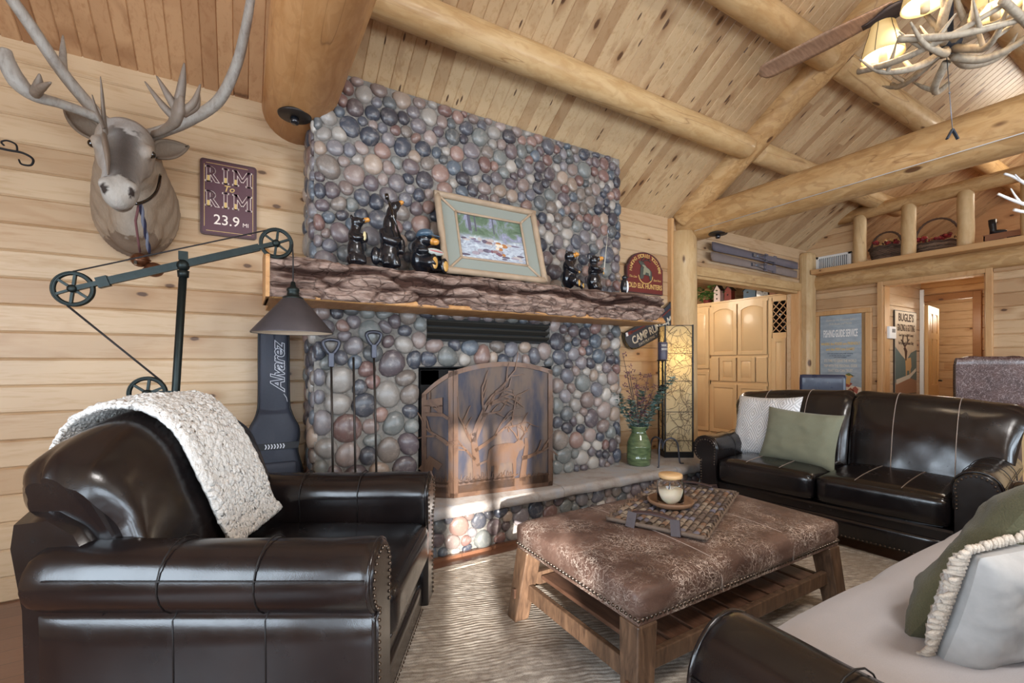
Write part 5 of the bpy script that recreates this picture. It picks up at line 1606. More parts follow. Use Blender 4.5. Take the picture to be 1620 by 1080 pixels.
# neck and brisket
for c, r in (((-.492, 2.99, 2.30), (.12, .13, .14)), ((-.495, 3.05, 2.25), (.140, .14, .17)), ((-.498, 3.11, 2.19), (.160, .13, .20)), ((-.50, 3.17, 2.14), (.178, .11, .235)), ((-.50, 3.22, 2.10), (.192, .09, .26)), ((-.50, 3.255, 2.08), (.200, .05, .272)), ((-.49, 3.10, 2.02), (.10, .10, .16)), ((-.49, 3.16, 1.96), (.12, .10, .15))):
    mb.ell(L_(c), r, 24, 14)
def fur(c):
    w = c + EO; d = w - P0; t = d.dot(hax) / hl; n = d.dot(nrm); s = d.dot(sid)
    nz = noise.noise(w * 14) * .12 + noise.noise(w * 40) * .06
    tan = Vector((.36, .27, .19)); grey = Vector((.42, .39, .36)); dark = Vector((.055, .042, .036)); pale = Vector((.38, .345, .30)); brown = Vector((.17, .115, .08))
    if n > -.10 and -.25 < t < 1.2 and w.y < 2.99:
        col = grey.lerp(tan, min(1, max(0, (abs(s) - .05) / .08)))
        if n > -.02 and .26 + nz < t < .97 + nz * .5: col = col.lerp(dark, max(0, 1 - (abs(s - .012) / .062) ** 2) * .9)
        if t > .95 + nz * .4 or (t > .84 and n < .012 + nz * .1): col = col.lerp(pale, .75)
        if t > .93 and (abs(s) - .046) ** 2 / .011 ** 2 + (n - .012 + .25 * (abs(s) - .046)) ** 2 / .022 ** 2 < 1: col = dark * .8
        if abs(n + .072) < .007 and t > .86: col = dark * .8      # mouth line
    else:
        col = tan.lerp(pale, max(0, 1 - abs(w.x + .48) / .10) * .6 * (1 if w.z < 2.15 else 0))
        if w.z < 1.90 + nz * .5: col = brown.lerp(tan, .15)
        if w.y > 3.262: col = brown.lerp(tan, .3)
    col = col * (1 + nz)
    return (col.x, col.y, col.z, 1)
remeshed('head_and_neck', mb, M_('vcol_fur'), .011, elk, 3, fur)
for s in (-1, 1):
    mb = MB(); mb.ell(L_(hp(.43, s * .107, .026)), (.018, .018, .018), 14, 10); mb.build('eye', M_('eye'), elk)
# ears: curled leaves
def ear(base, tip, wdt, face):
    b = Vector(base); t_ = Vector(tip); ax = (t_ - b); L = ax.length; ax.normalize()
    f = Vector(face); f = (f - ax * f.dot(ax)).normalized(); sd = ax.cross(f)
    P = []; n = 14; m = 12
    for i in range(n + 1):
        u = i / n; w = wdt * (math.sin(PI * min(1, u * .9 + .1) ** .8) ** .8) * (1 if u < 1 else .05)
        row = []
        for j in range(m + 1):
            a = (-1 + 2 * j / m) * 1.5
            row.append(L_(b + ax * (u * L) + sd * (math.sin(a) * w) + f * ((1 - math.cos(a)) * w * .8 - .3 * w)))
        P.append(row)
    mb = MB(); mb.grid(P, (.20, .15, .11, 1))
    o = mb.build('ear', M_('vcol_fur'), elk); sm = o.modifiers.new('t', 'SOLIDIFY'); sm.thickness = .012
    P2 = [[(Vector(p) + f * .004) for p in row[2:-2]] for row in P[1:-1]]
    m2 = MB(); m2.grid(P2, (.34, .31, .26, 1)); m2.build('inner_ear', M_('vcol_fur'), o)
ear((-.595, 2.985, 2.335), (-.765, 3.10, 2.505), .052, (-.35, -1, .1))
ear((-.385, 2.93, 2.285), (-.235, 2.96, 2.375), .056, (.1, -1, .25))
# antlers
BN = (.36, .33, .29, 1); BN2 = (.22, .17, .13, 1)
def beam(mb, pts, rad, col=BN, flat=None, n=10): mb.tube(bez([L_(p) for p in pts], 6), lerp_r(rad, 6), n, col, True, flat=flat)
mb = MB()
beam(mb, [(-.545, 2.985, 2.40), (-.60, 3.0, 2.44), (-.655, 3.005, 2.51), (-.745, 3.0, 2.63), (-.845, 2.95, 2.795), (-.93, 2.91, 2.93), (-.99, 2.86, 3.06)], [.034, .030, .028, .027, .026, .024, .021])
beam(mb, [(-.585, 2.99, 2.43), (-.65, 2.95, 2.435), (-.73, 2.90, 2.432), (-.80, 2.86, 2.425), (-.845, 2.835, 2.46), (-.875, 2.828, 2.53), (-.878, 2.826, 2.585)], [.022, .022, .022, .026, .036, .032, .018], BN)
beam(mb, [(-.80, 2.86, 2.43), (-.775, 2.80, 2.425), (-.755, 2.75, 2.44), (-.745, 2.72, 2.465)], [.020, .022, .016, .003], BN2)
beam(mb, [(-.785, 2.82, 2.425), (-.745, 2.745, 2.42), (-.695, 2.665, 2.415)], [.020, .016, .003], BN2)
beam(mb, [(-.735, 3.0, 2.62), (-.755, 3.06, 2.68), (-.77, 3.12, 2.79), (-.785, 3.18, 2.90)], [.020, .018, .014, .003], BN)
mb.build('antler', M_('vcol_antler'), elk)
mb = MB()
beam(mb, [(-.455, 2.98, 2.385), (-.40, 2.97, 2.40), (-.34, 2.95, 2.43), (-.24, 2.935, 2.50), (-.11, 2.92, 2.63), (-.03, 2.87, 2.80), (.015, 2.79, 2.96), (.045, 2.71, 3.12)], [.034, .030, .028, .028, .028, .026, .024, .020])
beam(mb, [(-.40, 2.96, 2.395), (-.35, 2.87, 2.385), (-.30, 2.77, 2.385), (-.27, 2.70, 2.40), (-.255, 2.66, 2.43), (-.245, 2.63, 2.48)], [.02, .020, .030, .052, .058, .026], BN2, .45)
for a in ([(-.275, 2.70, 2.40), (-.32, 2.69, 2.44), (-.385, 2.69, 2.53)], [(-.265, 2.67, 2.43), (-.295, 2.65, 2.475), (-.335, 2.64, 2.545)], [(-.25, 2.64, 2.46), (-.235, 2.60, 2.53), (-.225, 2.575, 2.605)], [(-.245, 2.66, 2.41), (-.195, 2.62, 2.45), (-.165, 2.60, 2.54)], [(-.24, 2.66, 2.41), (-.185, 2.635, 2.45), (-.175, 2.63, 2.53)]):
    beam(mb, a, [.022, .016, .003], BN2)
# vertical shovel in front of the face
mb.build('antler', M_('vcol_antler'), elk)
mb = MB()
beam(mb, [(-.545, 2.94, 2.36), (-.56, 2.87, 2.33), (-.545, 2.79, 2.27), (-.525, 2.70, 2.20), (-.505, 2.63, 2.12), (-.497, 2.595, 2.04)], [.020, .022, .030, .034, .026, .006], BN2, .35)
beam(mb, [(-.545, 2.80, 2.28), (-.54, 2.74, 2.35), (-.535, 2.69, 2.42), (-.535, 2.66, 2.49)], [.022, .018, .012, .003], BN2, .5)
beam(mb, [(-.54, 2.75, 2.30), (-.555, 2.70, 2.35), (-.565, 2.67, 2.405)], [.014, .010, .003], BN2, .5)
mb.build('brow_shovel', M_('vcol_antler'), elk)
# collar and sleigh bells
mb = MB()
mb.tube([L_(p) for p in bez([(-.36, 2.965, 2.20), (-.365, 2.90, 2.10), (-.385, 2.83, 2.03), (-.42, 2.78, 1.985), (-.46, 2.77, 1.98)], 5)], .008, 8)
mb.build('collar', M_('eye'), elk)
R = random.Random(2)
mb = MB()
for k in range(2):
    pts = [L_((-.415 + .004 * math.sin(i * .8 + k * PI), 2.785 + .016 * i + .004 * math.cos(i * .8 + k * PI), 1.985 - .0115 * i)) for i in range(17)]
    mb.tube(pts, .007, 6, srgb(40, 42, 66) if k else srgb(120, 124, 140))
mb.build('bell_cord', M_('vcol'), elk)
mb = MB(); mb.tube([L_(p) for p in ((-.42, 2.785, 1.985), (-.445, 2.86, 1.92), (-.452, 2.98, 1.84), (-.452, 3.02, 1.80))], .006, 6); mb.build('leather_thong', M_('red_cord'), elk)
for c, rr in (((-.452, 3.03, 1.76), .042), ((-.395, 3.03, 1.715), .044)):
    mb = MB(); c = Vector(L_(c)); mb.ell(c, (rr, rr, rr * .86), 20, 14)
    mb.tube([c + Vector((math.cos(a) * rr * 1.03, math.sin(a) * rr * 1.03, 0)) for a in [2 * PI * k / 24 for k in range(24)]], .0035, 6, closed=True)
    o = mb.build('sleigh_bell', M_('sleigh_bell'), elk)
    m2 = MB(); m2.box(c.x - .020, c.x - .008, c.y - rr * .98, c.y - rr * .6, c.z - .03, c.z - .012); m2.build('bell_slot', M_('eye'), o)

# ---------------------------------------------------------------- RIM TO RIM sign
sg = empty('tin_sign', (-.064, 3.30, 2.228), 0, 'plum tin sign reading RIM To RIM 23.9 MI on the pine wall', 'sign')
Ms = frame_mat((0, 0, 0), (1, 0, 0), (0, 0, 1))
def rrect(w, h, r, n=5):
    pts = []
    for cx, cy, a0 in ((w / 2 - r, h / 2 - r, 0), (-w / 2 + r, h / 2 - r, PI / 2), (-w / 2 + r, -h / 2 + r, PI), (w / 2 - r, -h / 2 + r, 1.5 * PI)):
        for k in range(n + 1): pts.append((cx + r * math.cos(a0 + PI / 2 * k / n), cy + r * math.sin(a0 + PI / 2 * k / n)))
    return pts
mb = MB(); mb.prism(rrect(.296, .457, .018), -.012, .004, Ms); mb.build('sign_rim', M_('sign_edge'), sg)
mb = MB(); mb.prism(rrect(.272, .433, .012), .004, .0055, Ms); mb.build('sign_plate', M_('plum_sign'), sg)
mb = MB()
for x0, x1, y0, y1 in ((-.118, .10, .203, .2055), (-.118, .118, -.2055, -.203), (-.128, -.1255, -.18, .195), (.1255, .128, -.195, .18)): mb.box(x0, x1, y0, y1, .0055, .0065, M=Ms)
mb.build('border_lines', M_('gold_paint'), sg)
def serif_word(word, size, cx, cy, out, fill, z, widths):
    """serifed outline letters: a gold outline with a plum face inside"""
    x = cx - sum(widths) / 2
    for ch, w in zip(word, widths):
        c = x + w / 2; x += w
        st = size * .17; H = size
        strokes = []
        def stem(a, dz=0): strokes.append([(a - st / 2, -H / 2), (a + st / 2, -H / 2), (a + st / 2, H / 2), (a - st / 2, H / 2)])
        def bar(a, y, ww): strokes.append([(a - ww / 2, y - st * .18), (a + ww / 2, y - st * .18), (a + ww / 2, y + st * .18), (a - ww / 2, y + st * .18)])
        if ch == 'I': stem(0); bar(0, H / 2 - st * .18, st * 2); bar(0, -H / 2 + st * .18, st * 2)
        if ch == 'R':
            a = -w * .22; stem(a); bar(a - st * .15, H / 2 - st * .18, st * 1.5); bar(a, -H / 2 + st * .18, st * 2)
            n = 10; o_, i_ = [], []
            for k in range(n + 1):
                an = PI / 2 - PI * k / n
                o_.append((a + st * .5 + w * .34 * max(0, math.cos(an)), H * .24 + H * .26 * math.sin(an))); i_.append((a + st * .5 + (w * .34 - st * .8) * max(0, math.cos(an)), H * .24 + (H * .26 - st * .45) * math.sin(an)))
            for k in range(n): strokes.append([o_[k], o_[k + 1], i_[k + 1], i_[k]])
            strokes.append([(a + st * .6, 0), (a + st * 1.5, 0), (a + w * .62, -H * .44), (a + w * .66, -H / 2), (a + w * .44, -H / 2)])
        if ch == 'M':
            a = w * .30; stem(-a); stem(a); bar(-a, -H / 2 + st * .18, st * 2); bar(a, -H / 2 + st * .18, st * 2); bar(-a - st * .3, H / 2 - st * .18, st * 1.3); bar(a + st * .3, H / 2 - st * .18, st * 1.3)
            strokes.append([(-a - st * .4, H / 2), (-a + st * .6, H / 2), (st * .3, -H * .12), (-st * .3, -H * .22)]); strokes.append([(a + st * .4, H / 2), (a - st * .6, H / 2), (-st * .3, -H * .12), (st * .3, -H * .22)])
        for s in strokes:
            def off(poly, g):
                ar = sum(poly[i - 1][0] * poly[i][1] - poly[i][0] * poly[i - 1][1] for i in range(len(poly)))
                if ar < 0: poly = poly[::-1]
                L = []
                for i in range(len(poly)):
                    a, b = poly[i], poly[(i + 1) % len(poly)]; dx, dy = b[0] - a[0], b[1] - a[1]; l = math.hypot(dx, dy) or 1
                    L.append(((a[0] + dy / l * g, a[1] - dx / l * g), (dx / l, dy / l)))
                res = []
                for i in range(len(L)):
                    (p, u), (q, w) = L[i - 1], L[i]; den = u[0] * w[1] - u[1] * w[0]
                    if abs(den) < .15: res.append((q[0] + c, q[1] + cy)); continue
                    t = ((q[0] - p[0]) * w[1] - (q[1] - p[1]) * w[0]) / den
                    res.append((p[0] + u[0] * t + c, p[1] + u[1] * t + cy))
                return res
            out.prism(off(s, .0022), z, z + .0008, Ms); fill.prism(off(s, -.0004), z + .0008, z + .0014, Ms)
o1, f1 = MB(), MB()
for wy in (.138, -.010):
    o1, f1 = MB(), MB(); serif_word('RIM', .092, .0, wy, o1, f1, .0055, (.082, .058, .118))
    lo = o1.build('word_rim', M_('cream_paint'), sg); f1.build('letter_faces', M_('plum_sign'), lo)
mb = MB()
for cy in (.112, -.038):
    for x in (-.106, -.018, .0346): mb.box(x - .0060, x + .0060, cy - .016, cy + .016, .0069, .0074, M=Ms)
mb.build('gold_shading', M_('gold_paint'), sg)
mb = MB(); add_text(mb, 'To', .052, Ms @ TR(-.002, .062, .0058), .0006, bold=.0006, shear=.25); mb.build('word_to', M_('gold_paint'), sg)
mb = MB(); add_text(mb, '23.9', .085, Ms @ TR(-.012, -.135, .0058), .0006, bold=.0004, sx=.95); mb.build('distance_text', M_('cream_paint'), sg)
mb = MB(); add_text(mb, 'MI', .034, Ms @ TR(.088, -.148, .0058), .0006); mb.build('unit_text', M_('cream_paint'), sg)

# ---------------------------------------------------------------- pulley floor lamp
LW = Vector((-.628, 2.676, 1.5445)); RW = Vector((.150, 2.538, 1.816)); LO = Vector((-.367, 2.630, 1.085)); PT = Vector((-.232, 2.606, 1.647))
adir = Vector((RW.x - LW.x, RW.y - LW.y, 0)).normalized(); anrm = Vector((0, 0, 1)).cross(adir)
PB = Vector((-.262, 2.612, 1.07)); PF = Vector((-.318, 2.624, 0))
lamp = empty('pulley_floor_lamp', PF, 0, 'dark iron pulley floor lamp with spoked wheels and a cone shade, behind the armchair', 'floor lamp')
def lq(p): return Vector(p) - PF
mb = MB(); mb.tube([lq(PF + Vector((0, 0, .02))), lq(PB), lq(PT)], .0165, 14); mb.ell(lq(PT + Vector((0, 0, .03))), (.027, .027, .027), 14, 10); mb.tube([lq(PT + Vector((0, 0, -.025))), lq(PT + Vector((0, 0, .005)))], [.022, .024], 12)
mb.build('pole', M_('verdigris_iron'), lamp)
mb = MB(); mb.lathe([(.0, 0), (.15, 0), (.15, .012), (.12, .022), (.04, .03), (.0, .03)], 36); mb.build('foot_plate', M_('verdigris_iron'), lamp)
mb = MB(); mb.bar(lq(LW + adir * .085 + Vector((0, 0, .03))), lq(RW - adir * .075 - Vector((0, 0, .026))), .016, .034)
mb.bar(lq(LW), lq(LW + adir * .11 + Vector((0, 0, .038))), .022, .020); mb.bar(lq(RW), lq(RW - adir * .11 - Vector((0, 0, .038))), .022, .020)
mb.bar(lq(LW + adir * .085 + Vector((0, 0, .03))), lq(LW + adir * .125 + Vector((0, 0, .044))), .026, .046); mb.box(*[q for c, h in zip(lq(PT + Vector((0, 0, .075))), (.018, .012, .02)) for q in (c - h, c + h)])
mb.build('swing_arm', M_('verdigris_iron'), lamp)
mb = MB(); mb.bar(lq(LO), lq(PB + Vector((0, 0, .012))), .014, .024); mb.build('lower_bracket', M_('verdigris_iron'), lamp)
for c in (LW, RW, LO):
    mb = MB(); c = lq(c)
    ring = lambda r, off: [c + adir * (r * math.cos(a)) + Vector((0, 0, r * math.sin(a))) + anrm * off for a in [2 * PI * k / 40 for k in range(40)]]
    mb.tube(ring(.067, 0), .0085, 8, closed=True); mb.tube(ring(.072, .006), .005, 6, closed=True); mb.tube(ring(.072, -.006), .005, 6, closed=True)
    o = mb.build('pulley_wheel', M_('verdigris_iron'), lamp)
    m2 = MB()
    for k in range(6):
        a = PI / 2 + PI / 3 * k - .12; d = adir * math.cos(a) + Vector((0, 0, math.sin(a)))
        m2.bar(c, c + d * .064, .010, .013, anrm)
    q = m2.build('spokes', M_('verdigris_iron'), o)
    m3 = MB(); m3.lathe([(.017, -.014), (.017, .014), (.008, .02), (0, .02)], 14, Matrix.Translation(c) @ (-anrm).to_track_quat('Z', 'Y').to_matrix().to_4x4()); m3.build('hub', M_('verdigris_iron'), o)
SHC = RW + adir * .072; SHC.z = 0; SHC += Vector((0, -.035, 0))
mb = MB()
mb.tube([lq(LW + Vector((0, 0, .076)) + adir * .0), lq(RW + Vector((0, 0, .076)))], .0035, 6)
mb.tube([lq(LW - Vector((0, 0, .073)) - adir * .02), lq(LO + adir * .055 + Vector((0, 0, .052)))], .0045, 6)
mb.tube([lq(RW + adir * .070 + Vector((0, 0, .02))), lq(SHC + Vector((0, 0, 1.75))), lq(SHC + Vector((0, 0, 1.58)))], .0035, 6)
mb.build('cord', M_('cord'), lamp)
sc0 = lq(SHC)
mb = MB(); mb.lathe([(.186, 1.370), (.186, 1.376), (.048, 1.540), (.044, 1.543), (.040, 1.540), (.182, 1.371)], 48, Matrix.Translation(Vector((sc0.x, sc0.y, 0))), cap=False)
sh = mb.build('cone_shade', M_('shade_metal'), lamp)
mb = MB(); mb.lathe([(.181, 1.372), (.042, 1.536), (.0, 1.537)], 48, Matrix.Translation(Vector((sc0.x, sc0.y, 0))), cap=False); mb.build('shade_lining', M_('shade_inside'), sh)
mb = MB(); mb.lathe([(.046, 1.538), (.048, 1.546), (.030, 1.552), (.026, 1.575), (.030, 1.58), (.028, 1.592), (.014, 1.600), (.009, 1.625), (0, 1.625)], 24, Matrix.Translation(Vector((sc0.x, sc0.y, 0)))); mb.build('socket_cap', M_('verdigris_iron'), sh)

# ---------------------------------------------------------------- guitar bag
gb = empty('guitar_bag', (.175, 3.16, HZ), 0, 'dark padded guitar bag standing upright in the corner beside the stone chimney', 'guitar bag')
def bag_outline():
    rt = [(.0, 0), (.12, .004), (.158, .04), (.165, .12), (.158, .20), (.142, .27), (.128, .33), (.128, .38), (.138, .43), (.132, .49), (.105, .545), (.088, .60), (.083, .66), (.082, .80), (.082, .95), (.080, 1.09), (.066, 1.13), (.0, 1.14)]
    c = bez([(x, z, 0) for x, z in rt], 3)
    return [(p.x, p.y) for p in c]
ol = bag_outline()
n = len(ol); mb = MB(); P = []
tilt = rot('X', -.055)
for (y, k) in ((.05, 1), (-.03, 1.0), (-.055, .97), (-.07, .9), (-.076, .7), (-.078, .35), (-.078, .0)):
    row = [tilt @ Vector((x * k, y * (1 if z < .6 else .6), .57 + (z - .57) * (.5 + .5 * k if k > .9 else (k * .3 + .67) if k else .67))) for x, z in ol]
    row2 = [tilt @ Vector((-x * k, y * (1 if z < .6 else .6), .57 + (z - .57) * (.5 + .5 * k if k > .9 else (k * .3 + .67) if k else .67))) for x, z in ol[::-1]]
    P.append([p + Vector((.006 * noise.noise(p * 9), .008 * noise.noise(p * 8), 0)) for p in row + row2])
mb.grid(P, wrapv=True); mb.build('bag_body', M_('gig_bag'), gb)
mb = MB()
pip = [tilt @ Vector((x * 1.0, -.042 * (1 if z < .6 else .6), z)) for x, z in ol] + [tilt @ Vector((-x, -.042 * (1 if z < .6 else .6), z)) for x, z in ol[::-1]]
mb.tube(pip, .007, 6, closed=True); mb.build('piping', M_('gig_bag_dark'), gb)
mb = MB(); mb.prism([(-.13, .36), (.128, .36), (.136, .40), (-.136, .40)], -.004, .004, tilt @ TR(0, -.083, 0) @ rot('X', PI / 2)); st = mb.build('strap', M_('gig_bag_dark'), gb)
mb = MB()
for k in range(7):
    x = -.055 + k * .016
    mb.prism([(x, .366), (x + .007, .366), (x + .013, .38), (x + .007, .394), (x, .394), (x + .006, .38)], .004, .006, tilt @ TR(0, -.083, 0) @ rot('X', PI / 2))
mb.build('strap_print', M_('silver_thread'), st)
# pocket with curved zips
mb = MB(); mb.rbox((0, -.085, .16), (.24, .04, .26), .018, 5, M=tilt); pk = mb.build('pocket', M_('gig_bag'), gb)
mb = MB(); mb.tube([tilt @ Vector((-.10 + .2 * k / 14, -.108, .20 + .065 * math.sin(PI * (.15 + .7 * k / 14)))) for k in range(15)], .0035, 5); mb.tube([tilt @ Vector((.02 + .1 * k / 10, -.108, .23 - .17 * (k / 10) ** 1.6)) for k in range(11)], .003, 5); mb.build('zip', M_('silver_thread'), pk)
# stitched name, outline letters running up the neck
mo, mi = MB(), MB()
Mt = tilt @ frame_mat((.022, -.0515, .86), (0, 0, 1), (-1, 0, 0))
add_text(mo, 'Alvarez', .105, Mt, .0006, bold=.0045, shear=.3, spacing=.92); add_text(mi, 'Alvarez', .105, Mt @ TR(0, 0, .0012), .0006, bold=.0008, shear=.3, spacing=.92)
mo.tube([Mt @ Vector(p) for p in ((-.165, -.03, 0), (-.19, -.045, 0), (-.215, -.05, 0))], .0022, 5)
no = mo.build('stitched_name', M_('silver_thread'), gb); mi.build('name_face', M_('gig_bag'), no)

# ---------------------------------------------------------------- curtain rod finial at the far left
rod = empty('curtain_rod', (-1.12, 3.18, 2.27), 0, 'black iron curtain rod end with a scrolled finial at the left edge', 'curtain rod')
mb = MB(); mb.tube([(-.8, 0, .02), (.09, 0, .0)], .011, 10); mb.lathe([(.015, 0), (.018, .02), (.015, .04)], 12, TR(.05, 0, .0) @ rot('Y', PI / 2)); mb.build('rod', M_('black_iron'), rod)
mb = MB(); mb.tube(bez([(.09, 0, .0), (.14, 0, -.004), (.19, 0, -.006), (.225, 0, -.028), (.218, 0, -.06), (.185, 0, -.062), (.175, 0, -.04)], 5), lerp_r([.006, .006, .0055, .005, .005, .0045, .003], 5), 8)
mb.tube(bez([(.17, 0, -.004), (.165, 0, .03), (.135, 0, .042), (.115, 0, .03), (.125, 0, .015)], 5), .0042, 8); mb.build('scroll_finial', M_('black_iron'), rod)
mb = MB(); mb.box(-.05, -.03, -.01, .12, -.02, .02); mb.build('wall_bracket', M_('black_iron'), rod)
# ---------------------------------------------------------------- things at the right end of the hearth
R = random.Random(21)
vase = empty('green_vase', (3.0, 2.865, HZ), 0, 'green glazed stoneware vase with leafy stems and berry twigs on the hearth end', 'vase')
mb = MB(); mb.lathe([(0, 0), (.094, 0), (.102, .012), (.104, .06), (.106, .065), (.104, .07), (.104, .16), (.106, .165), (.103, .17), (.098, .20), (.078, .245), (.064, .275), (.060, .295), (.066, .318), (.080, .332), (.080, .338), (.068, .330), (.056, .30), (.05, .28), (0, .25)], 40)
mb.build('vase_body', M_('green_glaze'), vase)
for k in range(7):
    an = [-2.7, -2.0, -.9, -.3, .5, 1.3, 2.3][k]; sp = [.30, .22, .24, .30, .26, .18, .26][k]; hgt = [.48, .36, .40, .62, .50, .45, .42][k]
    cam_r = Vector((.859, -.511, 0)); dpt = Vector((.511, .859, 0))
    dv = cam_r * math.cos(an) + dpt * math.sin(an) * .35
    pts = bez([(0, 0, .24), tuple(dv * sp * .25 + Vector((0, 0, .34))), tuple(dv * sp * .65 + Vector((0, 0, .30 + hgt * .45))), tuple(dv * sp + Vector((0, 0, .30 + hgt * .72)))], 5)
    mb = MB(); mb.tube(pts, .003, 5, srgb(70, 66, 54))
    for i, p in enumerate(pts[3:]):
        for s in range(9):
            a = R.uniform(0, 2 * PI); d = Vector((math.cos(a), math.sin(a), R.uniform(-.1, .6))).normalized(); L = R.uniform(.034, .056); w = L * .40
            sd = d.cross(Vector((0, 0, 1))).normalized(); u = sd.cross(d)
            q = p + d * .008
            g = R.uniform(.8, 1.35); c = tuple(x * g for x in srgb(*R.choice(((84, 118, 112), (112, 142, 138), (62, 92, 80), (150, 172, 168))))[:3]) + (1,)
            mb.add([q, q + d * L * .5 + sd * w + u * .004, q + d * L, q + d * L * .5 - sd * w + u * .004], [(0, 1, 2, 3)], c, None, False)
    mb.build('leafy_stem', M_('vcol'), vase)
for k in range(5):
    cam_r = Vector((.859, -.511, 0))
    x1 = [-.17, -.10, -.02, .10, .16][k]; h1 = [.86, .70, .62, .66, .50][k]
    base = [(0, 0, .24), (x1 * .3, 0, .42), (x1 * .75, 0, .24 + h1 * .62), (x1, 0, .24 + h1 * .85)]
    pts = bez([tuple(cam_r * p[0] + Vector((0, .02 * k - .04, p[2]))) for p in base], 6)
    mb = MB(); mb.tube(pts, lerp_r([.006, .005, .0035, .0015], 6), 5, srgb(66, 46, 44))
    for i in range(6, len(pts) - 1, 2):
        for s in (-1, 1):
            d = cam_r * s * R.uniform(.02, .07) + Vector((0, R.uniform(-.03, .03), R.uniform(.01, .05)))
            e = pts[i] + d; mb.tube([pts[i], e], .0015, 4, srgb(76, 50, 50))
            for b in range(5):
                mb.ell(e + Vector((R.uniform(-.018, .018), R.uniform(-.015, .015), R.uniform(-.015, .02))), (.0055,) * 3, 6, 4, None, srgb(*R.choice(((104, 62, 74), (130, 84, 96), (84, 52, 64)))))
    mb.build('berry_twig', M_('vcol'), vase)

ch = empty('candle_stand', (3.20, 2.775, HZ), 0, 'tall black iron candle stand with a dark printed pillar candle beside the green vase', 'candle stand')
mb = MB(); mb.tube([(0, 0, .12), (0, 0, .905)], .008, 10); mb.ell((0, 0, .90), (.012, .012, .012)); 
for k in range(4):
    a = PI / 2 * k
    mb.tube(bez([(0, 0, .62), (math.cos(a) * .03, math.sin(a) * .03, .645), (math.cos(a + 1) * .03, math.sin(a + 1) * .03, .675), (0, 0, .70)], 4), .005, 6)
mb.build('twisted_stem', M_('black_iron'), ch)
for k in range(3):
    a = math.radians([-31, 89, 209][k])
    d = Vector((math.cos(a), math.sin(a), 0))
    mb = MB(); mb.tube(bez([(0, 0, .13), tuple(d * .02 + Vector((0, 0, .20))), tuple(d * .08 + Vector((0, 0, .225))), tuple(d * .13 + Vector((0, 0, .18))), tuple(d * .145 + Vector((0, 0, .06))), tuple(d * .155 + Vector((0, 0, .008))), tuple(d * .185 + Vector((0, 0, .004)))], 5), .0075, 8); mb.build('leg', M_('iron'), ch)
mb = MB(); mb.lathe([(0, .905), (.048, .908), (.050, .916), (0, .918)], 24); mb.build('pan', M_('black_iron'), ch)
cd_ = empty('pillar_candle', (3.20, 2.775, HZ + .919), 0, 'dark grey pillar candle with pale lettering on top of the iron candle stand', 'candle')
mb = MB(); mb.lathe([(0, 0), (.040, 0), (.041, .004), (.041, .150), (.038, .154), (0, .152)], 28); mb.build('candle_body', M_('candle_dark'), cd_)
mb = MB()
for z, n_ in ((.118, 5), (.085, 6)):
    mb.box(-.03, .03, -.0425, -.041, z - .002, z - .0005, M=rot('Z', -.45))
    for i in range(n_): mb.box(-.026 + i * .009, -.021 + i * .009, -.0428, -.0405, z + .004, z + .016 - .004 * (i % 2), M=rot('Z', -.45))
mb.build('candle_print', M_('pale_letters'), cd_)

tl = empty('twig_screen_lamp', (3.585, 2.955, HZ), math.atan2(-.511, .859), 'tall square twig and paper lamp glowing in the hearth corner by the log post', 'lamp')
W_, D_, H_ = .27, .20, 1.25
mb = MB(); mb.box(-W_ / 2 - .004, W_ / 2 + .004, -D_ / 2, D_ / 2 + .004, 0, .052, bev=.004); mb.build('base', M_('black_iron'), tl)
mb = MB()
for sx in (-1, 1):
    for sy in (-1, 1): mb.bar((sx * (W_ / 2 - .005), sy * (D_ / 2 - .005), .05), (sx * (W_ / 2 - .005), sy * (D_ / 2 - .005), H_), .012, .012)
for z in (.16, .43, .72, .98, H_ - .006):
    for sy in (-1, 1): mb.bar((-W_ / 2, sy * (D_ / 2 - .004), z), (W_ / 2, sy * (D_ / 2 - .004), z), .005, .005)
    for sx in (-1, 1): mb.bar((sx * (W_ / 2 - .004), -D_ / 2, z), (sx * (W_ / 2 - .004), D_ / 2, z), .005, .005)
mb.build('wire_frame', M_('black_iron'), tl)
mb = MB()
k = .012

for a in ((-W_ / 2 + k, W_ / 2 - k, -D_ / 2 + k, -D_ / 2 + k + .002), (-W_ / 2 + k, W_ / 2 - k, D_ / 2 - k - .002, D_ / 2 - k), (-W_ / 2 + k, -W_ / 2 + k + .002, -D_ / 2 + k, D_ / 2 - k), (W_ / 2 - k - .002, W_ / 2 - k, -D_ / 2 + k, D_ / 2 - k)): mb.box(*a, .055, H_ - .01)
mb.build('paper_shade', M_('lamp_paper'), tl)
mb = MB()
for f in range(170):
    a = R.uniform(0, PI); cx, cz = R.uniform(-W_ / 2, W_ / 2), R.uniform(.1, H_ - .05); r = R.uniform(.06, .2); a0 = R.uniform(0, 6); sw = R.uniform(.6, 1.6)
    pts = []
    for i in range(9):
        t_ = a0 + sw * i / 8; x = cx + r * math.cos(t_) - r * math.cos(a0 + sw / 2) ; z = cz + r * math.sin(t_) - r * math.sin(a0 + sw / 2)
        pts.append((max(-W_ / 2, min(W_ / 2, x)), -D_ / 2 + .002 + R.uniform(-.003, .003), max(.06, min(H_ - .01, z))))
    mb.tube(pts, .0014, 4)
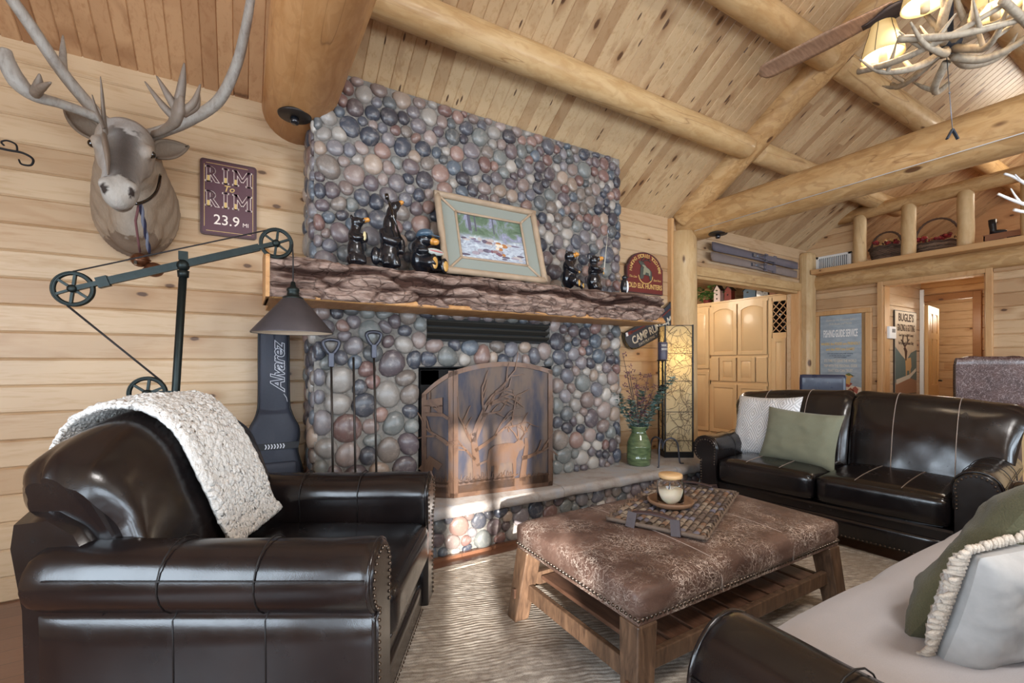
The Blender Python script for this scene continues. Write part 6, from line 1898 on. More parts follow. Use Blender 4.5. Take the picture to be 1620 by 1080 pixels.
for f in range(90):
    cy2, cz = R.uniform(-D_ / 2, D_ / 2), R.uniform(.1, H_ - .05); r = R.uniform(.06, .16); a0 = R.uniform(0, 6); sw = R.uniform(.6, 1.6)
    pts = [(-W_ / 2 + .002, max(-D_ / 2, min(D_ / 2, cy2 + r * math.cos(a0 + sw * i / 8) - r * math.cos(a0 + sw / 2))), max(.06, min(H_ - .01, cz + r * math.sin(a0 + sw * i / 8) - r * math.sin(a0 + sw / 2)))) for i in range(9)]
    mb.tube(pts, .0014, 4)
tg = mb.build('twig_weave', M_('twig'), tl); tg['kind'] = 'stuff'
mb = MB(); mb.tube(bez([(-.10, -D_ / 2, H_ * .94), (-.04, -D_ / 2 - .004, H_ * .985), (.05, -D_ / 2 - .004, H_ * .985), (.11, -D_ / 2, H_ * .93)], 6), .003, 5); mb.build('top_bow', M_('twig'), tl)

# hunting sign
hs = empty('arched_plaque', (3.525, 3.29, 1.99), 0, 'maroon arched plaque with a bugling elk reading Old Elk Hunters, above the mantel end', 'sign')
Mh = frame_mat((0, 0, 0), (1, 0, 0), (0, 0, 1))
wv = .258
pl = [(-wv, -.06), (wv, -.06), (wv, .20)] + [(.235 * math.cos(a), .20 + .158 * math.sin(a)) for a in [PI * k / 20 for k in range(1, 20)]] + [(-wv, .20)]
mb = MB(); mb.prism(pl, -.02, .012, Mh); mb.build('plaque_edge', M_('sign_edge'), hs)
mb = MB(); mb.prism([(x * .955, (y - .1) * .955 + .1) for x, y in pl], .012, .014, Mh); mb.build('plaque_face', M_('maroon_paint'), hs)
mb = MB()
wd = 'HUNTING STORIES TOLD HERE'
for i, c in enumerate(wd):
    if c == ' ': continue
    a = PI * (.97 - .94 * i / (len(wd) - 1))
    add_text(mb, c, .050, Mh @ TR(.205 * math.cos(a), .155 + .165 * math.sin(a), .0145) @ rot('Z', a - PI / 2), .0006, bold=.0006)
mb.build('arched_text', M_('gold_paint'), hs)
mb = MB(); add_text(mb, 'OLD ELK HUNTERS', .070, Mh @ TR(0, .012, .0145), .0006, bold=.001, sx=.80)
add_text(mb, 'The Lies', .032, Mh @ TR(-.175, .10, .0145), .0006, shear=.3); add_text(mb, 'Start Here', .032, Mh @ TR(.17, .085, .0145), .0006, shear=.3, sx=.8); mb.build('lower_text', M_('gold_paint'), hs)
mb = MB()
body = [(-.085, .085), (-.075, .15), (-.075, .185), (-.06, .215), (-.085, .235), (-.10, .25), (-.095, .265), (-.055, .258), (-.03, .25), (0, .215), (.05, .195), (.085, .165), (.09, .11), (.08, .07), (.06, .08), (.05, .12), (-.02, .13), (-.04, .085)]
mb.prism(body, .014, .020, Mh, srgb(70, 76, 70)); mb.prism([(x * .6 + .01, (y - .15) * .55 + .165) for x, y in body], .020, .022, Mh, srgb(142, 140, 118))
for sgn, a in ((1, [(-.05, .255), (-.01, .275), (.04, .28), (.07, .265)]), (1, [(-.06, .258), (-.05, .285), (-.03, .30)]), (1, [(.0, .272), (.0, .295)]), (1, [(.04, .278), (.05, .30)])): mb.tube([Mh @ Vector((x, y, .018)) for x, y in a], .005, 5, srgb(60, 60, 56))
mb.tube([Mh @ Vector((.10 * math.cos(a), .125 + .085 * math.sin(a), .016)) for a in [PI * (1.02 + .96 * k / 16) for k in range(17)]], .006, 5, srgb(206, 168, 104)); mb.build('elk_relief', M_('vcol'), hs)

# oar-shaped camp sign
cs = empty('canoe_sign', (3.645, 3.285, 1.632), 0, 'dark canoe-shaped sign reading Camp Run-A-Muk, hung tilted under the mantel end', 'sign')
Mk = frame_mat((0, 0, 0), (1, 0, 0), (0, 0, 1)) @ rot('Z', math.radians(23)) @ Matrix.Scale(1.06, 4)
cp = bez([(-.40, .06, 0), (-.42, -.02, 0), (-.38, -.11, 0), (-.27, -.145, 0), (0, -.15, 0), (.27, -.145, 0), (.38, -.11, 0), (.42, .0, 0), (.42, .09, 0), (.36, .125, 0), (.2, .09, 0), (0, .075, 0), (-.2, .065, 0)], 4)
cp = [(p.x, p.y) for p in cp]
mb = MB(); mb.prism(cp, -.016, .004, Mk, None); mb.build('sign_edge', M_('eye'), cs)
mb = MB(); mb.prism([(x * .97, (y + .03) * .92 - .03) for x, y in cp], .004, .006, Mk); mb.build('sign_face', M_('slate_paint'), cs)
mb = MB(); add_text(mb, 'CAMP RUN-A-MUK', .105, Mk @ TR(.02, -.055, .0065), .0006, bold=.002, sx=.82, spacing=.95); add_text(mb, 'DAYS PLAYING  *  NIGHTS CAMPING', .036, Mk @ TR(.02, -.118, .0065), .0006, sx=.95); mb.build('sign_text', M_('pale_letters'), cs)
for s in (-1, 1):
    mb = MB(); mb.bar(Mk @ Vector((s * .32, .028 + .03 * (s > 0), .008)), Mk @ Vector((s * .12, .02, .008)), .014, .004, (0, -1, 0)); mb.bar(Mk @ Vector((s * .36, .03 + .036 * (s > 0), .008)), Mk @ Vector((s * .30, .028 + .03 * (s > 0), .008)), .034, .004, (0, -1, 0)); p_ = mb.build('painted_paddle', M_('maroon_paint'), cs)
    mb = MB(); mb.bar(Mk @ Vector((s * .385, .032 + .038 * (s > 0), .008)), Mk @ Vector((s * .36, .03 + .036 * (s > 0), .008)), .036, .005, (0, -1, 0)); mb.build('paddle_tip', M_('white_paint'), p_)
# ---------------------------------------------------------------- skis over the kitchen opening
def ski(z0, z1, x0, x1, mat, lab):
    t = empty('wooden_ski', ((x0 + x1) / 2, 3.27, (z0 + z1) / 2), 0, lab, 'ski', 'old skis over the kitchen opening')
    o3 = Vector(t.location); a = Vector((x0, 3.285, z0)); b = Vector((x1, 3.285, z1)); d = (b - a).normalized(); up = Vector((0, -1, 0)).cross(d)
    L = (b - a).length; P = []
    n = 40
    for i in range(n + 1):
        s = i / n; w = .052 * (1 if s > .06 else math.sin(s / .06 * PI / 2) * .5 + .5) * (1 if s < .97 else .9); w *= 1 - .16 * math.sin(PI * s)
        lift = .05 * max(0, (.07 - s) / .07) ** 2
        c = a + d * (s * L) + Vector((0, -.012 - lift, 0)) - o3
        P.append([c + up * w + Vector((0, .006, 0)), c + up * w + Vector((0, -.006, 0)), c + Vector((0, -.010, 0)), c - up * w + Vector((0, -.006, 0)), c - up * w + Vector((0, .006, 0))])
    mb = MB(); mb.grid(P, wrapv=True); mb.add(P[0], [(0, 1, 2, 3, 4)]); mb.add(P[-1], [(0, 1, 2, 3, 4)]); mb.build('ski_board', M_(mat), t)
    c = a + d * L * .58 - o3
    m2 = MB()
    for k in (-1, 1): m2.bar(c + d * (.03 + .19 * (k > 0)) + up * .052 + Vector((0, -.03, 0)), c + d * (.03 + .19 * (k > 0)) - up * .052 + Vector((0, -.03, 0)), .055, .02, (0, -1, 0), bev=.004)
    m2.box(*[q for cc, h in zip(c + d * .12 + Vector((0, -.03, 0)), (.09, .015, .035)) for q in (cc - h, cc + h)], bev=.005)
    m2.build('binding', M_('ski_grey'), t)
    m3 = MB(); m3.tube([c - d * .22 + Vector((0, -.03, 0)), c - d * .05 + up * .02 + Vector((0, -.035, 0)), c + d * .02 + up * .03 + Vector((0, -.04, 0))], .007, 6); m3.tube([c - d * .22 + Vector((0, -.03, 0)), c - d * .05 - up * .02 + Vector((0, -.035, 0)), c + d * .02 - up * .03 + Vector((0, -.04, 0))], .007, 6)
    m3.box(*[q for cc, h in zip(c - d * .23 + Vector((0, -.03, 0)), (.03, .012, .02)) for q in (cc - h, cc + h)]); m3.build('cable', M_('steel'), t)
ski(2.553, 2.522, 4.52, 6.38, 'ski_grey', 'upper old grey wooden ski mounted over the kitchen opening')
ski(2.437, 2.407, 4.50, 6.36, 'ski_pale', 'lower old pale wooden ski mounted over the kitchen opening')

# ---------------------------------------------------------------- pantry cabinets
CXF = 6.60
cab = empty('pantry_cabinet', (6.88, 4.4, 0), 0, 'tall honey pine pantry cabinet with raised-panel doors and a wine lattice', 'cabinet')
CO = Vector((6.88, 4.4, 0))
def cb(mb, x0, x1, y0, y1, z0, z1, **k): mb.box(x0 - CO.x, x1 - CO.x, y0 - CO.y, y1 - CO.y, z0, z1, **k)
mb = MB()
cb(mb, CXF, 7.19, 3.47, 3.50, 0, 2.20); cb(mb, CXF, 7.19, 5.55, 5.58, 0, 2.20); cb(mb, CXF, 7.19, 3.5, 5.55, 2.17, 2.20); cb(mb, CXF, 7.19, 3.5, 5.55, 0, .1)
cb(mb, CXF, CXF + .02, 3.47, 3.50, .1, 2.17)
cb(mb, CXF, CXF + .02, 3.50, 3.53, .1, 2.17); cb(mb, CXF, CXF + .02, 3.73, 3.79, .1, 2.17); cb(mb, CXF, CXF + .02, 4.728, 4.76, .1, 2.17); cb(mb, CXF, CXF + .02, 5.2, 5.55, .1, 2.17)
cb(mb, CXF, CXF + .02, 3.5, 3.74, 1.585, 1.665); cb(mb, CXF, CXF + .02, 3.5, 3.74, 2.115, 2.17); cb(mb, CXF, CXF + .02, 3.78, 4.75, 2.14, 2.17)
cb(mb, CXF, CXF + .02, 3.78, 4.75, 1.31, 1.36); cb(mb, CXF, CXF + .02, 3.78, 4.75, .88, .95); cb(mb, CXF, CXF + .02, 4.75, 5.2, 1.09, 1.14); cb(mb, CXF + .018, CXF + .022, 3.5, 5.55, .1, 1.60)
cb(mb, CXF + .018, CXF + .022, 3.76, 5.55, 1.60, 2.17)
cb(mb, 7.16, 7.19, 3.5, 5.55, .1, 2.17)
cb(mb, CXF - .02, 7.19, 3.44, 5.6, 2.195, 2.215)
mb.build('carcass', M_('cabinet_pine'), cab)
def door(y0, y1, z0, z1, arch=False, name='door', knob=None):
    mb = MB(); f = .055; x0 = CXF - .018
    cb(mb, x0, CXF, y0, y0 + f, z0, z1, bev=.004); cb(mb, x0, CXF, y1 - f, y1, z0, z1, bev=.004); cb(mb, x0, CXF, y0 + f, y1 - f, z0, z0 + f, bev=.003)
    n = 14; ya, yb = y0 + f, y1 - f
    top = lambda y: z1 - f - (.05 * (2 * (y - ya) / (yb - ya) - 1) ** 2 if arch else 0)
    for i in range(n):
        a, b = ya + (yb - ya) * i / n, ya + (yb - ya) * (i + 1) / n
        vs = [(x - CO.x, y - CO.y, z) for y in (a, b) for x, z in ((x0, z1), (x0, top(y)), (CXF, top(y)), (CXF, z1))]
        mb.add(vs, [(0, 1, 5, 4), (1, 2, 6, 5), (0, 4, 7, 3)], smooth=False)
    d = mb.build(name, M_('cabinet_pine'), cab)
    # raised panel with bevelled margin
    m2 = MB(); P = []
    for i in range(n + 1):
        y = ya + (yb - ya) * i / n; e = min(1, min(y - ya, yb - y) / .025)
        zt = top(y)
        P.append([(CXF - .002 - CO.x, y - CO.y, z0 + f), (CXF - .004 - .012 * e - CO.x, y - CO.y, z0 + f + .028), (CXF - .004 - .012 * e - CO.x, y - CO.y, zt - .028), (CXF - .002 - CO.x, y - CO.y, zt)])
    m2.grid(P); m2.build('raised_panel', M_('cabinet_pine'), d)
    if knob:
        m3 = MB(); m3.ell((x0 - .014 - CO.x, knob[0] - CO.y, knob[1]), (.014, .014, .014)); m3.build('knob', M_('knob_dark'), d)
door(3.805, 4.255, 1.355, 2.145, True); door(4.276, 4.725, 1.355, 2.145, True)
door(3.985, 4.262, .945, 1.315, False, 'drawer_front'); door(4.29, 4.565, .945, 1.315, False, 'drawer_front')
door(3.805, 3.965, .945, 1.315, False, 'drawer_front') if False else None
mb = MB(); cb(mb, CXF - .018, CXF, 3.805, 3.965, .945, 1.315, bev=.005); mb.build('filler_panel', M_('cabinet_pine'), cab)
mb = MB(); cb(mb, CXF - .018, CXF, 4.585, 4.725, .945, 1.315, bev=.005); mb.build('filler_panel', M_('cabinet_pine'), cab)
door(3.805, 4.255, .12, .895); door(4.276, 4.725, .12, .895)
door(4.765, 5.21, 1.14, 2.13, True); door(4.765, 5.21, .12, 1.095, False, 'door', (5.10, 1.05))
door(3.535, 3.735, .12, 1.585)
mb = MB(); 
cb(mb, CXF + .25, CXF + .27, 3.52, 3.74, 1.66, 2.12); cb(mb, CXF + .02, CXF + .27, 3.505, 3.525, 1.66, 2.12); cb(mb, CXF + .02, CXF + .27, 3.735, 3.755, 1.66, 2.12); mb.build('wine_niche', M_('dark_recess'), cab)
mb = MB()
for k in range(-3, 6):
    for s in (-1, 1):
        # diagonal lattice clipped to the niche
        y0, y1, z0, z1 = 3.525, 3.735, 1.665, 2.118
        c0 = k * .105
        pts = []
        for i in range(40):
            y = y0 + (y1 - y0) * i / 39; z = (z0 + c0 + (y - y0) * 1.05) if s > 0 else (z0 + c0 + (y1 - y) * 1.05)
            if z0 <= z <= z1: pts.append((CXF + .006 + .006 * s - CO.x, y - CO.y, z))
        if len(pts) > 2: mb.bar(pts[0], pts[-1], .010, .012, (1, 0, 0))
mb.build('wine_lattice', M_('light_wood'), cab)
for i, (y, z) in enumerate(((3.60, 1.82), (3.655, 1.93), (3.60, 1.735))):
    b = empty('wine_bottle', (CXF + .06, y, z), 0, ('dark wine bottle lying in the middle cell of the wine lattice', 'dark wine bottle lying in the highest filled cell of the wine lattice', 'dark wine bottle lying in the lowest filled cell of the wine lattice')[i], 'bottle', 'bottles in the wine lattice')
    mb = MB(); mb.lathe([(0, 0), (.013, 0), (.014, .03), (.013, .07), (.035, .10), (.036, .19), (0, .19)], 14, rot('Y', PI / 2)); mb.build('bottle_glass', M_('bottle_glass'), b)
    mb = MB(); mb.lathe([(0, -.003), (.0145, -.002), (.0145, .03)], 12, rot('Y', PI / 2)); mb.build('foil_cap', M_('white_paint'), b)
# on top of the cabinet
R = random.Random(8)
pt = empty('leafy_plant', (6.85, 4.97, 2.216), 0, 'bushy green leafy plant on top of the pantry cabinet beside the log column', 'plant')
mb = MB(); mb.lathe([(0, 0), (.06, 0), (.08, .09), (.07, .09), (0, .07)], 16); mb.build('pot', M_('birdhouse_red'), pt)
mb = MB()
for k in range(260):
    a = R.uniform(0, 2 * PI); e = R.uniform(-.2, 1.2); rr = R.uniform(.08, .30); q = Vector((math.cos(a) * math.cos(e) * rr, math.sin(a) * math.cos(e) * rr * 1.15, .11 + abs(math.sin(e)) * rr * .75))
    d = Vector((math.cos(a), math.sin(a), R.uniform(-.4, .5))).normalized(); L = R.uniform(.06, .11); sd = d.cross(Vector((0, 0, 1))).normalized() * L * .38
    g = R.uniform(.6, 1.3); c = tuple(x * g for x in srgb(*R.choice(((92, 152, 74), (126, 182, 100), (66, 116, 58))))[:3]) + (1,)
    mb.add([q, q + d * L * .5 + sd, q + d * L + Vector((0, 0, -.01)), q + d * L * .5 - sd], [(0, 1, 2, 3)], c, None, False)
mb.build('leaves', M_('vcol'), pt)
def birdhouse(loc, w, h, roof, colm, lab, rz=0, holes=((0, .12),), roofm='tin_plate', d=.10):
    w *= 1.35; h *= 1.35; roof *= 1.35; holes = tuple((y * 1.35, z * 1.35) for y, z in holes)
    t = empty('birdhouse', loc, rz, lab, 'birdhouse', 'birdhouses on the pantry cabinet')
    mb = MB(); pts = [(-w / 2, 0), (w / 2, 0), (w / 2, h), (0, h + roof), (-w / 2, h)]
    mb.prism(pts, -d / 2, d / 2, frame_mat((0, 0, 0), (0, -1, 0), (0, 0, 1))); mb.build('house_body', M_(colm), t)
    mb = MB()
    for s in (-1, 1): mb.bar((0, s * (w / 2 + .012) * .5, h + roof * .52 + .006), (0, s * .5 * (w / 2 + .012), h + roof * .52 + .007), .01, .01) if False else mb.add([(x, y, z) for x in (-d / 2 - .012, d / 2 + .012) for y, z in ((0, h + roof + .002), (0, h + roof + .012), (s * (w / 2 + .015), h - .01), (s * (w / 2 + .015), h + .002))], [(0, 1, 3, 2), (4, 6, 7, 5), (1, 5, 7, 3), (0, 2, 6, 4), (2, 3, 7, 6), (0, 4, 5, 1)], smooth=False)
    mb.build('roof', M_(roofm), t)
    for y, z in holes:
        m2 = MB(); m2.lathe([(0, 0), (.012, 0), (.012, .004), (0, .004)], 12, TR(-d / 2 - .001, y, z) @ rot('Y', -PI / 2)); m2.build('entry_hole', M_('eye'), t)
birdhouse((6.76, 4.70, 2.216), .085, .15, .07, 'birdhouse_white', 'tall pale birdhouse with three holes next to the leafy plant', 0, ((0, .05), (0, .10), (0, .15)))
birdhouse((6.84, 4.56, 2.216), .09, .14, .05, 'birdhouse_red', 'short red birdhouse beside the tall pale birdhouse', 0, ((0, .09),))
birdhouse((6.80, 4.18, 2.216), .13, .10, .06, 'birdhouse_blue', 'blue birdhouse with a white fish on its front, on the cabinet top', .2, ((.02, .08),))
birdhouse((6.82, 3.98, 2.216), .13, .10, .05, 'bear_black', 'black birdhouse with a pale perch on the cabinet top', .0, ((0, .07),), 'boot_black')
birdhouse((6.84, 3.84, 2.216), .07, .09, .04, 'crate', 'small brown birdhouse at the wine lattice end of the cabinet top', 0, ((0, .06),))
mb = MB(); mb.tube([(6.70, 4.46, 2.232), (6.78, 4.30, 2.226)], .009, 8)
tag(mb.build('rolling_pin', M_('light_wood')), 'short pale wooden stick lying on the cabinet top between the birdhouses', 'stick')
# kitchen ceiling light
kl = empty('ceiling_light', (5.93, 4.41, 2.56), 0, 'small flush kitchen ceiling light glowing above the pantry plant', 'ceiling light')
mb = MB(); mb.lathe([(.10, 0), (.10, -.012), (.075, -.014)], 24, cap=False); mb.build('trim_ring', M_('white_paint'), kl)
mb = MB(); mb.lathe([(.076, -.010), (.06, -.016), (0, -.018)], 24, cap=False); mb.build('diffuser', M_('ceiling_light_glow'), kl)

# ---------------------------------------------------------------- posters, thermostat, hallway door
My = frame_mat((0, 0, 0), (0, -1, 0), (0, 0, 1))
fp = empty('fishing_poster', (6.655, 2.885, 1.25), 0, 'blue-grey fishing guide service poster with a duck, in a pine frame niche', 'poster')
mb = MB(); mb.box(-.008, 0, -.235, .235, -.62, .60, M=None); mb.build('poster_board', M_('poster_fish'), fp)
PM = TR(-.009, 0, 0) @ My
mb = MB(); add_text(mb, 'FISHING GUIDE SERVICE', .105, PM @ TR(0, .355, 0), .0005, bold=.0022, sx=.345, spacing=1.0); 
o = mb.build('headline', M_('white_paint'), fp)
for v in o.data.vertices: v.co.z = .35 + (v.co.z - .35) * 1.25
for tx, sz, yy, mt, kw in (('WHERE the FOOD are FRIENDLY', .05, .225, 'gold_paint', dict(bold=.0008, sx=.62)), ('and the FISH are GAME!', .05, .155, 'gold_paint', dict(bold=.0008, sx=.65)), ('Down by the Boatmen Lake', .036, .535, 'pale_letters', dict(shear=.3, sx=.8)), ('Drift Boats and Tackle', .036, .485, 'pale_letters', dict(shear=.3, sx=.8)), ("IT'S TIME TO LEAVE THE WORLD", .048, .005, 'pale_letters', dict(sx=.52, bold=.001)), ('TRIP WITH THE PERSONAL GUIDE', .048, -.06, 'pale_letters', dict(sx=.52, bold=.001)), ('THAT YOU CAN TRUST', .048, -.122, 'pale_letters', dict(sx=.55, bold=.001))):
    mb = MB(); add_text(mb, tx, sz, PM @ TR(0, yy, 0), .0005, **kw); mb.build('text_line', M_(mt), fp)
mb = MB()
for k, z in enumerate((.10, .075, .052)):
    add_text(mb, ('Fish with comfort and gentle company', 'on the lake and the river, supper', 'and a bed included')[k], .022, PM @ TR(0, z, 0), .0004, sx=.85)
mb.build('small_print', M_('slate_paint'), fp)
mb = MB()
def patch(pts, c, h=.001): mb.prism(pts, 0, h, PM, srgb(*c))
patch([(-.235, -.62), (.235, -.62), (.235, -.33), (.1, -.30), (-.1, -.29), (-.235, -.26)], (214, 200, 180), .0008)
patch([(-.22, -.25), (-.1, -.20), (.0, -.21), (.1, -.25), (.05, -.30), (-.15, -.28)], (206, 186, 140), .0012)
patch([(-.1, -.23), (.02, -.235), (.14, -.28), (.1, -.33), (-.05, -.30)], (150, 76, 60), .0016)
patch([(.05, -.18), (.09, -.16), (.13, -.17), (.15, -.20), (.12, -.21), (.11, -.30), (.06, -.28), (.08, -.2)], (196, 158, 96), .002); patch([(.06, -.165), (.10, -.15), (.14, -.175), (.10, -.185)], (90, 104, 66), .0024); patch([(.13, -.175), (.175, -.185), (.13, -.19)], (50, 48, 44), .0024)
for x, z, c in ((-.02, -.42, (90, 60, 50)), (.05, -.40, (96, 108, 90)), (.12, -.38, (140, 80, 62)), (.17, -.36, (160, 90, 76)), (.0, -.50, (60, 50, 46)), (.14, -.48, (84, 64, 56)), (-.08, -.46, (120, 120, 96))):
    patch([(x - .03, z - .04), (x + .02, z - .05), (x + .035, z + .01), (x, z + .045), (x - .03, z + .02)], c, .002)
mb.build('duck_picture', M_('vcol'), fp)
# frame niche round the fishing poster
mb = MB()
for y0, y1, z0, z1 in ((3.135, 3.19, .2, 1.855), (2.55, 2.615, .2, 1.855), (2.55, 3.19, 1.856, 1.915)): mb.box(6.655, 6.70, y0, y1, z0, z1, bev=.006)
mb.box(6.690, 6.70, 2.6, 3.14, .2, 1.86, (.9, .9, .2, 1)); struct(mb.build('trim_20', M_('pine_trim')))

bp = empty('elk_poster', (7.30, 2.425, 1.38), 0, 'tan hallway poster headed Bugles with a standing elk', 'poster')
mb = MB(); mb.box(-.335, .335, .0, .012, -.55, .51); mb.build('poster_frame', M_('tin_plate'), bp)
mb = MB(); mb.box(-.325, .325, -.003, .0, -.54, .50); mb.build('poster_sheet', M_('poster_elk'), bp)
PB_ = frame_mat((0, -.004, 0), (1, 0, 0), (0, 0, 1))
mb = MB(); add_text(mb, "BUGLE'S", .135, PB_ @ TR(0, .42, 0), .0005, bold=.004, sx=.95); add_text(mb, 'GRAZING & GUTTING', .12, PB_ @ TR(0, .29, 0), .0005, bold=.002, sx=.45); add_text(mb, 'Good Hunts and Wild Country', .05, PB_ @ TR(0, .20, 0), .0005, sx=.7); add_text(mb, 'For Licensed Hunters Only', .055, PB_ @ TR(0, .10, 0), .0005, sx=.75, bold=.001); mb.build('poster_text', M_('brown_letter'), bp)
mb = MB()
def patch2(pts, c, h=.001): mb.prism(pts, 0, h, PB_, srgb(*c))
patch2([(-.325, -.54), (.325, -.54), (.325, .02), (.15, -.02), (0, -.12), (-.15, -.05), (-.325, .05)], (86, 104, 104), .0008); patch2([(-.325, -.54), (.325, -.54), (.325, -.38), (.0, -.33), (-.325, -.40)], (150, 112, 86), .0012)
patch2([(.0, -.10), (.14, -.08), (.16, -.2), (.13, -.24), (.12, -.36), (.10, -.36), (.09, -.25), (.02, -.25), (.01, -.36), (-.01, -.36), (-.02, -.2), (-.05, .0), (-.08, .03), (-.04, .05), (.0, .02)], (186, 150, 104), .0018); patch2([(-.05, .0), (-.08, .03), (-.04, .06), (.03, .0), (.0, -.12), (-.03, -.12)], (64, 44, 36), .0024)
for a in ([(-.06, .06), (-.12, .12), (-.10, .2)], [(-.04, .06), (.04, .12), (.02, .2)], [(-.1, .12), (-.16, .14)], [(.03, .12), (.08, .15)]): mb.tube([PB_ @ Vector((x, y, .002)) for x, y in a], .008, 5, srgb(84, 66, 54))
patch2([(-.3, -.36), (.1, -.30), (.3, -.22), (.3, -.26), (.1, -.35), (-.3, -.42)], (196, 190, 176), .002); mb.build('elk_picture', M_('vcol'), bp)
th = empty('thermostat', (6.85, 2.42, 1.60), 0, 'small white thermostat box on the hallway boards left of the elk poster', 'thermostat')
mb = MB(); mb.box(-.095, .095, -.022, .018, -.075, .075, bev=.008); mb.build('housing', M_('white_paint'), th)
mb = MB(); mb.box(-.03, .06, -.0235, -.021, .0, .045); mb.build('display', M_('steel'), th)

# six-panel hallway door standing open
dr = empty('door_1', (7.88, 2.40, 0), math.atan2(.085, .68)); dr['kind'] = 'structure'
mb = MB(); w = .68; 
xs = [0, .10, .29, .39, .58, .68]; zs = [0, .2, .78, .93, 1.56, 1.64, 1.90, 2.0]
mb.box(0, w, -.010, .016, 0, 2.0)
for i in range(5):
    for j in range(7):
        pan = i in (1, 3) and j in (1, 3, 5)
        x0, x1, z0, z1 = xs[i], xs[i + 1], zs[j], zs[j + 1]
        if not pan: mb.box(x0, x1, -.020, -.010, z0, z1)
        else: mb.box(x0 + .03, x1 - .03, -.018, -.010, z0 + .03, z1 - .03, bev=.006)
o = mb.build('door_leaf', M_('door_pine'), dr)
mb = MB(); mb.tube([(w - .05, -.02, .98), (w - .05, -.06, .98)], .012, 8); mb.tube([(w - .05, -.06, .98), (w - .14, -.062, .98)], .009, 8); mb.build('door_handle', M_('knob_dark'), dr)

# ---------------------------------------------------------------- vent, loft railing, things on the ledge
vt = empty('air_vent', (6.68, 2.98, 2.555), 0, 'white metal air return vent above the loft ledge', 'vent')
mb = MB(); mb.box(-.01, .005, -.21, .21, -.095, -.07); mb.box(-.01, .005, -.21, .21, .07, .095); mb.box(-.01, .005, -.21, -.175, -.095, .095); mb.box(-.01, .005, .175, .21, -.095, .095); mb.build('vent_frame', M_('vent_white'), vt)
mb = MB(); mb.box(.006, .010, -.18, .18, -.075, .075); mb.build('vent_back', M_('vent_dark'), vt)
for k in range(16):
    y = -.165 + k * .022; f = MB(); f.box(-.008, .004, y - .004, y + .004, -.072, .072, M=None); f.build('fin', M_('vent_white'), vt)

rl = empty('loft_railing', (6.66, 1.5, 2.462), 0, 'peeled log loft railing with short round posts on the ledge', 'railing')
RO = Vector((6.66, 1.5, 2.462))
def logpart(name, a, b, r, mat, r2=None):
    a = Vector(a); b = Vector(b); pts = []; rad = []
    for i in range(13):
        t = i / 12; pts.append(a.lerp(b, t) - RO + Vector((noise.noise(a + Vector((t * 3, 1, 0))), noise.noise(a + Vector((t * 3, 5, 2))), 0)) * .008); rad.append((r + ((r2 or r) - r) * t) * (1 + .05 * noise.noise(a + Vector((t * 5, 0, 7)))))
    d = (b - a).normalized(); pts = [pts[0] - d * .012] + pts + [pts[-1] + d * .012]; rad = [rad[0] * .8] + rad + [rad[-1] * .8]
    mb = MB(); mb.tube(pts, rad, 18); return mb.build(name, M_(mat), rl)
logpart('top_rail', (6.70, 2.95, 3.105), (6.66, -2.6, 3.135), .078, 'log_y', .085)
for y in (2.67, 2.185, 1.70, 1.235, .75, .27): logpart('post', (6.665, y, 2.475), (6.675, y + .01, 3.06), .07, 'log_z', .068)

def basket(loc, rz, rx, ry, h, lab, handle_h, R_):
    t = empty('wicker_basket', loc, rz, lab, 'basket')
    mb = MB()
    for k in range(11):
        z = h * (k + .5) / 11; s = .74 + .26 * z / h
        pts = [(rx * s * math.cos(a) * (1 + .012 * math.sin(a * 17 + k * PI)), ry * s * math.sin(a) * (1 + .012 * math.sin(a * 17 + k * PI)), z + .004 * math.sin(a * 11 + k)) for a in [2 * PI * i / 48 for i in range(48)]]
        mb.tube(pts, h / 20, 6, srgb(*R_.choice(((122, 98, 82), (150, 124, 104), (96, 78, 66)))), closed=True)
    mb.tube([(rx * 1.02 * math.cos(a), ry * 1.02 * math.sin(a), h + .006 * math.sin(a * 9)) for a in [2 * PI * i / 40 for i in range(40)]], h / 13, 6, srgb(84, 66, 56), closed=True)
    mb.lathe([(0, .004), (rx * .72, .004), (rx * .72, .012), (0, .012)], 20, Matrix.Diagonal((1, ry / rx, 1, 1)), srgb(70, 56, 48)); mb.build('woven_body', M_('wicker'), t)
    mb = MB()
    for q in range(2):
        mb.tube([(rx * math.cos(a) * .98 + .006 * math.sin(a * 14 + q * PI), .008 * math.cos(a * 14 + q * PI), h * .8 + (handle_h - h * .8) * math.sin(a) ** .7) for a in [PI * i / 24 for i in range(25)]], .010, 6, srgb(104, 84, 72))
    mb.build('handle', M_('wicker'), t)
    return t
R = random.Random(31)
def flowers(t, n, rx, ry, z):
    for k in range(n):
        a = R.uniform(0, 2 * PI); r = R.uniform(.2, .9)
        c = Vector((rx * r * math.cos(a), ry * r * math.sin(a), z + R.uniform(-.01, .05)))
        mb = MB(); kind = R.random()
        if kind < .5:
            for i in range(10):
                an = 2 * PI * i / 10; d = Vector((-.5, math.cos(an), math.sin(an))).normalized(); sd = Vector((-1, 0, 0)).cross(d).normalized() * .010
                mb.add([c, c + d * .03 + sd, c + d * .055, c + d * .03 - sd], [(0, 1, 2, 3)], srgb(*R.choice(((228, 204, 160), (214, 176, 110)))), None, False)
            mb.ell(c + Vector((-.008, 0, 0)), (.012, .016, .016), 8, 6, None, srgb(70, 44, 34)); mb.build('sunflower', M_('vcol'), t)
        else:
            for i in range(7): mb.ell(c + Vector((R.uniform(-.02, .02), R.uniform(-.025, .025), R.uniform(-.02, .02))), (.02, .022, .016), 8, 6, None, srgb(*R.choice(((140, 30, 36), (108, 24, 30), (160, 50, 44)))))
            mb.build('red_bloom', M_('vcol'), t)
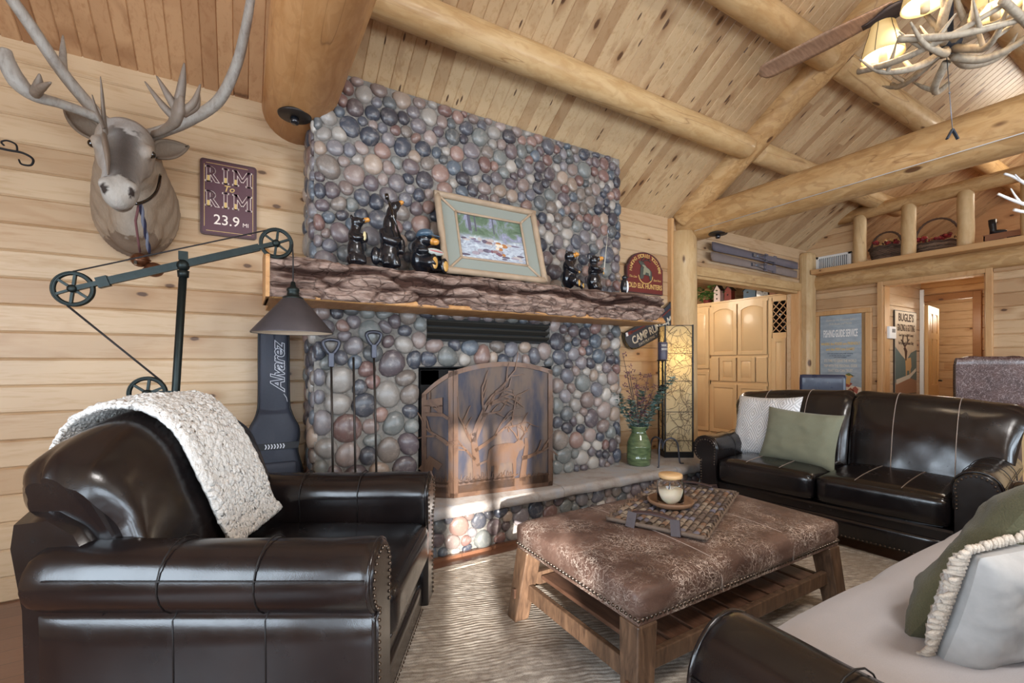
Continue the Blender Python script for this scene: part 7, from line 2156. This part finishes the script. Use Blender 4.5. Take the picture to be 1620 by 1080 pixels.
k1 = basket((6.94, 2.50, 2.463), PI / 2 - .1, .17, .15, .20, 'tall brown wicker basket with red flowers on the loft ledge, left of the middle post', .40, R); flowers(k1, 10, .16, .14, .23)
k2 = basket((6.95, 2.02, 2.463), PI / 2 + .15, .20, .15, .15, 'low wicker basket of red and cream flowers, right of the middle railing post', .44, R); flowers(k2, 16, .2, .15, .19)
cr = empty('wooden_crate', (7.0, 1.47, 2.463), 0, 'small stencilled wooden crate on the loft ledge under a black boot', 'crate')
mb = MB()
for a in ((-.09, .09, -.155, -.145, 0, .14), (-.09, .09, .145, .155, 0, .14), (-.09, -.08, -.155, .155, 0, .14), (.08, .09, -.155, .155, 0, .14), (-.09, .09, -.155, .155, 0, .01), (-.095, .09, -.16, .16, .135, .145)): mb.box(*a)
mb.build('box_boards', M_('crate'), cr)
mb = MB(); mb.box(-.092, -.090, -.12, -.02, .05, .085); mb.box(-.092, -.090, .0, .11, .045, .08); mb.build('stencil_band', M_('brown_letter'), cr)
bt = empty('black_boot', (6.98, 1.535, 2.608), 0, 'miniature black boot standing on the stencilled crate in the loft', 'boot')
mb = MB()
mb.tube([(0, .03, .012), (0, .032, .06), (0, .036, .11), (0, .038, .165)], [.030, .028, .031, .034], 14); mb.tube(bez([(0, .035, .028), (0, -.005, .026), (0, -.05, .020), (0, -.072, .018)], 4), lerp_r([.026, .024, .021, .010], 4), 12, flat=1.1); mb.build('boot_shaft', M_('boot_black'), bt)
mb = MB(); mb.box(-.024, .024, -.075, .055, -.0, .010, bev=.003); mb.box(-.022, .022, .02, .056, -.0, .016); mb.build('sole', M_('eye'), bt)
bx = MB(); bx.box(7.05, 7.2, 1.75, 1.85, 2.463, 2.56); tag(bx.build('wooden_box', M_('crate')), 'low reddish wooden box on the loft ledge beside the flower basket', 'box')

# ---------------------------------------------------------------- bar, stool, dining chair
br = empty('bar_cabinet', (6.45, .35, 0), 0, 'pine bar cabinet with a rounded grey counter edge by the right wall', 'bar')
mb = MB(); mb.box(-.22, .24, -.95, .95, 0, 1.09, bev=.004); mb.build('cabinet_body', M_('cabinet_pine'), br)
mb = MB()
for k in range(3): mb.box(-.232, -.22, -.9 + k * .62, -.32 + k * .62, .15, .98, bev=.008)
mb.build('front_panel', M_('cabinet_pine'), br)
mb = MB(); mb.box(-.30, .245, -1.0, 1.0, 1.09, 1.135, bev=.02); mb.build('counter_top', M_('counter_grey'), br)
st = empty('bar_stool', (5.62, 1.30, 0), .0, 'bar stool with a distressed leather nailhead back, standing behind the loveseat', 'stool')
st.rotation_euler = (0, 0, .52)
mb = MB(); mb.rbox((.18, 0, .73), (.46, .46, .10), .04, 5, .015); mb.build('seat', M_('stool_leather'), st)
P = []; mb = MB()
def bk(y, z): return (-.05 - .10 * (z - .76) + .02 * (1 - (y / .24) ** 2), y, z)
mb2 = MB(); P1 = []
for i in range(13):
    y = -.235 + .47 * i / 12; w = 1
    zt = 1.27 + .012 * math.sin(PI * i / 12) + (.008 if i in (2, 3, 9, 10) else 0)
    sc_ = [(.76, .92), (.9, .96), (1.05, 1.0), (1.2, 1.02), (1.25, 1.0)]
    row = [(-.075 - .16 * (z - .76), y * s, z) for z, s in sc_] + [(-.06 - .16 * .5, y * .98, zt), (-.02 - .16 * .5, y * .98, zt)] + [(-.005 - .16 * (z - .76), y * s, z) for z, s in sc_[::-1]]
    P1.append(row)
mb2.grid(P1, wrapv=True); nb = len(P1[0]); mb2.add(P1[0], [tuple(range(nb))]); mb2.add(P1[-1], [tuple(range(nb))]); o = mb2.build('backrest', M_('stool_leather'), st); fix_normals(o)
m3 = MB(); nails(m3, loop_pts([Vector((-.04 - .16 * (z - .76), .238 * s, z)) for z, s in sc_], .024), (0, 1, 0), .008); nails(m3, loop_pts([Vector((-.04 - .16 * (z - .76), -.238 * s, z)) for z, s in sc_], .024), (0, -1, 0), .008); m3.build('nail_trim', M_('nail'), st)
for sx in (-.02, .37):
    for sy in (-.19, .19):
        m4 = MB(); m4.bar((sx, sy, .0), (sx + (.02 if sx < 0 else -.01), sy * .95, .70), .04, .04); m4.build('leg', M_('ottoman_wood'), st)
m5 = MB()
for sy in (-.18, .18): m5.bar((-.01, sy, .28), (.36, sy, .28), .02, .03)
m5.bar((.36, -.18, .24), (.36, .18, .24), .02, .03); m5.build('footrest', M_('ottoman_wood'), st)
dc = empty('dining_chair', (5.5, 2.56, 0), .42, 'navy leather dining chair standing behind the loveseat before the fishing poster', 'chair')
mb = MB(); mb.rbox((.2, 0, .46), (.44, .44, .08), .03, 5, .01); mb.build('seat', M_('navy_leather'), dc)
mb = MB(); mb.rbox((-.04, 0, .80), (.055, .42, .60), .015, 5); mb.build('backrest', M_('navy_leather'), dc)
for sx in (.0, .38):
    for sy in (-.19, .19): m4 = MB(); m4.bar((sx, sy, 0), (sx, sy, .43), .035, .035); m4.build('leg', M_('ottoman_wood'), dc)
# ---------------------------------------------------------------- ceiling fan with antler light
FC = Vector((3.52, .98, 0))
fan = empty('antler_ceiling_fan', (3.52, .98, 3.45), 0, 'ceiling fan with wooden blades over an antler light with cream shades', 'ceiling fan')
def fq(p): return Vector(p) - Vector((3.52, .98, 3.45))
mb = MB(); mb.tube([(0, 0, .82), (0, 0, .12)], .016, 10); mb.build('downrod', M_('black_iron'), fan)
mb = MB(); mb.lathe([(.0, .13), (.06, .12), (.13, .08), (.14, .02), (.12, -.05), (.07, -.09), (.05, -.13), (0, -.14)], 28); mb.build('motor_housing', M_('shade_metal'), fan)
for a0 in (98, 218, 338):
    a = math.radians(a0); d = Vector((math.cos(a), math.sin(a), 0)); s = Vector((-d.y, d.x, 0))
    P = []; n = 26
    for i in range(n + 1):
        u = i / n; r = .24 + .80 * u
        w = (.050 + .028 * min(1, u * 2.2)) * (1 if u < .9 else math.sqrt(max(0.02, 1 - ((u - .9) / .1) ** 2)))
        row = []
        for j in range(7):
            v = -1 + 2 * j / 6
            row.append(d * r + s * (w * v) + Vector((0, 0, -.01 - .03 * u + v * w * .22 + .006 * (1 - v * v))))
        P.append(row)
    mb = MB(); mb.grid(P); o = mb.build('blade', M_('fan_blade'), fan); sm = o.modifiers.new('t', 'SOLIDIFY'); sm.thickness = .008
    mb = MB(); P = []
    for i in range(13):
        u = i / 12; r = .10 + .30 * u; w = .018 + .04 * math.sin(PI * min(1, u * 1.05)) ** 2
        P.append([d * r + s * (w * v) + Vector((0, 0, -.022 - .03 * u + v * w * .22)) for v in (-1, -.5, 0, .5, 1)])
    mb.grid(P); o2 = mb.build('blade_bracket', M_('shade_metal'), o); sm = o2.modifiers.new('t', 'SOLIDIFY'); sm.thickness = .01
# hub of the light
mb = MB(); mb.tube([fq((3.52, .98, 3.33)), fq((3.52, .98, 3.02))], .03, 12); mb.lathe([(.0, -.44), (.05, -.43), (.075, -.40), (.075, -.37), (.05, -.345), (.03, -.34)], 24); mb.build('light_hub', M_('slate_paint'), fan)
AC = (.40, .34, .255, 1)
R = random.Random(6)
def antler(mb, base, pts, r0, tines):
    c = bez(pts, 6); mb.tube(c, lerp_r([r0, r0 * .95, r0 * .8, r0 * .6, r0 * .2][:len(pts)] if len(pts) <= 5 else [r0] * (len(pts) - 1) + [.003], 6), 9, AC)
    for (k, d, L) in tines:
        p = c[int(k * (len(c) - 1))]; d = Vector(d).normalized()
        mid = p + d * L * .5 + Vector((0, 0, L * .12)); mb.tube(bez([p, mid, p + d * L + Vector((0, 0, L * .35))], 5), lerp_r([r0 * .62, r0 * .5, .003], 5), 8, AC)
# lower ring: one antler per arm, sweeping out, down and up to the shade
SA = [(145, .35, 0), (182, .36, .13), (236, .28, .03)]
for i, (a0, ar, zo) in enumerate(SA):
    a = math.radians(a0); d = Vector((math.cos(a), math.sin(a), 0)); s = Vector((-d.y, d.x, 0))
    mb = MB()
    antler(mb, 0, [tuple(fq((3.52, .98, 3.03)) + d * .03), tuple(fq((3.52, .98, 2.95)) + d * .14 + s * .03), tuple(fq((3.52, .98, 2.915)) + d * (ar * .73) + s * .03), tuple(fq((3.52, .98, 2.935)) + d * (ar + .02)), tuple(fq((3.52, .98, 3.03)) + d * (ar + .11) - s * .03)], .022,
           [(.45, (d.x * .2 + s.x * -.5, d.y * .2 + s.y * -.5, .8), .16), (.7, (s.x * .7 + d.x * .2, s.y * .7 + d.y * .2, .3), .13)])
    mb.build('lower_antler', M_('vcol_antler'), fan)
    mb = MB()
    antler(mb, 0, [tuple(fq((3.52, .98, 3.0)) + d * .42 - s * .10), tuple(fq((3.52, .98, 2.93)) + d * .34 + s * .10), tuple(fq((3.52, .98, 2.94)) + d * .2 + s * .28), tuple(fq((3.52, .98, 3.0)) + d * .05 + s * .40)], .019, [(.5, (d.x, d.y, .4), .14), (.8, (0, 0, 1), .12)])
    mb.build('ring_antler', M_('vcol_antler'), fan)
    mb = MB()
    a2 = a + math.radians(42); d2 = Vector((math.cos(a2), math.sin(a2), 0)); s2 = Vector((-d2.y, d2.x, 0))
    antler(mb, 0, [tuple(fq((3.52, .98, 3.06)) + d2 * .03), tuple(fq((3.52, .98, 3.08)) + d2 * .16), tuple(fq((3.52, .98, 3.17)) + d2 * .28 + s2 * .05), tuple(fq((3.52, .98, 3.32)) + d2 * .34 + s2 * .12)], .027,
           [(.35, (d2.x * .3 - s2.x * .6, d2.y * .3 - s2.y * .6, .9), .20), (.6, (d2.x * .9, d2.y * .9, .5), .20), (.8, (s2.x * .8, s2.y * .8, .6), .15)])
    mb.build('upper_antler', M_('vcol_antler'), fan)
    c = fq((3.52, .98, 3.0 + zo)) + d * ar
    mb = MB(); mb.lathe([(.104, .0), (.098, .03), (.084, .09), (.068, .14), (.058, .185)], 28, Matrix.Translation(c + Vector((0, 0, .02))), cap=False)
    sh = mb.build('lamp_shade', M_('fabric_shade'), fan); sm = sh.modifiers.new('t', 'SOLIDIFY'); sm.thickness = .003
    mb = MB()
    for k in range(6):
        an = 2 * PI * k / 6; mb.tube([c + Vector((math.cos(an) * r * 1.01, math.sin(an) * r * 1.01, z + .02)) for r, z in ((.104, 0), (.098, .03), (.084, .09), (.068, .14), (.058, .185))], .0018, 5)
    mb.build('shade_ribs', M_('strap_leather'), sh)
    mb = MB(); mb.lathe([(0, -.02), (.02, -.02), (.022, .02), (.014, .05), (.014, .06)], 12, Matrix.Translation(c)); mb.build('candle_socket', M_('antler_bone'), fan)
    mb = MB(); mb.ell(c + Vector((0, 0, .10)), (.022, .022, .034), 12, 8); mb.build('bulb', M_('bulb_glow'), fan)
mb = MB(); mb.tube([fq((3.52, .98, 3.0)), fq((3.50, .95, 2.56))], .0022, 6); mb.ell(fq((3.51, .965, 2.78)), (.006,) * 3, 8, 6); mb.build('pull_chain', M_('steel'), fan)
mb = MB()
for s in (-1, 1): mb.bar(fq((3.50, .95, 2.562)), fq((3.50 + s * .028, .95 - s * .016, 2.505)), .008, .014, (.5, .86, 0))
mb.build('arrow_pull', M_('slate_paint'), fan)

for k, (a0, hz) in enumerate(((60, 3.05), (20, 2.98), (-30, 3.04), (-80, 2.99))):
    a = math.radians(a0); d = Vector((math.cos(a), math.sin(a), 0)); s = Vector((-d.y, d.x, 0)); mb = MB()
    antler(mb, 0, [tuple(fq((3.52, .98, hz)) + d * .02), tuple(fq((3.52, .98, hz - .06)) + d * .15 + s * .04), tuple(fq((3.52, .98, hz - .04)) + d * .30 + s * .02), tuple(fq((3.52, .98, hz + .05)) + d * .42 - s * .04)], .022, [(.5, (d.x * .3 + s.x * .7, d.y * .3 + s.y * .7, .5), .14), (.75, (d.x, d.y, .3), .12)])
    mb.build('lower_antler', M_('vcol_antler'), fan)
# second antler fixture at the right edge of the view
a2 = empty('antler_chandelier', (4.62, .80, 2.30), 0, 'white antler chandelier hanging at the right edge before the loft railing', 'chandelier')
def g2(p): return Vector(p)
mb = MB()
AC_ = AC; AC = (.86, .85, .84, 1)
antler(mb, 0, [(.05, -.03, -.02), (-.08, .03, -.03), (-.20, .09, .0), (-.29, .15, .05)], .013, [(.6, (-.4, .5, .9), .09)])
antler(mb, 0, [(.05, -.03, .02), (-.06, .04, .10), (-.15, .10, .17), (-.20, .14, .20)], .012, [(.5, (-.8, .3, .3), .07)])
antler(mb, 0, [(.05, -.03, -.05), (-.08, .06, -.06), (-.17, .10, -.05)], .012, [])
AC = AC_
mb.build('antler_arms', M_('antler_white'), a2)
mb = MB(); mb.tube([(.06, -.03, 0), (.06, -.03, .9), (.06, -.03, 1.90)], .006, 6); mb.ell((.06, -.03, 0), (.05, .05, .07)); mb.build('hanging_rod', M_('black_iron'), a2)

# tie-log spotlights
for i, (x, y, z) in enumerate(((.27, 2.95, 2.672), (4.2, 2.93, 2.548))):
    t = empty('log_spotlight', (x, y, z), 0, ('round dark metal spotlight plate under the big left tie log', 'round dark metal spotlight plate under the right tie log by the column')[i], 'spotlight')
    mb = MB(); mb.lathe([(0, .012), (.085, .012), (.092, .006), (.088, -.004), (.03, -.008), (0, -.008)], 28); mb.build('mount_plate', M_('tin_plate'), t)
    mb = MB(); mb.lathe([(.022, -.006), (.026, -.03), (.020, -.045), (0, -.046)], 16); mb.build('lamp_socket', M_('bear_black'), t)

# wire stretched under the right tie log
mb = MB(); mb.tube([(4.055, 3.1, 2.60), (4.07, 0, 2.62), (4.08, -3.5, 2.45)], .004, 6)
tag(mb.build('electric_wire', M_('white_paint')), 'thin white electric wire running along the lower side of the right tie log', 'wire')

# pillows on the foreground sofa, seen from behind
Mo = place((1.805, .405, .675), .0, .47, .20)
po = pillow('throw_pillow', .54, .52, .15, Mo, 'olive_knit', 'olive green knitted pillow standing behind the cream pillow on the foreground sofa', n=34)
mb = MB(); mb.tube([Mo @ Vector((-.16, -.068 * (1 - (z / .25) ** 4) ** .55 - .004, z)) for z in [-.2 + .4 * k / 16 for k in range(17)]], .0035, 5); mb.build('zip_seam', M_('sage_linen'), po)
Mv = place((1.635, .32, .645), -.25, .28, -.06)
pv = pillow('throw_pillow', .44, .33, .14, Mv, 'velvet', 'cream pillow with velvet back and woolly front, nearest on the foreground sofa', n=34)
R = random.Random(9); mb = MB()
P = []; n = 40
for i in range(n + 1):
    a = -1 + 2 * i / n; row = []
    for j in range(n + 1):
        b = -1 + 2 * j / n
        k = (max(0, 1 - a ** 4) * max(0, 1 - b ** 4)) ** .55
        row.append(Mv @ Vector((a * .225, .02 + .06 * k + .014 * noise.noise(Vector((a * 14, b * 14, 2))), b * .16)))
    P.append(row)
mb.grid(P); mb.build('woolly_front', M_('sherpa'), pv)
mb = MB()
for e in range(3):
    for k in range(34):
        u = -1 + 2 * k / 33
        if e == 0: p = Vector((-.222, .02, u * .165)); d = Vector((-1, .3, 0))
        elif e == 1: p = Vector((u * .22, .02, -.167)); d = Vector((0, .5, -.4))
        else: p = Vector((u * .22, .02, .167)); d = Vector((0, .3, 1))
        d = (d + Vector((R.uniform(-.3, .3), R.uniform(-.3, .3), R.uniform(-.3, .3)))).normalized(); L = R.uniform(.018, .034) * (.5 if e == 2 else 1)
        mb.tube([Mv @ (p - d * .006), Mv @ (p + d * L * .5 + Vector((R.uniform(-.004, .004), 0, R.uniform(-.004, .004)))), Mv @ (p + d * L)], [.006, .0075, .004], 6)
mb.build('fringe', M_('fringe_cream'), pv)
# ---------------------------------------------------------------- camera, light
cam = bpy.data.cameras.new('camera'); co = bpy.data.objects.new('camera', cam); COL.objects.link(co)
cam.sensor_fit = 'HORIZONTAL'; cam.sensor_width = 36; cam.lens = 36 * 720 / 1620
cam.shift_y = (575 - 540) / 1620
yaw = math.atan(1210 / 720.)
co.location = (0, 0, 1.22); co.rotation_euler = (PI / 2, 0, yaw - PI / 2)
cam.clip_start = .02
sc.camera = co
w = bpy.data.worlds.new('world'); sc.world = w; w.use_nodes = True
w.node_tree.nodes['Background'].inputs[0].default_value = (.86, .92, 1, 1); w.node_tree.nodes['Background'].inputs[1].default_value = 1.2
def area(name, loc, target, sx, sy, power, col):
    l = bpy.data.lights.new(name, 'AREA'); l.shape = 'RECTANGLE'; l.size = sx; l.size_y = sy; l.energy = power; l.color = col
    o = bpy.data.objects.new(name, l); COL.objects.link(o); o.location = loc
    o.rotation_euler = (Vector(target) - Vector(loc)).to_track_quat('-Z', 'Y').to_euler()
    return o
for i, h in enumerate(WIN_F):
    area('window_daylight', ((h[0] + h[1]) / 2, -3.58, 1.35), ((h[0] + h[1]) / 2, 3, 1.5), (h[1] - h[0]) * .9, 1.5, 48 * (h[1] - h[0]), (.74, .87, 1))
for i, h in enumerate(WIN_L):
    area('side_window_daylight', (-2.15, (h[0] + h[1]) / 2, 1.45), (3, (h[0] + h[1]) / 2, 1.4), 1.6, 1.4, 75, (.74, .87, 1))
sun = bpy.data.lights.new('sun', 'SUN'); sun.energy = 16; sun.angle = .012; sun.color = (1, .96, .9)
so = bpy.data.objects.new('sun', sun); COL.objects.link(so); so.rotation_euler = Vector((.44, 1, -.185)).to_track_quat('-Z', 'Y').to_euler()
def point(name, loc, power, col=(1, .80, .55), r=.04):
    l = bpy.data.lights.new(name, 'POINT'); l.energy = power; l.color = col; l.shadow_soft_size = r
    o = bpy.data.objects.new(name, l); COL.objects.link(o); o.location = loc; return o
point('kitchen_light', (5.5, 4.9, 2.3), 34, (1, .88, .72), .2)
point('twig_lamp_bulb', (3.585, 2.955, HZ + .95), 6, (1, .80, .48), .03)
for i, (cx, cy, cz) in enumerate(((3.23, 1.18, 3.0), (3.16, .97, 3.1), (3.36, .75, 3.02))): point('chandelier_bulb', (cx, cy, cz + .12), 7, (1, .86, .68), .05)
area('fill_light_behind', (1.6, -1.0, 3.45), (1.6, .6, 0), 1.0, .6, 64, (1, .96, .92))  # added fill behind the camera, no fixture; lifts the dim foreground
point('hall_light', (7.2, 1.95, 1.75), 6, (1, .85, .65), .1)
point('far_room_light', (9.0, 2.2, 2.0), 22, (1, .85, .65), .2)
point('loft_light', (7.9, .9, 3.5), 40, (1, .9, .75), .2)
vs_ = sc.view_settings
sc.display_settings.display_device = 'sRGB'
vs_.view_transform = 'Standard'; vs_.look = 'None'; vs_.gamma = 1; vs_.use_curve_mapping = False
vs_.exposure = 0.15
